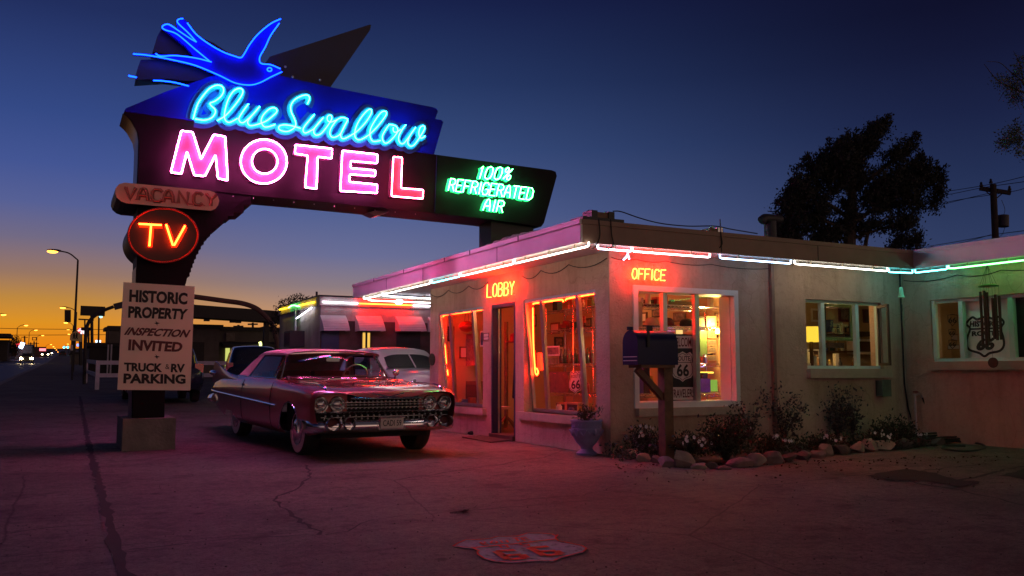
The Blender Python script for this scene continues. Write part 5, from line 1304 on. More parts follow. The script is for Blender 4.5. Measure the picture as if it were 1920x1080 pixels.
for s in (-1, 1):
    part('side_window', MB().poly([(s*.885, -.56, .985), (s*.885, .92, .985), (s*.73, .64, 1.31), (s*.715, -.38, 1.31)]), 'carglass', cad)
    part('roof_rail', MB().tube([(s*.722, -.42, 1.305), (s*.722, .2, 1.315), (s*.722, .62, 1.31), (s*.87, .93, .99)], .014, 6), 'interior', cad)
    part('window_pillar', MB().bar((s*.875, -.46, .985), (s*.72, -.36, 1.31), .022), 'chrome', cad)
for x0, x1 in ((-.62,-.04), (.04,.62)):
    st_ = part('seat', MB().box(x0, x1, .05, .62, .62, .84).box(x0, x1, .52, .70, .84, 1.08), 'seat', cad)
part('rear_seat', MB().box(-.66, .66, 1.0, 1.22, .7, 1.05), 'seat', cad)
part('dashboard', MB().tube([(-.75, -.62, .93), (.75, -.62, .93)], .09, 10), 'seat', cad, True)
stw = MB(); Tw = Matrix.Translation((.36, -.42, 1.02)) @ Matrix.Rotation(R(-62), 4, 'X')
stw.tube([Tw @ Vector((.19*math.cos(a*.2618), .19*math.sin(a*.2618), 0)) for a in range(24)], .012, 6, True).tube([Tw @ Vector((-.19, 0, 0)), Tw @ Vector((.19, 0, 0))], .01, 5).tube([Tw @ Vector((0, 0, 0)), Tw @ Vector((0, 0, -.4))], .02, 6)
part('steering_wheel', stw, 'whitewall', cad, True)
part('rear_view_mirror', MB().box(-.10, .10, -.44, -.42, 1.23, 1.29), 'chrome', cad)
mr = MB().ball((.90, -.72, 1.07), .055, .03, .05, 12, 8).tube([(.88, -.72, .975), (.895, -.72, 1.04)], .012, 6)
part('wing_mirror', mr, 'chrome', cad, True)
for f, r in ((1.65, .355), (-1.65, .355)):
    for s in (-1, 1): wheel(cad, s*.79, f, r, .20)
# ---- old white sedan under the canopy (facing the street corner)
M['oldwhite'] = mat('old_cream_paint', (.50, .48, .47), .32, var=.05, coat=.8)
ow = thing('parked_car', 'round roofed white old sedan half hidden behind the end of the lobby wall', 'car', (6.95, 19.0, gz(6.95, 19.0)), (0, 0, .12), local=True)
ost = [(2.35, [(.55,.40),(.62,.50),(.62,.62),(.55,.78),(.35,.90),(0,.94)]), (1.9, [(.80,.32),(.88,.48),(.88,.66),(.80,.86),(.5,1.0),(0,1.04)]), (1.2, [(.86,.30),(.92,.48),(.92,.70),(.86,.92),(.55,1.05),(0,1.09)]),
 (.75, [(.86,.28),(.92,.48),(.92,.74),(.88,.98),(.6,1.09),(0,1.12)]), (-1.0, [(.86,.28),(.93,.48),(.93,.76),(.88,1.0),(.62,1.06),(0,1.06)]), (-1.9, [(.82,.32),(.90,.50),(.88,.74),(.76,.94),(.5,1.02),(0,1.04)]), (-2.5, [(.6,.42),(.66,.5),(.62,.62),(.5,.74),(.35,.80),(0,.82)])]
part('body', loft(ost, 60, 4), 'oldwhite', ow, 'all')
rst = [(.80, [(.80,1.05),(.74,1.10),(.5,1.13),(0,1.14)]), (.42, [(.84,1.05),(.70,1.36),(.46,1.43),(0,1.46)]), (.15, [(.85,1.04),(.72,1.45),(.48,1.545),(0,1.575)]), (-.5, [(.86,1.03),(.73,1.48),(.48,1.58),(0,1.61)]), (-1.2, [(.84,1.02),(.68,1.40),(.45,1.50),(0,1.53)]), (-1.75, [(.76,.98),(.58,1.18),(.4,1.25),(0,1.28)]), (-2.1, [(.6,.94),(.5,.98),(.35,1.0),(0,1.0)])]
part('roof', loft(rst, 60, 4), 'oldwhite', ow, 'all')
part('windscreen', MB().grid([[(x*(1-.12*v), -(.84-.36*v)-.10*(1-.6*abs(x)), 1.115+.30*v*(1-.25*(x/.66)**4)) for v in [0, .25, .5, .75, 1]] for x in [-.66+.11*k for k in range(13)]]), M['black'], ow, True)
part('windscreen_post', MB().bar((0, -.95, 1.12), (0, -.59, 1.42), .02), 'oldwhite', ow)
for s in (-1, 1):
    part('side_window', MB().poly([(s*.855, -.42, 1.08), (s*.865, .9, 1.08), (s*.77, .8, 1.36), (s*.765, -.22, 1.38)]), 'black', ow)
    part('headlight', MB().ball((s*.66, -2.12, .78), .10, .06, .10, 14, 8), 'lens', ow, True)
    for f in (1.5, -1.5): wheel(ow, s*.74, f, .34, .17)
part('bumper', MB().tube(spline([(-.85,-2.3,.48),(-.6,-2.5,.48),(0,-2.55,.48),(.6,-2.5,.48),(.85,-2.3,.48)], 4), .06, 8), 'chrome', ow, True)
part('hood_stripe', MB().grid([[(x, -f, cr1([.75,1.2,1.9,2.35],[1.125,1.095,1.045,.945], f)+.004) for x in (.44, .52)] for f in (.8, 1.0, 1.3, 1.6, 1.9, 2.1)]), 'navy', ow)
# ---- modern dark hatchbacks across the lot
M['darkcar'] = mat('dark_blue_paint', (.014, .02, .04), .25, .3, var=.05, coat=1.)
def modern(name, label, px, dist, rotz, h=1.0):
    p = ground_at(px, dist)
    t = thing('parked_car', label, 'car', p, (0, 0, rotz), local=True)
    b = [(2.1, [(.62,.30),(.72,.42),(.72,.58),(.5,.70),(0,.72)]), (1.6, [(.82,.24),(.90,.45),(.88,.74),(.6,.90),(0,.93)]), (.9, [(.84,.22),(.91,.45),(.90,.85),(.62,1.0),(0,1.02)]), (-1.4, [(.84,.22),(.92,.46),(.91,.88),(.62,1.02),(0,1.03)]), (-2.0, [(.82,.28),(.90,.48),(.89,.86),(.6,1.02),(0,1.04)]), (-2.25, [(.68,.36),(.78,.5),(.78,.72),(.6,.85),(0,.88)])]
    part('body', loft(b, 40, 3), 'darkcar', t, 'all')
    r = [(1.0, [(.78,.96),(.70,.98),(.45,1.0),(0,1.01)]), (.25, [(.83,.95),(.68,1.42*h),(.48,1.50*h),(0,1.53*h)]), (-.8, [(.84,.95),(.70,1.47*h),(.5,1.57*h),(0,1.60*h)]), (-1.7, [(.82,.95),(.66,1.42*h),(.48,1.52*h),(0,1.55*h)]), (-2.1, [(.74,.92),(.62,1.0),(.45,1.02),(0,1.03)])]
    part('cabin', loft(r, 40, 3), 'darkcar', t, 'all')
    for s in (-1, 1):
        part('side_window', MB().poly([(s*.845, -.45, .99), (s*.855, 1.35, .99), (s*.735, 1.15, 1.38*h), (s*.735, -.15, 1.36*h)]), 'carglass', t)
        part('tail_light', MB().box(s*.66, s*.88, 1.98, 2.14, .80, 1.04), 'tail', t)
        for f in (1.35, -1.35): wheel(t, s*.78, f, .32, .2, False, 'alu')
    part('rear_window', MB().grid([[(x, 1.76+.30*(1-v), 1.06+.36*h*v) for v in (0, .5, 1)] for x in (-.6, -.3, 0, .3, .6)]), 'black', t)
    part('wing_mirror', MB().box(-1.02, -.86, -.62, -.55, .96, 1.08), 'black', t)
    part('door_handle', MB().bar((-.925, -.1, .82), (-.925, .1, .82), .02), 'chrome', t)
    return t
modern('parked_car', 'dark blue hatchback seen from behind beyond the tail fins', 470, 31, R(180-8), 1.02)
modern('parked_car', 'dark car mostly hidden behind the edge of the notice board', 300, 27, R(180), 1.0)
# ------------------------------------------------------------------ motel wing behind the canopy
M['wingstucco'] = mat('weathered_grey_stucco', (.40, .35, .31), .92, var=.3, scale=1.6, bump=.6, bscale=14)
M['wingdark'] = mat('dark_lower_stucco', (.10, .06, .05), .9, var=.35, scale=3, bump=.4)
M['awning'] = mat('white_awning_slats', (.60, .55, .55), .55, var=.05)
WX, WY = 6.13, 22.5
WZ = z_at(556, 600, Vector((WX, WY, 0)))
wg = thing('motel_wing', 'low grey stucco room wing with slatted awnings and coloured tubes behind the convertible', 'motel wing', (10, 25, 0))
WYB = on_x(525, 582, WX).y
part('wall', MB().box(WX, 16, WY, WYB, -.2, WZ-.22).box(WX-.05, 16, WY-.05, WYB+.02, WZ-.22, WZ), 'wingstucco', wg)
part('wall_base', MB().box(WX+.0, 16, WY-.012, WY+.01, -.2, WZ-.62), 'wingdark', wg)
part('coping', MB().box(WX-.08, 16, WY-.08, WYB+.05, WZ, WZ+.04), 'black', wg)
def onW(px, py, d=.1): return on_y(px, py, WY-d)
def onE(px, py, d=.1): return on_x(px, py, WX-d)
for a, b, m in (((605,566),(671,569),'coolwhite'), ((673,569),(774,572.5),'ruby'), ((775,573),(806,574),'coolwhite')):
    part('neon_tube', MB().tube([onW(*a), onW(*b)], .016, 6), NEON[m], wg, True)
for a, b, m in (((524,580.5),(541,577),'yellow'), ((561,572.5),(589,566.5),'yellow'), ((556,597),(584,577),'coolwhite')):
    part('neon_tube', MB().tube([onE(*a), onE(*b)], .016, 6), NEON[m], wg, True)
part('neon_tube', MB().tube(spline([onE(541,577), onE(546,573.5), onE(552,572.5), onE(557,574), onE(561,574)], 4), .016, 6), NEON['leaf'], wg, True)
for x0, x1 in ((599,648), (665,714), (740,790), (801,850)):
    rows = []
    for k in range(19):
        v = k/18; A = onW(x0+1, 591+1.5*(x0-599)/100, .03); B = onW(x1, 591+1.5*(x1-599)/100, .03); dz = -.42*v; dy = -.42*v-.05*math.sin(3.14*v)
        j = .012*(k % 2)
        rows.append([(A.x, A.y+dy-j, A.z+dz), (B.x, B.y+dy-j, B.z+dz)])
    mb = MB().grid(rows)
    for e in (0, 1): mb.poly([Vector(r[e]) for r in rows]+[Vector((rows[-1][e][0], WY-.03, rows[-1][e][2]))])
    part('awning', mb, 'awning', wg)
wa, wb_ = onW(675, 690, .02), onW(697, 627, .02)
part('door', MB().box(onW(605,600).x, onW(638,600).x, WY-.03, WY-.012, .03, onW(605,614).z), 'navy', wg)
fr = part('window', rect_frame('y', WY-.05, wa.x, wb_.x, .9, onW(680, 620).z, .05, .04), 'brown', wg)
part('pane', MB().box(wa.x+.05, wb_.x-.05, WY-.03, WY-.02, .95, onW(680, 622).z), em('lit_curtain', (.95, .55, .10)), fr)
mx = (wa.x+wb_.x)/2
part('mullion', MB().box(mx-.025, mx+.025, WY-.055, WY-.03, .95, onW(680, 622).z).box(wa.x+.05, wb_.x-.05, WY-.055, WY-.031, 1.55, 1.59).box(wa.x+.05, wb_.x-.05, WY-.055, WY-.031, 1.28, 1.31), 'black', fr)
fr = part('window', MB().box(onW(745,640).x, onW(790,640).x, WY-.03, WY-.013, .9, onW(745,624).z), 'black', wg)
a = onE(555, 636, .2)
ac = part('air_conditioner', MB().box(WX-.45, WX-.051, a.y-.35, a.y+.35, a.z-.22, a.z+.22), 'black', wg)
part('grille', MB().box(WX-.46, WX-.451, a.y-.30, a.y+.30, a.z-.17, a.z+.17), 'wingdark', ac)
part('pipe', MB().tube([onE(554, 580, .08), onE(554, 628, .08)], .03, 6), 'alu', wg)
part('roof_pipe', MB().tube([(onW(600,550).x+.1, WY+.6, WZ), (onW(600,550).x+.1, WY+.6, WZ+.18)], .03, 6), 'black', wg)
# whitewash runs on the end wall, real flaking patches 2 mm proud
fl = MB()
for i in range(26):
    y = random.uniform(WY+.3, WYB-.6); z1 = random.uniform(1.0, 1.5); w = random.uniform(.05, .2); z0 = z1-random.uniform(.2, .8)
    fl.prism([(WX-.003, y-w, z1), (WX-.003, y+w, z1+random.uniform(-.1, .1)), (WX-.003, y+w*.4, z0), (WX-.003, y-w*.3, z0+.1)], (-.002-.0003*i, 0, 0))
part('paint_flakes', fl, 'awning', wg)
# ------------------------------------------------------------------ things on the roof
M['vent'] = mat('galvanised_vent', (.035, .036, .04), .6, .3, var=.2)
p = on_y(1106, 411, YFA+.25); p.z = ZT
rt = thing('roof_transformer', 'dark tube transformer on a plank at the roof corner', 'transformer', (p.x, p.y, ZT), group='neon transformers on the roof')
x0, x1 = on_y(1089, 405, YFA+.1).x, on_y(1166, 408, YFA+.1).x
part('plank', MB().box(x0, x1, YFA+.05, YFA+.35, ZT+.008, ZT+.055), 'black', rt)
xa, xb_ = on_y(1108, 400, YFA+.1).x, on_y(1151, 400, YFA+.1).x
part('case', MB().box(xa+.05, xb_-.05, YFA+.1, YFA+.28, ZT+.055, ZT+.135), 'wood', rt)
for x in (xa, xb_-.09): part('end_bushing', MB().box(x, x+.09, YFA+.085, YFA+.295, ZT+.056, ZT+.15).tube([(x+.03, YFA+.19, ZT+.15), (x+.03, YFA+.19, ZT+.165)], .02, 8), 'black', rt)
rt2 = thing('roof_transformer', 'smaller tube transformer half way along the office roof edge', 'transformer', on_y(1345, 432, YFA+.2), group='neon transformers on the roof')
xa, xb_ = on_y(1331, 432, YFA+.1).x, on_y(1356, 432, YFA+.1).x
part('case', MB().box(xa, xb_, YFA+.1, YFA+.28, ZT+.008, ZT+.07), 'wood', rt2)
part('end_bushing', MB().box(xb_-.1, xb_-.02, YFA+.09, YFA+.3, ZT+.02, ZT+.085).ball((xb_-.16, YFA+.15, ZT+.09), .03), 'alu', rt2)
rc = MB().tube(spline([on_y(1149,396,YFA+.2), on_y(1165,397,YFA+.2), on_y(1200,409,YFA+.2), on_y(1240,419,YFA+.2), on_y(1290,424,YFA+.2), on_y(1340,424,YFA+.2), on_y(1372,430,YFA+.25), on_y(1420,438,YFA+.3)], 5), .008, 5)
single('roof_cable', rc, 'cable', 'black cable looping along the office roof from the corner transformer', 'cable', smooth_=True)
v = on_y(1434, 440, YFA+1.4)
vp = thing('roof_vent', 'dark hooded vent pipe on the roof in front of the big tree', 'roof vent', (v.x+.1, v.y, 2.9))
zt = on_y(1434, 411, YFA+1.4).z
part('pipe', MB().tube([(v.x+.12, v.y, 2.9), (v.x+.12, v.y, zt-.03)], .10, 12), 'vent', vp, True)
part('hood', MB().tube(spline([(v.x-.06, v.y, zt-.03), (v.x+.0, v.y, zt+.01), (v.x+.12, v.y, zt+.02), (v.x+.35, v.y, zt+.02)], 4), .075, 10), 'vent', vp, True)
for i, (px, w) in enumerate(((1488, .14), (1645, .16), (1743, .28))):
    q = on_y(px, 447+(px-1488)*.10, YFA+.3); 
    single('roof_brick', MB().box(q.x-w/2, q.x+w/2, q.y, q.y+.12, ZT+.002, ZT+.06), 'wood', ['loose brick on the roof edge left of the other two', 'loose brick on the roof edge between the other two', 'wider flat block on the roof at the inner corner'][i], 'brick')
# ------------------------------------------------------------------ mailbox
mp = on_ground(1250, 866)
mbx = thing('mailbox', 'large dark blue mailbox on a wooden post before the office window', 'mailbox', (mp.x, mp.y, mp.z))
hw = .15
zb = z_at(684, 1230, mp-Vector((0, .15, 0))); zt = z_at(621, 1230, mp); hx0 = on_y(1170, 650, mp.y+hw).x; hx1 = on_y(1271, 650, mp.y-hw).x; zr = zt-hw
def arch(x, k=1.0): return [(x, mp.y-hw*k, zb), (x, mp.y+hw*k, zb)]+[(x, mp.y+hw*k*math.cos(a*math.pi/14), zr+hw*k*math.sin(a*math.pi/14)) for a in range(15)]
M['mailblue'] = mat('deep_blue_enamel', (.006, .006, .06), .38, var=.12, spec=.3)
part('post', MB().box(mp.x-.065, mp.x+.065, mp.y-.065, mp.y+.065, -.1, zb-.03), 'wood', mbx)
part('brace', MB().bar((mp.x-.42, mp.y, zb-.05), (mp.x-.02, mp.y, zb-.42), .07), 'wood', mbx)
part('cross_board', MB().box(hx0+.05, hx1-.03, mp.y-.13, mp.y+.13, zb-.035, zb), 'wood', mbx)
part('shell', MB().prism(arch(hx0), (hx1-hx0, 0, 0)), 'mailblue', mbx, 35)
dr = part('door', MB().prism(arch(hx0-.018, 1.03), (.018, 0, 0)), 'mailblue', mbx, 35)
part('latch', MB().box(hx0-.05, hx0+.02, mp.y-.015, mp.y+.015, zt+.005, zt+.045), 'mailblue', dr)
part('stripe', MB().box(hx0-.021, hx0-.0185, mp.y-hw+.01, mp.y+hw-.01, zb+.09, zb+.10).box(hx0-.021, hx0-.0185, mp.y-hw+.01, mp.y+hw-.01, zb+.045, zb+.055), 'paper', dr)
fx = on_y(1214, 625, mp.y-hw).x
part('flag', MB().box(fx-.018, fx+.018, mp.y-hw-.02, mp.y-hw-.006, zt-.2, zt+.05).box(fx-.02, fx+.06, mp.y-hw-.021, mp.y-hw-.005, zt-.01, zt+.055), 'black', mbx)
# ------------------------------------------------------------------ planter
pp_ = on_ground(1100, 853)
M['urn'] = mat('lavender_glaze', (.26, .25, .46), .55, var=.12, scale=9)
ur = thing('planter', 'lavender blue urn planter at the building corner', 'planter', pp_)
s_ = .20
part('urn', MB().lathe([(.13, 0), (.135, .03), (.10, .055), (.075, .08), (.085, .11), (.14, .17), (.185, .25), (.205, .33), (.205, .345), (.195, .35), (.2, .43), (.212, .435), (.212, .455), (.185, .455), (.18, .40), (.003, .38)], 32, Matrix.Translation(pp_)), 'urn', ur, 50)
rel = MB()
for k in range(12):
    a = k*math.pi/6; T = Matrix.Translation(pp_) @ Matrix.Rotation(a, 4, 'Z')
    for q in (((.2,-.03,.37),(.2,.03,.37)), ((.2,.03,.37),(.2,.03,.41)), ((.2,.03,.41),(.2,-.015,.41)), ((.2,-.015,.41),(.2,-.015,.39))): rel.bar(T @ Vector(q[0]), T @ Vector(q[1]), .008)
    if k % 3 == 0: rel.ball(T @ Vector((.205, 0, .30)), .03, .03, .045, 8, 6)
    rel.tube([T @ Vector((.197, 0, .33)), T @ (Vector((.19, .05, .26))), T @ Vector((.197, .10, .33))], .010, 5)
part('relief', rel, 'urn', ur, True)
part('soil', MB().lathe([(.18, .41), (.1, .43), (.003, .435)], 16, Matrix.Translation(pp_)), 'crack', ur)
# ------------------------------------------------------------------ leaf tools
M['leafdark'] = mat('dark_leaf', (.030, .045, .022), .55, var=.35, scale=4)
M['leafmid'] = mat('mid_leaf', (.055, .075, .035), .55, var=.35, scale=4)
M['leafpurple'] = mat('purplish_leaf', (.075, .060, .060), .55, var=.3, scale=5)
M['juniper'] = mat('juniper_foliage', (.011, .015, .010), .8, var=.45, scale=1.2)
M['bark'] = mat('bark', (.06, .042, .032), .9, var=.35, scale=8, bump=.6, bscale=20)
M['petal'] = mat('white_petal', (.86, .82, .84), .6, var=.04)
M['petalpink'] = mat('pink_petal', (.45, .07, .10), .6, var=.1)
rnd = random.Random(11)
def leaf(mb, p, size, d=None, w=.42):
    d = d or Vector((rnd.gauss(0, 1), rnd.gauss(0, 1), rnd.gauss(0, 1)+.25)); d = d.normalized()*size
    s = d.cross(Vector((rnd.gauss(0, 1), rnd.gauss(0, 1), rnd.gauss(0, 1)))).normalized()*size*w*.5
    mb.add([p, p+d*.45+s, p+d, p+d*.45-s], [(0, 1, 2, 3)])
def bush(name, base, stems, h, spread, lsz, nleaf, m, label, cat, blossoms=0, group=None, petal='petal', lean=0.):
    t = thing(name, label, cat, base, group=group)
    sb, lb = MB(), MB(); tips = []
    for i in range(stems):
        a = rnd.uniform(0, 6.283); r = spread*math.sqrt(rnd.random()); hh = h*(1-.35*(r/spread)**2)*rnd.uniform(.78, 1.05)
        top = base+Vector((r*math.cos(a)+lean, r*math.sin(a), hh)); mid = base+Vector((r*.45*math.cos(a), r*.45*math.sin(a), hh*.55))
        pts = spline([base+Vector((rnd.uniform(-.03, .03), rnd.uniform(-.03, .03), 0)), mid, top], 5)
        sb.tube(pts, [.007, .002], 4); tips.append(top)
        for k in range(nleaf):
            q = pts[rnd.randrange(3, len(pts))]+Vector((rnd.gauss(0, 1), rnd.gauss(0, 1), rnd.gauss(0, 1)))*lsz*.9
            leaf(lb, q, lsz*rnd.uniform(.6, 1.25))
    part('stem', sb, 'bark', t); part('foliage', lb, m, t)
    tips.sort(key=lambda p: p.y-.6*p.z); first = None
    for p in tips[:blossoms]:
        if first is None:
            fb = MB()
            for k in range(5):
                a = k*1.2566; fb.add([(0, 0, 0), (.014*math.cos(a-.8), -.004, .014*math.sin(a-.8)), (.026*math.cos(a-.5), -.008, .026*math.sin(a-.5)), (.030*math.cos(a), -.009, .030*math.sin(a)), (.026*math.cos(a+.5), -.008, .026*math.sin(a+.5)), (.014*math.cos(a+.8), -.004, .014*math.sin(a+.8))], [(0, 1, 2, 3, 4, 5)])
            fb.v = [tuple(Vector(v)+base) for v in fb.v]
            first = part('blossom', fb, petal, t); o = first
        else:
            o = first.copy(); COL.objects.link(o)
        o.location = p-base+Vector((rnd.uniform(-.02, .02), -.03, .015)); o.rotation_euler = (rnd.uniform(-.5, .4), rnd.uniform(0, 6), rnd.uniform(-.6, .6)); sc_ = rnd.uniform(.65, 1.0); o.scale = (sc_, sc_, sc_)
    return t
# planter plant
pb = pp_+Vector((0, 0, .43))
bush('potted_plant', pb, 16, .20, .17, .045, 26, 'leafmid', 'leafy green plant growing in the lavender urn', 'plant', lean=.05)
# ------------------------------------------------------------------ flower bed
bed = MB(); bp_ = [on_ground(*p) for p in ((1160,858),(1230,868),(1310,874),(1400,870),(1500,860),(1600,850),(1700,842),(1790,832))]
bp_ += [Vector((12.15, YW-.01, 0)), Vector((XW+.02, YW-.01, 0))]
def dens(P): return [Vector((p.x, p.y, .02+.0)) for p in P]
bed.poly(dens(bp_)); struct('flower_bed_soil', bed, mat('dark_soil', (.025, .018, .014), .95, var=.5, scale=14, bump=.8, bscale=40))
def bedpt(px, py): return on_z(px, py, .03)
F = 'white flowered bedding plants behind the rock edging'
bush('flowering_plant', bedpt(1206, 852), 34, .36, .22, .05, 26, 'leafdark', 'white flowered plant at the left end of the bed by the wall corner', 'plant', 8, F)
bush('flowering_plant', bedpt(1235, 858), 18, .24, .12, .045, 22, 'leafdark', 'low plant with one pink flower just left of the mailbox post', 'plant', 1, F, 'petalpink')
bush('flowering_plant', bedpt(1290, 862), 36, .30, .26, .05, 26, 'leafdark', 'white flowered plant just right of the mailbox post', 'plant', 12, F)
bush('flowering_plant', bedpt(1450, 852), 26, .24, .22, .05, 24, 'leafdark', 'white flowered plant in front of the leggy shrubs', 'plant', 8, F)
bush('flowering_plant', bedpt(1545, 846), 26, .22, .22, .05, 22, 'leafdark', 'white flowered plant in the middle of the bed below the second leggy shrub', 'plant', 8, F)
bush('flowering_plant', bedpt(1640, 838), 26, .22, .22, .05, 22, 'leafdark', 'white flowered plant towards the right of the bed', 'plant', 9, F)
bush('flowering_plant', bedpt(1715, 832), 16, .18, .16, .05, 20, 'leafdark', 'low white flowered plant at the right end of the bed by the hose', 'plant', 5, F)
bush('shrub', bedpt(1362, 862), 70, .54, .36, .05, 34, 'leafdark', 'dense dark round shrub right of the mailbox', 'shrub', 1, None)
def leggy(px, py, h, spread, label, stems=11):
    base = bedpt(px, py); t = thing('shrub', label, 'shrub', base, group='leggy shrubs along the office wall'); sb, lb = MB(), MB()
    for i in range(stems):
        a = rnd.uniform(0, 6.283); r = 1.25*spread*rnd.uniform(.3, 1); hh = h*rnd.uniform(.45, 1.0)
        top = base+Vector((r*math.cos(a), r*math.sin(a)*.35, hh)); pts = spline([base, base+Vector((r*.3*math.cos(a), r*.1*math.sin(a), hh*.5)), top], 7)
        sb.tube(pts, [.008, .002], 4)
        for k in range(52):
            f = rnd.random()**.7; q = pts[min(len(pts)-1, int((.25+.75*f)*(len(pts)-1)))]+Vector((rnd.gauss(0, .06), rnd.gauss(0, .06), rnd.gauss(0, .06)))
            leaf(lb, q, rnd.uniform(.035, .065), None, .6)
    part('stem', sb, 'bark', t); part('foliage', lb, 'leafpurple', t)
leggy(1410, 838, .75, .30, 'small leggy shrub beside the dense round shrub', 7)
leggy(1470, 835, .92, .42, 'leggy open shrub left of its taller neighbour against the wall')
leggy(1570, 830, 1.02, .36, 'tallest leggy shrub against the wall below the small window', 12)
leggy(1600, 828, .85, .30, 'leggy shrub right of the tallest one', 8)
bush('shrub', bedpt(1678, 832), 44, .40, .34, .05, 28, 'leafdark', 'low dark bushy shrub under the utility box', 'shrub')
# low dark ground cover filling the bed
gc = MB()
for i in range(5200):
    f = rnd.random(); a = bedpt(1165+f*590, 862-f*26+rnd.uniform(-4, 10)*0); b = Vector((a.x+.15, YW-.05, .03)); p = a.lerp(b, rnd.random()**1.4); p.z = .03+rnd.random()**2*.16
    leaf(gc, p, rnd.uniform(.03, .06))
struct('ground_cover', gc, 'leafdark', kind='stuff')
# rocks
M['rocktan'] = mat('tan_rock', (.36, .27, .21), .9, var=.28, scale=6, bump=.6, bscale=18)
M['rockpink'] = mat('pinkish_rock', (.30, .20, .18), .9, var=.3, scale=6, bump=.6, bscale=18)
M['rockdark'] = mat('dark_rock', (.13, .10, .09), .9, var=.3, scale=6, bump=.6, bscale=18)
def rock(px, py, w, h, m, label, tilt=0., seed=0, d=None):
    p = on_ground(px, py); k = math.hypot(p.x, p.y)/1636; W = w*k/2*1.06; Hh = h*k
    r = random.Random(seed*7+3); bm = bmesh.new(); bmesh.ops.create_icosphere(bm, subdivisions=3, radius=1)
    off = Vector((r.uniform(-50, 50), r.uniform(-50, 50), r.uniform(-50, 50)))
    planes = [(Vector((r.gauss(0, 1), r.gauss(0, 1), r.gauss(0, 1))).normalized(), r.uniform(.36, .74)) for _ in range(9)]
    for v in bm.verts:
        for n, dd in planes:
            e = v.co.dot(n)-dd
            if e > 0: v.co -= n*e
        v.co *= 1+.05*noise.noise(v.co*2.2+off)+.035*noise.noise(v.co*7+off)
    xs = [v.co.x for v in bm.verts]; zs = [v.co.z for v in bm.verts]
    T = Matrix.Rotation(tilt, 3, 'Y')
    c, s = math.cos(-HD), math.sin(-HD); mb = MB()
    zr_ = max(zs)-min(zs)
    for v in bm.verts:
        q = Vector(((v.co.x-(max(xs)+min(xs))/2)*2/(max(xs)-min(xs))*W, v.co.y*W*.8, (v.co.z-min(zs))/zr_*Hh*1.08)); q = T @ q
        mb.v.append((p.x+q.x*c-(q.y+W*.6)*s, p.y+q.x*s+(q.y+W*.6)*c, p.z-.02+q.z))
    bm.faces.ensure_lookup_table(); mb.f = [tuple(v.index for v in f.verts) for f in bm.faces]; bm.free()
    return single('border_rock', mb, m, label, 'rock', 'rocks edging the flower bed', 14)
RK = [(1172,858,26,16,'rockdark','low dark rock at the left end of the border by the planter',0),
 (1187,861,26,20,'rocktan','tilted tan rock leaning left near the border end',-.3), (1207,867,27,18,'rocktan','blocky tan rock right of the tilted one',0),
 (1231,869,20,16,'rockpink','small square rock left of the mailbox post',.0), (1255,876,36,20,'rockpink','rounded pink brown rock in front of the mailbox post',.1),
 (1283,878,40,30,'rocktan','tallest pointed tan rock just right of the mailbox post',.2), (1311,880,28,13,'rocktan','flat pale slab right of the pointed tan rock',0),
 (1335,880,22,15,'rockdark','small dark rock between two low slabs',0), (1358,881,28,9,'rockdark','thin low slab left of the big banded rock',0),
 (1390,877,48,20,'rockpink','big banded pink rock at the foot of the round shrub',.12), (1420,874,34,24,'rocktan','wedge topped rock leaning on the big banded one',.15),
 (1452,870,36,24,'rockpink','brown boulder below the first leggy shrub',0), (1482,867,30,18,'rockdark','dark rounded rock right of the brown boulder',0),
 (1510,863,34,18,'rockdark','broad dark rock in the shaded middle of the border',0), (1538,860,28,15,'rockpink','low pink rock right of the broad dark one',.1),
 (1551,855,26,22,'rocktan','upright tan rock half way along the border',0), (1578,852,34,18,'rockdark','dark lump between the two pairs of pale rocks',.1),
 (1612,849,28,20,'rocktan','pale angular rock left of its lumpy twin',-.1), (1634,846,26,22,'rocktan','pale lumpy rock right of the angular one',.1),
 (1664,845,36,18,'rocktan','wide tan rock near the right end of the border',0), (1698,841,34,18,'rockdark','dark round rock beside the hose',0),
 (1730,838,40,17,'rockdark','long dark rock at the foot of the hose coil',0), (1762,836,30,14,'rockdark','last dark rock at the right end of the border',0)]
for i, (px, py, w, h, m, l, tl_) in enumerate(RK): rock(px, py, w, h, m, l, tl_, i)
# tap, pipe, hose
tp_ = on_y(1718, 800, YW-.25); tz = on_y(1722, 738, YW-.25).z
tap = thing('garden_tap', 'standpipe tap with a hanging hose in the inner corner', 'tap', (tp_.x, YW-.25, .02))
part('pipe', MB().tube([(tp_.x, YW-.25, .02), (tp_.x, YW-.25, tz-.02)], .016, 8), 'alu', tap, True)
part('spout', MB().tube([(tp_.x-.02, YW-.25, tz-.02), (tp_.x+.10, YW-.27, tz), (tp_.x+.13, YW-.28, tz-.06)], .018, 8), 'alu', tap, True)
part('handle', MB().tube([(tp_.x-.03, YW-.25, tz+.03), (tp_.x+.06, YW-.25, tz+.03)], .012, 6), 'redrim', tap)
hs_ = [(tp_.x+.13, YW-.28, tz-.05), (tp_.x+.17, YW-.34, tz-.25), (tp_.x+.28, YW-.5, .12)]
c0 = on_ground(1775, 834)
for i in range(46):
    a = i*.62; r = .34+.03*math.sin(i*.9); hs_.append((c0.x+r*1.5*math.cos(a), c0.y+.25+r*.75*math.sin(a), .04+.022*(i//10)+.01*math.sin(i*1.7)))
for q in ((1800,832),(1838,836),(1846,844),(1815,850),(1770,846),(1772,840),(1810,840)): g_ = on_ground(*q); hs_.append((g_.x, g_.y, .03))
single('garden_hose', MB().tube(spline(hs_, 4), .014, 6), mat('dark_green_hose', (.012, .02, .014), .5, var=.15), 'dark garden hose coiled on the ground in the inner corner', 'hose', smooth_=True)
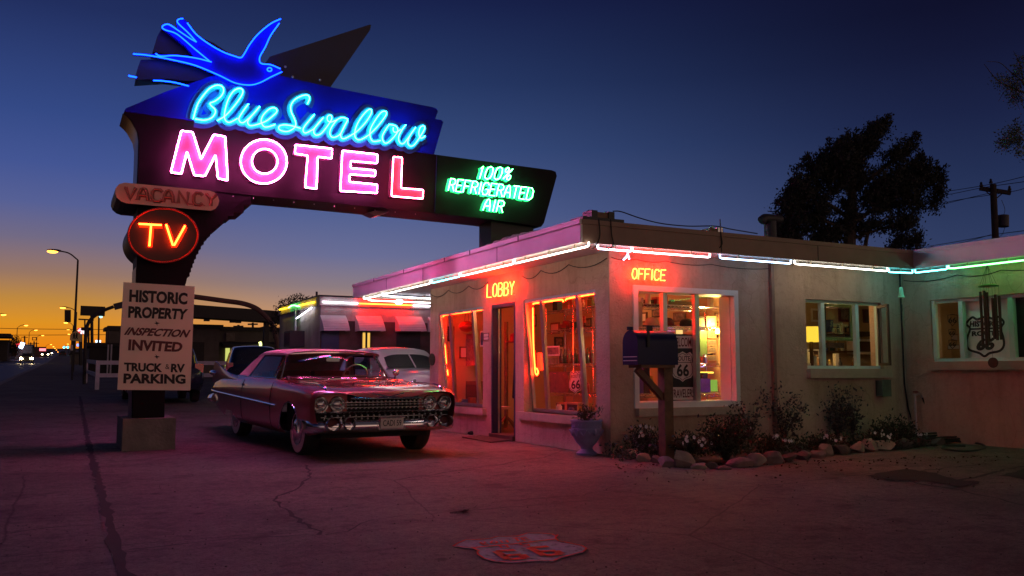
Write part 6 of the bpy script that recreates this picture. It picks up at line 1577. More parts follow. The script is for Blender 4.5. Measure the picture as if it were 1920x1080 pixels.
# ------------------------------------------------------------------ door mat
mt = [on_ground(*p) for p in ((866,821),(905,817),(964,826),(920,831))]
dmat = single('door_mat', MB().prism([p+Vector((0, 0, .006)) for p in mt], (0, 0, .014)), mat('brown_coir', (.10, .06, .04), .98, var=.4, scale=40, bump=.8, bscale=150), 'brown coir door mat on the ground outside the doorway', 'door mat')
q = on_ground(886, 815); single('boot_brush', MB().ball(q+Vector((0, 0, .03)), .10, .06, .035, 10, 6), 'crack', 'small dark lump lying behind the door mat', 'boot brush', smooth_=True)
# ------------------------------------------------------------------ hanging bell and wind chime
b0 = on_y(1688, 512, YW-.35); bx_, by_ = b0.x, YW-.35
zb0, zb1 = on_y(1688, 558, by_).z, on_y(1688, 538, by_).z
bl_ = thing('hanging_bell', 'small green bell hung from the eave at the inner corner', 'bell', (bx_, by_, zb0))
part('bell', MB().lathe([(.048, zb0), (.052, zb0+.006), (.036, zb0+.05), (.028, zb1-.02), (.016, zb1), (.003, zb1)], 20, Matrix.Translation((bx_, by_, 0))), mat('verdigris_bell', (.45, .85, .55), .4, 0, var=.1), bl_, True)
part('cord', MB().tube([(bx_, by_, zb1), (bx_, by_, ZS)], .003, 4), 'cable', bl_)
part('clapper', MB().tube([(bx_, by_, zb0), (bx_, by_, zb0-.12)], .002, 4).box(bx_-.015, bx_+.015, by_-.002, by_+.002, zb0-.22, zb0-.11), 'vent', bl_)
XC = 11.95; c0 = on_x(1853, 536, XC); k_ = c0.length/1636
ch = thing('wind_chime', 'large wind chime of dark tubes hanging before the right window', 'wind chime', (XC, c0.y, on_x(1862, 690, XC).z))
zt0 = on_x(1854, 512, XC).z
part('canopy', MB().lathe([(.005, .025), (.08, .02), (.135, 0), (.13, -.012), (.005, -.012)], 24, Matrix.Translation((XC, c0.y, c0.z))), 'green', ch, 40)
cd = MB()
for k in range(6): cd.tube([(XC+.11*math.cos(k), c0.y+.11*math.sin(k), c0.z+.015), (XC, c0.y, ZS-.06)], .0025, 4)
for i, (px, t0, t1) in enumerate(((1838,547,646),(1845,545,648),(1850,548,640),(1861,559,636),(1866,552,638),(1873,555,637))):
    X2 = XC+(-.05 if i % 2 else .06); a, b = on_x(px, t0, X2), on_x(px+3, t1, X2); b.y = a.y; b.x = a.x
    part('chime_tube', MB().tube([b, a], .020, 10), 'brown', ch, True); cd.tube([a, (a.x, a.y, c0.z)], .002, 4)
w_ = on_x(1862, 680, XC); cd.tube([(XC, c0.y, c0.z), w_], .002, 4)
part('cord', cd, 'cable', ch)
part('wind_catcher', MB().tube([w_+Vector((-.006, 0, 0)), w_+Vector((.006, 0, 0))], .075, 20), 'brown', ch)
# ------------------------------------------------------------------ trees
def tree(name, base, label, blobs, nclump, lsz, limbs, m, Yf, trunk, per=26, seed=1, up=Vector((.35, 0, .8)), gaps=(), shr=1.):
    """blobs: picture-shaped lobes (cx, cy, rx, ry, tilt) cut at depth Yf, each filled through its own thickness"""
    global rnd; rnd = random.Random(seed)
    t = thing(name, label, 'tree', base); tb_ = MB()
    for pts, r0, r1 in limbs:
        P = [on_y(p[0], p[1], Yf+(p[2] if len(p) > 2 else 0)) for p in pts]; sp_ = spline(P, 6); tb_.tube(sp_, [r0+(r1-r0)*i/(len(sp_)-1) for i in range(len(sp_))], 7)
    part(trunk, tb_, 'bark', t, True); lb = MB()
    k = on_y(blobs[0][0], blobs[0][1], Yf); k = (on_y(blobs[0][0]+10, blobs[0][1], Yf)-k).length/10
    kz = (on_y(blobs[0][0], blobs[0][1]-10, Yf).z-on_y(blobs[0][0], blobs[0][1], Yf).z)/10
    tot = sum(b[2]*b[3] for b in blobs)
    for cx, cy, rx, ry, tl in blobs:
        for _ in range(max(2, int(nclump*rx*ry/tot))):
            while True:
                a, b, c = rnd.uniform(-1, 1), rnd.uniform(-1, 1), rnd.uniform(-1, 1)
                if a*a+b*b+c*c < 1 and a*a+b*b+c*c > .12*rnd.random(): break
            ct, st = math.cos(R(tl)), math.sin(R(tl)); x = a*rx*ct+b*ry*st; y = -a*rx*st+b*ry*ct
            x *= shr; y *= shr
            if any(((cx+x-g[0])/g[2])**2+((cy+y-g[1])/g[3])**2 < 1 for g in gaps): continue
            q = on_y(cx+x, cy+y, Yf+c*min(rx, ry)*k); d0 = (up+Vector((rnd.gauss(0, .5), rnd.gauss(0, .5), rnd.gauss(0, .35)))).normalized()
            pl_ = lsz*rnd.uniform(3, 6.5)
            for _ in range(per):
                u = rnd.random(); leaf(lb, q+d0*(u-.6)*pl_+Vector((rnd.gauss(0, 1), rnd.gauss(0, 1), rnd.gauss(0, 1)))*lsz*(1.05*(1-u)**.7+.12), lsz*rnd.uniform(.6, 1.3), d0+Vector((rnd.gauss(0, .5), rnd.gauss(0, .5), rnd.gauss(0, .5))), .45)
    part('crown', lb, m, t); return t
JB = [(1632,262,26,48,-28),(1600,285,44,52,-30),(1565,300,34,48,-20),(1540,318,28,34,-20),(1590,330,52,40,0),(1655,232,14,20,-35),
 (1505,352,34,44,-20),(1480,390,30,34,0),(1462,420,16,26,0),(1510,400,40,50,0),(1545,375,36,40,0),(1510,310,12,16,-30),
 (1700,272,22,18,-25),(1680,290,34,24,-20),(1712,262,12,10,0),(1735,315,32,34,-20),(1760,345,16,36,0),(1710,335,50,40,0),(1665,345,50,44,0),(1640,380,40,34,0),(1700,378,44,24,0),
 (1660,415,36,22,0),(1700,420,30,26,0),(1720,450,18,18,0),(1690,455,30,18,0),(1560,425,40,40,0),(1480,440,30,24,0),(1620,430,20,20,0),(1750,378,16,14,0),(1545,445,26,18,0),(1590,395,26,36,0)]
jb = on_y(1592, 470, 19.0); jb.z = 0
tree('juniper_tree', jb, 'big dark juniper with a windblown crown rising behind the office roof', JB, 1250, .105,
 [([(1590,700),(1592,470),(1597,400),(1600,330),(1622,280),(1650,235)], .24, .03), ([(1598,360),(1650,320),(1690,290)], .09, .03), ([(1597,420),(1640,390),(1700,345),(1735,330)], .08, .03), ([(1594,410),(1550,380),(1510,350)], .08, .03), ([(1593,440),(1560,420),(1500,400)], .07, .02), ([(1620,470),(1632,430),(1665,405)], .07, .02), ([(1594,450),(1650,430),(1700,425)], .05, .02)], 'juniper', 19.0, 'trunk', 62, 5, Vector((.55, 0, .75)),
 [(1692,250,15,11),(1674,266,17,11),(1656,280,16,10),(1640,292,12,9),(1626,302,9,8),(1512,330,6,10),(1527,300,8,10),(1470,365,8,9),(1750,300,10,8),(1742,400,14,10),(1562,378,13,13),(1578,402,10,16),(1556,410,14,8),(1645,408,34,9),(1700,396,16,7),(1655,442,16,8),(1612,392,9,16),(1520,380,8,7),(1725,402,12,8),(1600,440,9,9),(1745,398,10,8),(1670,470,14,8)], .80)
# bare twiggy tree whose branches reach in from the right
RT = [(1880,150,16,10,10),(1900,165,18,14,0),(1912,135,10,16,0),(1905,185,14,12,0),(1915,110,8,10,0),(1890,262,18,18,0),(1912,265,16,16,0),(1905,240,12,12,0),(1880,272,8,8,0),(1915,285,10,8,0)]
rb = on_y(2060, 690, 9.5); rb.z = 0
tree('bare_tree', rb, 'sparse leaved tree reaching in from the right edge of the sky', RT, 210, .05,
 [([(2060,760),(2050,500),(2010,330),(1960,220),(1915,150)], .16, .02), ([(1935,180),(1900,165),(1870,150),(1845,120)], .02, .004), ([(1915,150),(1895,135),(1875,118),(1850,115)], .012, .003), ([(1920,160),(1912,120),(1900,95)], .012, .003), ([(1985,275),(1940,265),(1905,262),(1878,262)], .025, .004), ([(1940,265),(1905,245),(1890,235)], .012, .003), ([(1905,165),(1885,170),(1872,190)], .008, .003), ([(1895,165),(1905,190),(1912,205)], .008, .003), ([(1950,205),(1920,180),(1905,195)], .01, .003), ([(1905,262),(1890,275),(1885,290)], .008, .003)], 'leafmid', 9.5, 'trunk', 12, 8, Vector((-.3, 0, -.1)))
tbp = ground_at(545, 34)
tree('street_tree', tbp, 'small loose tree behind the end of the room wing', [(535,572,12,12,0),(550,565,16,12,0),(560,575,18,14,0),(540,585,16,10,0),(575,566,12,10,0),(520,590,10,10,0),(560,600,20,14,0),(530,605,14,12,0),(512,612,10,10,0)], 170, .09, [([(548,660),(548,620),(545,590),(550,570)], .12, .03), ([(547,610),(530,590)], .05, .02), ([(547,605),(568,585)], .05, .02)], 'juniper', tbp.y, 'trunk', 14, 9)
# ------------------------------------------------------------------ utility pole and wires on the right
UY = 17.5
M['pole'] = mat('weathered_pole', (.035, .027, .022), .9, var=.3, scale=6)
up_ = on_y(1864, 455, UY)
ut = thing('utility_pole', 'wooden utility pole with a transformer can at the right', 'utility pole', (up_.x, UY, 0))
a, b = on_y(1862, 346, UY), up_
part('pole', MB().tube([(up_.x, UY, 0), (a.x, UY, a.z)], [.13, .10], 10), 'pole', ut, True)
part('crossarm', MB().bar(on_y(1837, 353, UY+.3), on_y(1895, 362, UY-.3), .10, .13), 'pole', ut)
part('arm_brace', MB().bar(on_y(1848, 358, UY+.2), on_y(1864, 372, UY), .03).bar(on_y(1880, 362, UY-.2), on_y(1866, 374, UY), .03), 'pole', ut)
part('transformer_can', MB().tube([on_y(1881, 425, UY-.1), on_y(1881, 404, UY-.1)], .17, 14), 'vent', ut, True)
part('bracket', MB().bar(on_y(1866, 413, UY), on_y(1878, 414, UY-.1), .06), 'pole', ut)
for px, py in ((1840,350),(1858,344),(1893,357)): part('insulator', MB().lathe([(.05, 0), (.06, .04), (.03, .09), (.045, .12), (.01, .16)], 10, Matrix.Translation(on_y(px, py, UY))), 'vent', ut, True)
def wire(pts, Y0, Y1, label, r=.011, name='power_line', grp='overhead wires'):
    n = len(pts); P = [on_y(p[0], p[1], Y0+(Y1-Y0)*i/(n-1)) for i, p in enumerate(pts)]
    single(name, MB().tube(spline(P, 5), r, 4), 'cable', label, 'wire', grp, True)
wire([(1700,368),(1780,358),(1860,345),(1925,330)], 24, 16, 'topmost overhead wire passing the utility pole head')
wire([(1690,375),(1770,366),(1842,352),(1925,340)], 25, 16, 'overhead wire on the left insulator of the utility pole')
wire([(1720,392),(1790,376),(1893,360),(1925,352)], 24, 16, 'overhead wire on the right insulator of the utility pole')
wire([(1590,418),(1720,394),(1838,366),(1864,362)], 26, UY, 'thin wire running down left from the utility pole behind the juniper')
wire([(1740,462),(1800,452),(1864,440),(1925,432)], 22, 16, 'low service wire above the right roof')
wire([(1735,466),(1790,458),(1830,448),(1858,440)], 21, UY, 'low slack wire joining the utility pole above the inner corner')
wire([(1882,404),(1884,392),(1878,375)], UY-.1, UY, 'short jumper wire above the transformer can', .008)
wire([(1884,426),(1880,438),(1872,446),(1864,450)], UY-.1, UY, 'slack loop below the transformer can', .01)

# dead leaves and chips blown along the foot of the border
lm = MB()
for i in range(420):
    px = rnd.uniform(1150, 1900); py = 872+rnd.gauss(0, 1)**2*9+ (px-1300)*-.03*(px > 1300); p = on_ground(px, min(1075, py)); 
    if p.y > YW-.1 or p.x > XI-.1: continue
    p.z += .006; leaf(lm, p, rnd.uniform(.015, .04), Vector((rnd.gauss(0, 1), rnd.gauss(0, 1), .12)), .6)
struct('leaf_litter', lm, mat('dead_leaf', (.06, .04, .025), .9, var=.4), kind='stuff')
# ------------------------------------------------------------------ street to the west
M['sil'] = mat('dark_steel', (.020, .018, .018), .6, var=.2)
M['storewall'] = mat('dim_block_wall', (.10, .085, .075), .9, var=.2, scale=2)
M['roofing'] = mat('dark_roofing', (.03, .027, .026), .8, var=.2)
lampglow = em('sodium_lamp', (7, 2.3, .25))
def px_at(P, px):
    """point at the depth Y of P in picture column px, on the same level line"""
    d = ray(px, HORY); k = P.y/d.y; return Vector((d.x*k, P.y, P.z))
def street_lamp(dist, pole_px, head_px, head_py, label, side=-1, pole_r=.10, glow=.24, top=None):
    b = ground_at(pole_px, dist); hz = z_at(head_py, head_px, b); h = px_at(b, head_px); h.z = hz
    t = thing('street_lamp', label, 'street lamp', b, group='street lamps along the road')
    tz = hz-.55 if top is None else z_at(top, pole_px, b)
    part('pole', MB().tube([b-Vector((0, 0, .3)), Vector((b.x, b.y, tz))], [pole_r, pole_r*.65], 8), 'sil', t, True)
    part('arm', MB().tube(spline([Vector((b.x, b.y, tz)), Vector((b.x+(h.x-b.x)*.4, b.y, tz+(hz-tz)*.75+.1)), Vector((h.x, b.y, hz+.1))], 6), pole_r*.5, 6), 'sil', t, True)
    hd = part('lamp_head', MB().ball(h+Vector((.1*(1 if b.x > h.x else -1), 0, .10)), .5, .2, .10, 10, 6), 'sil', t, True)
    part('lamp_lens', MB().ball(h, .30+glow*.3, .2, glow*.55, 10, 6), lampglow, hd, True)
    return t
l0 = street_lamp(73, 136, 87, 471, 'tallest nearest street lamp with a curved arm and a hanging banner', top=487)
b = ground_at(134, 73)
q = [on_y(121, 604, 73), on_y(133, 604, 73), on_y(133, 581, 73), on_y(121, 581, 73)]
part('banner', MB().prism(q, (0, .05, 0)), 'roofing', l0)
for d, pp, hp, hy, l in ((135, 138.5, 112, 577, 'second street lamp on the right of the road behind the banner'), (195, 133, 119, 605, 'third street lamp on the right of the road'), (255, 132, 124, 617.5, 'fourth street lamp on the right of the road'), (315, 131, 126, 626.5, 'fifth street lamp on the right of the road'), (400, 130, 125, 645, 'far street lamp above the end of the road'), (480, 130.5, 125.5, 652, 'farthest street lamp at the end of the road')):
    street_lamp(d, pp, hp, hy, l, glow=.30 if d > 180 else .25)
for d, pp, hp, hy, l in ((158, -14, 0.5, 590, 'street lamp whose glow touches the left edge of the picture'), (212, 28, 44, 610, 'street lamp with an angled arm left of the road'), (251, 51, 63, 619, 'second angled street lamp left of the road'), (315, 66, 76.5, 629, 'third angled street lamp left of the road'), (420, 84, 93, 646, 'low far street lamp over the oncoming cars')):
    street_lamp(d, pp, hp, hy, l, 1, glow=.30)
for i, (px, py, d) in enumerate(((98,650,520),(101,653,560),(104,656,600),(107,660,640))):
    street_lamp(d, px+4, px, py, ['first', 'second', 'third', 'last'][i]+' of the four tiny lamps receding left of the road end', 1, glow=.4)
# traffic signals far off
for i, (px, py) in enumerate(((118,651),(125,651))):
    b = ground_at(px+2, 330); c = px_at(b, px); c.z = z_at(py, px, b)
    ts = thing('traffic_signal', 'far green traffic light '+['left', 'right'][i]+' of its twin above the road', 'traffic light', b)
    part('mast', MB().tube([b, (b.x, b.y, c.z+.5), (c.x-.1, c.y, c.z+.5)], .10, 6), 'sil', ts)
    part('lamp', MB().ball(c, .35, .2, .35, 8, 6), em('signal_green', (.3, 6, 7)), ts, True)
# oncoming cars
def far_car(px, dist, label, lights, m='sil'):
    b = ground_at(px, dist); b.z -= .12; t = thing('oncoming_car', label, 'car', b)
    part('body', MB().prism([(b.x-.9, b.y-2, b.z+.3), (b.x+.9, b.y-2, b.z+.3), (b.x+.9, b.y-2, b.z+.95), (b.x+.7, b.y-2, b.z+1.05), (b.x-.7, b.y-2, b.z+1.05), (b.x-.9, b.y-2, b.z+.95)], (0, 4.2, 0))
         .prism([(b.x-.75, b.y-.9, b.z+1.0), (b.x+.75, b.y-.9, b.z+1.0), (b.x+.58, b.y-.4, b.z+1.5), (b.x-.58, b.y-.4, b.z+1.5)], (0, 2.2, 0)), m, t)
    for s in (-1, 1):
        part('headlight', MB().ball((b.x+s*.68, b.y-2.03, b.z+.72), .20, .05, .15, 10, 6), lights, t, True)
        part('wheel', MB().tube([(b.x+s*.88, b.y-1.3, b.z+.32), (b.x+s*.68, b.y-1.3, b.z+.32)], .32, 10), 'tyre', t)
hl = em('headlight_glow', (150, 110, 60)); hl2 = em('headlight_far', (30, 24, 14))
far_car(49, 150, 'nearest oncoming car with bright headlights on the road', hl)
far_car(83, 260, 'smaller oncoming car behind the nearest one', hl2)
far_car(91, 330, 'tiny oncoming car farthest down the road', hl2)
far_car(116, 300, 'dark far car on the right lane near the road end', M['tail'])
# far blocks and neon left of the road
def block(px0, px1, top, dist, m, label, name='shop_building', depth=14, extra=None):
    a, b = ground_at(px0, dist), ground_at(px1, dist); z = z_at(top, (px0+px1)/2, a)
    t = thing(name, label, 'building', (a+b)/2)
    part('wall', MB().box(a.x, b.x, dist, dist+depth, a.z-1, z), m, t)
    part('roof', MB().box(a.x-.2, b.x+.2, dist-.2, dist+depth+.2, z, z+.25), 'roofing', t)
    return t, a, b, z
t, a, b, z = block(-30, 12, 640, 175, 'roofing', 'dark flat roofed building at the far left edge')
part('canopy', MB().box(ground_at(-30, 172).x, ground_at(18, 172).x, 168, 178, z_at(634, 0, a), z_at(628, 0, a)), 'roofing', t)
for i, (px, r_) in enumerate(((24, 11), (28, 9))):
    bb = ground_at(px, 182+6*i)
    tree('roadside_tree', bb, ['dark low tree beside the far left building', 'dark small tree behind the low one by the far left building'][i], [(px, 647-3*i, r_, 10, 0), (px+4, 640, r_*.6, 8, 0), (px-5, 650, r_*.7, 8, 0), (px, 656, r_*1.1, 7, 0)], 60, .28, [([(px, 668), (px, 645)], .25, .1)], 'juniper', bb.y, 'trunk', 14, 20+i)
t, a, b, z = block(27, 58, 648, 200, 'storewall', 'low store with red and white neon left of the road')
sg = part('neon_sign', MB().tube([on_y(30, 649, 198), on_y(33, 645, 198), on_y(40, 646, 198)], .22, 6), em('far_red_neon', (9, .4, .5)), t)
part('neon_sign', MB().tube([on_y(38, 653, 198), on_y(43, 642.5, 198)], .38, 6), em('far_white_neon', (5, 6, 9)), t)
t, a, b, z = block(62, 82, 652, 270, 'roofing', 'dark low building behind the oncoming cars')
part('lit_sign', MB().box(on_y(74,655,268).x, on_y(86,655,268).x, 267, 268, on_y(80,658,268).z, on_y(80,653.5,268).z), em('pinkish_sign', (3, .5, .6)), t)
b = ground_at(64, 230)
ps = thing('pylon_sign', 'open framed pylon sign far left of the road', 'sign', b)
part('post', MB().bar(on_y(64, 664, 230), on_y(64, 640, 230), .3), 'sil', ps)
q0, q1 = on_y(60, 638, 230), on_y(69, 632, 230)
part('frame', rect_frame('y', 230, q0.x, q1.x, q0.z, q1.z, .15, .2), 'sil', ps)
for i, (px, t0) in enumerate(((46, 630), (57.5, 642), (68, 642))):
    b = ground_at(px, 240+20*i); p2 = thing('utility_pole', ['bare pole left of the road above the oncoming car', 'short bare pole right of the oncoming car', 'short bare pole beside the pylon sign'][i], 'pole', b)
    top = on_y(px, t0, b.y)
    part('pole', MB().tube([b, top], .16, 6), 'sil', p2); part('crossarm', MB().bar(top+Vector((-.7, 0, -.3)), top+Vector((.7, 0, -.3)), .15), 'sil', p2)
# wires crossing the road
for i, (y0, y1, l) in enumerate(((614.5, 616, 'upper wire strung across the road'), (628, 625.5, 'lower wire strung across the road'))):
    P = [on_y(-40, y0, 95), on_y(60, (y0+y1)/2+1.5, 95), on_y(215, y1+2, 95)]
    single('power_line', MB().tube(spline(P, 8), .025, 4), 'cable', l, 'wire', 'overhead wires', True)
# billboards and signs on the right of the road
b = ground_at(173, 88); bb_ = thing('billboard', 'dark wide billboard on a single post behind the arch lamp', 'billboard', b)
part('post', MB().tube([b, on_y(172, 592, 88)], .13, 8), 'sil', bb_, True)
part('panel', MB().prism([on_y(150.5,591,88), on_y(196.5,592.5,88), on_y(197.5,575,88), on_y(151.5,573,88)], (0, .5, 0)), 'roofing', bb_)
b = ground_at(159, 96); s2 = thing('signpost', 'thin T shaped sign frame left of the billboard post', 'sign frame', b)
part('post', MB().tube([b, on_y(159, 598.5, 96)], .07, 6), 'sil', s2); part('bar', MB().bar(on_y(147, 598.5, 96), on_y(176, 600, 96), .14), 'sil', s2)
b = ground_at(166, 100); s3 = thing('signpost', 'low dark box sign under the arch lamp', 'box sign', b)
part('post', MB().tube([b, on_y(166, 619, 100)], .10, 6), 'sil', s3); part('box', MB().box(on_y(152,616,100).x, on_y(170,616,100).x, 99.6, 100.4, on_y(160,619.5,100).z, on_y(160,614,100).z), 'roofing', s3)
b = ground_at(151, 115); s4 = thing('neon_shop_sign', 'far red and white neon sign behind the school crossing sign', 'neon sign', b)
part('post', MB().tube([b, on_y(151, 625, 115)], .2, 6), 'sil', s4)
part('panel', MB().box(on_y(145.5,620,115).x, on_y(155.5,620,115).x, 115, 115.3, on_y(150,627,115).z, on_y(150,615,115).z), em('red_lit_panel', (1.6, .06, .07)), s4)
part('arrow', MB().tube(spline([on_y(147, 621, 114.7), on_y(150, 617.5, 114.7), on_y(153, 620, 114.7), on_y(152.5, 626, 114.7)], 4), .10, 6).tube([on_y(158.5, 620, 114.7), on_y(158.5, 626, 114.7)], .14, 6), em('white_lit_tube', (1.4, 1.4, 1.6)), s4)
b = ground_at(183.5, 105); s5 = thing('utility_pole', 'leaning double pole with a small lamp right of the billboard post', 'pole', b)
part('pole', MB().tube([b, on_y(185.5, 594, 105)], .09, 6).tube([ground_at(181.5, 105), on_y(185, 606, 105)], .05, 6), 'sil', s5)
part('lamp', MB().ball(on_y(189, 594, 105), .18, .18, .14, 8, 6), em('bluish_lamp', (.8, 2, 2.2)), s5, True)
b = ground_at(136, 50)
sc_ = thing('school_crossing_sign', 'pentagonal school crossing sign with two walking figures', 'road sign', b)
part('post', MB().tube([b, on_y(137, 622, 50)], .045, 6), 'sil', sc_)
part('sign_face', MB().prism([on_y(*p, 49.9) for p in ((131,638),(153,641),(154,628),(143.5,619.5),(131.5,627))], (0, .03, 0)), mat('sign_yellow', (.62, .50, .22), .6, var=.05), sc_)
fg = MB()
for ox in (0, 5):
    P_ = lambda x, y: on_y(138.5+ox+x, 626+y, 49.86)
    fg.ball(P_(.5, 0), .045, .01, .045, 8, 6)
    fg.ribbon([P_(.4, 1), P_(.2, 5.5)], .07, (0, 1, 0)).ribbon([P_(.2, 5), P_(2, 9.5)], .04, (0, 1, 0)).ribbon([P_(.2, 5), P_(-1.8, 9)], .04, (0, 1, 0)).ribbon([P_(.4, 2), P_(2.2, 4.5)], .03, (0, 1, 0)).ribbon([P_(.4, 2), P_(-1.6, 4.2)], .03, (0, 1, 0))
part('pictogram', fg, 'boardblack', sc_)
part('plate', MB().prism([on_y(*p, 49.9) for p in ((132,657),(137,657),(137,647),(132,647))], (0, .03, 0)), 'paper', sc_)
# white rail fence
M['railwhite'] = mat('white_rail', (.55, .52, .55), .6, var=.12)
b = ground_at(183, 36); fn = thing('rail_fence', 'white two rail fence corner left of the notice board', 'fence', b)
zt, zm = z_at(679, 183, b), z_at(703, 183, b); rx = px_at(b, 217).x
part('post', MB().box(b.x-.07, b.x+.07, b.y-.07, b.y+.07, b.z-.2, zt+.06), 'railwhite', fn)
for z in (zt, zm):
    part('rail', MB().box(b.x+.07, rx+4, b.y-.03, b.y+.03, z-.09, z+.06), 'railwhite', fn)
    part('rail', MB().prism([(b.x-.03, b.y+.07, z-.09), (b.x+.03, b.y+.07, z-.09), (b.x+.03, b.y+.07, z+.06), (b.x-.03, b.y+.07, z+.06)], (-.12, 9, .16)), 'railwhite', fn)
part('post', MB().box(b.x-.15, b.x-.05, b.y+9, b.y+9.14, b.z, zt+.2), 'railwhite', fn)
# dark buildings and yard on the right of the road
t, a, b, z = block(166, 222, 650, 62, 'roofing', 'black low shed behind the white rail fence', depth=6)
t, a, b, z = block(198, 250, 620, 75, 'storewall', 'gabled dark building with a pale arch left of the sign pylon', depth=2.5)
part('roof_block', MB().box(a.x, b.x, 74.9, 77, z_at(619, 215, a), z_at(611, 215, a)), 'roofing', t)
part('arch', MB().tube(spline([on_y(199, 655, 74), on_y(201, 625, 74), on_y(203, 621, 74), on_y(205, 628, 74), on_y(205, 655, 74)], 5), .05, 6), 'storewall', t)
for i, (px, d) in enumerate(((201, 60), (207, 60), (193, 66))):
    b = ground_at(px, d); single('bollard_post', MB().tube([b, (b.x, b.y, z_at(646, px, b))], .05, 6), 'railwhite', ['thin pale post left of the pylon edge', 'thin pale post nearest the sign pylon', 'thin pale post farther left before the shed'][i], 'post')
for i, (px, py, c) in enumerate(((149, 647, (.4, .8, 3.0)), (184, 640, (1.5, 2, 2.4)), (182, 646, (.5, 1.6, 2)))):
    b = ground_at(px, 118); s_ = thing('lit_shop_sign', ['bluish lit sign low beside the school crossing post', 'whitish lit sign under the leaning pole', 'small cyan lit sign under the whitish one'][i], 'sign', b)
    q = on_y(px, py, 118); part('post', MB().tube([b, q], .08, 6), 'sil', s_); part('panel', MB().box(q.x-.30, q.x+.30, q.y-.1, q.y, q.z-.14, q.z+.14), em('shop_glow', c), s_)
t, a, b, z = block(132, 168, 664, 125, 'storewall', 'low dim shop far down the right of the road', depth=8)
# arched yard lamps (gooseneck)
def gooseneck(px, dist, pts, r, label, head=None, tip=None):
    b = ground_at(px, dist); t = thing('arch_lamp', label, 'lamp post', b, group='gooseneck lamp posts')
    P = [b]+[on_y(*p, b.y) for p in pts]
    part('pole', MB().tube(spline(P, 6), r, 8), 'pinkpole' if head is None else 'sil', t, True)
    if head:
        h0, h1 = on_y(*head[0], b.y), on_y(*head[1], b.y); part('lamp_head', MB().bar(h0, h1, .20, .28), 'vent', t)
    else:
        h0 = on_y(*tip, b.y); part('lamp_head', MB().ball(h0, .5, .2, .12, 10, 6), 'vent', t, True)
M['pinkpole'] = mat('rusty_pink_pole', (.13, .06, .05), .6, var=.2)
gooseneck(159, 43, [(159.5,660),(161,625),(166,605),(178,592),(195,582),(213,575)], .075, 'left gooseneck lamp post arching towards the notice board', [(214,575.5),(232,571)])
gooseneck(520, 43, [(520,650),(517,630),(510,608),(497,592),(480,578),(455,569),(420,564),(365,556.5),(330,552)], .12, 'right gooseneck lamp post arching left over the store', None, (322, 551))
# filling station canopy and store
cb_ = ground_at(440, 50); Yc = 50
c0, c1 = on_y(215, 560, Yc), on_y(530, 583, Yc)
cn = thing('fuel_canopy', 'wide dark station canopy on thin posts behind the convertible', 'canopy', cb_)
za, zb2 = on_y(365, 568, Yc).z, on_y(365, 592, Yc).z
x0 = on_y(290, 580, Yc).x; dr_ = ray(540, 584.5); Yr = (za-CAMH)*dr_.y/dr_.z; x1 = dr_.x*Yr/dr_.y
part('roof', MB().prism([(x0, Yc, zb2), (x1, Yr, zb2), (x1, Yr+1.6, zb2), (x0, Yc+1.6, zb2)], (0, 0, za-zb2)), 'roofing', cn)
for px in (300, 500, 540):
    yy = Yc+.6+(Yr-Yc)*(px-290)/250; x = on_y(px, 620, yy).x; part('post', MB().box(x-.15, x+.15, yy, yy+.3, cb_.z-.3, zb2), 'sil', cn)
for px in (391, 440, 451): part('canopy_light', MB().box(on_y(px,594,Yc+(Yr-Yc)*(px-290)/250).x-.15, on_y(px,594,Yc+(Yr-Yc)*(px-290)/250).x+.15, Yc+(Yr-Yc)*(px-290)/250+.5, Yc+(Yr-Yc)*(px-290)/250+.8, zb2-.14, zb2-.001), 'vent', cn)
t, a, b, z = block(408, 560, 621, 60, 'storewall', 'grey store with glowing yellow green windows behind the hatchback', depth=8)
part('awning', MB().prism([on_y(412,648,60), on_y(600,648,60), on_y(600,641,60), on_y(412,641,60)], (0, -1.5, -.2)), 'roofing', t)
lg = em('store_glow', (.62, .66, .16))
part('lit_window', MB().box(on_y(423,655,59.9).x, on_y(431,655,59.9).x, 59.9, 59.95, a.z+.3, on_y(427,649,59.9).z), lg, t)
part('lit_window', MB().box(on_y(442,655,59.9).x, on_y(480,655,59.9).x, 59.9, 59.95, on_y(460,660,59.9).z, on_y(460,650,59.9).z), lg, t)
part('lit_tube', MB().tube(spline([on_y(488,653,58.2), on_y(488.5,645,58.2), on_y(487,641,58.2)], 4), .09, 6), em('pale_lime_tube', (2.6, 2.8, .8)), t)
part('sign_panel', MB().box(on_y(424,630,59.9).x, on_y(440,630,59.9).x, 59.85, 59.95, on_y(430,639,59.9).z, on_y(430,624,59.9).z), mat('faded_sign', (.16,.13,.11), .8, var=.3), t)
part('roof_unit', MB().box(on_y(490,618,62).x, on_y(504,618,62).x, 61, 63, z, on_y(495,613,62).z), 'roofing', t)
t, a, b, z = block(340, 409, 616, 56, 'storewall', 'dim windowless block between the board and the lit store', depth=10)
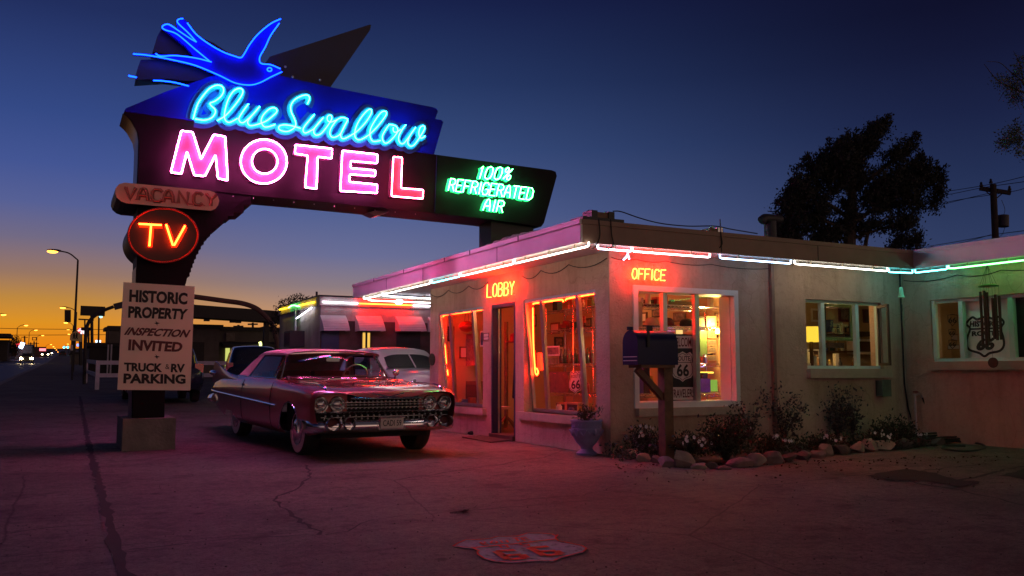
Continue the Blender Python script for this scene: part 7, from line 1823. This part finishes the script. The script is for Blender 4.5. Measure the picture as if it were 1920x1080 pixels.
part('door', MB().box(on_y(415,660,55.9).x-1.9, on_y(415,660,55.9).x-1.0, 55.95, 55.99, a.z, a.z+2.1), 'roofing', t)
for i, (px, py, arm) in enumerate(((447, 609, 8), (474, 605, 8), (418.5, 614, 8), (411.5, 615, 7))):
    b = ground_at(px, 120+10*i); top = on_y(px, py, b.y); k = b.y/1636*1.1
    p2 = thing('utility_pole', ['T topped pole in the middle behind the store', 'taller T topped pole with a can at the right behind the store', 'low T topped pole right of its twin', 'lowest T topped pole at the left behind the store'][i], 'utility pole', b)
    part('pole', MB().tube([b, top-Vector((0, 0, .0))], .16, 6), 'sil', p2)
    part('crossarm', MB().bar(top+Vector((-arm*k, 0, -.25)), top+Vector((arm*k, 0, -.2)), .22), 'sil', p2)
# distant dark hills line closing the ground
hm = MB(); rows = []
rh = random.Random(3)
for i in range(61):
    x = -900+2400*i/60; y = 1450; z = gz(x, 1450); hgt = 3+9*noise.noise(Vector((i*.23, 3, 1)))**2+4*abs(noise.noise(Vector((i*.6, 7, 2))))
    rows.append([(x, y, z-4), (x, y+60, z+hgt), (x, y+200, z-4)])
struct('hills', hm.grid(rows), 'roofing')

# the row of dark shop fronts across the road (what the near car mirrors on its flank)
for i, (y0, y1, h, l) in enumerate(((-14, 6, 4.4, 'long dark shop across the road beside the viewer'), (9, 26, 5.6, 'taller dark shop across the road facing the sign pylon'), (30, 52, 4.2, 'low dark garage across the road'), (58, 92, 5.2, 'long dark warehouse across the road'), (100, 150, 4.6, 'farther low block across the road'))):
    X1 = -17.5+.0101*y0; z = gz(X1, (y0+y1)/2)
    t = thing('shop_building', l, 'building', (X1-6, (y0+y1)/2, z))
    part('wall', MB().box(X1-12, X1, y0, y1, z-1.5, z+h), 'storewall', t); part('roof', MB().box(X1-12.3, X1+.3, y0-.3, y1+.3, z+h, z+h+.35), 'roofing', t)
    n = int((y1-y0)/5)
    for k in range(n):
        yc = y0+(k+.5)*(y1-y0)/n; f_ = part('shop_window', MB().box(X1+.004, X1+.05, yc-1.6, yc+1.6, z+.6, z+2.6), 'black', t)
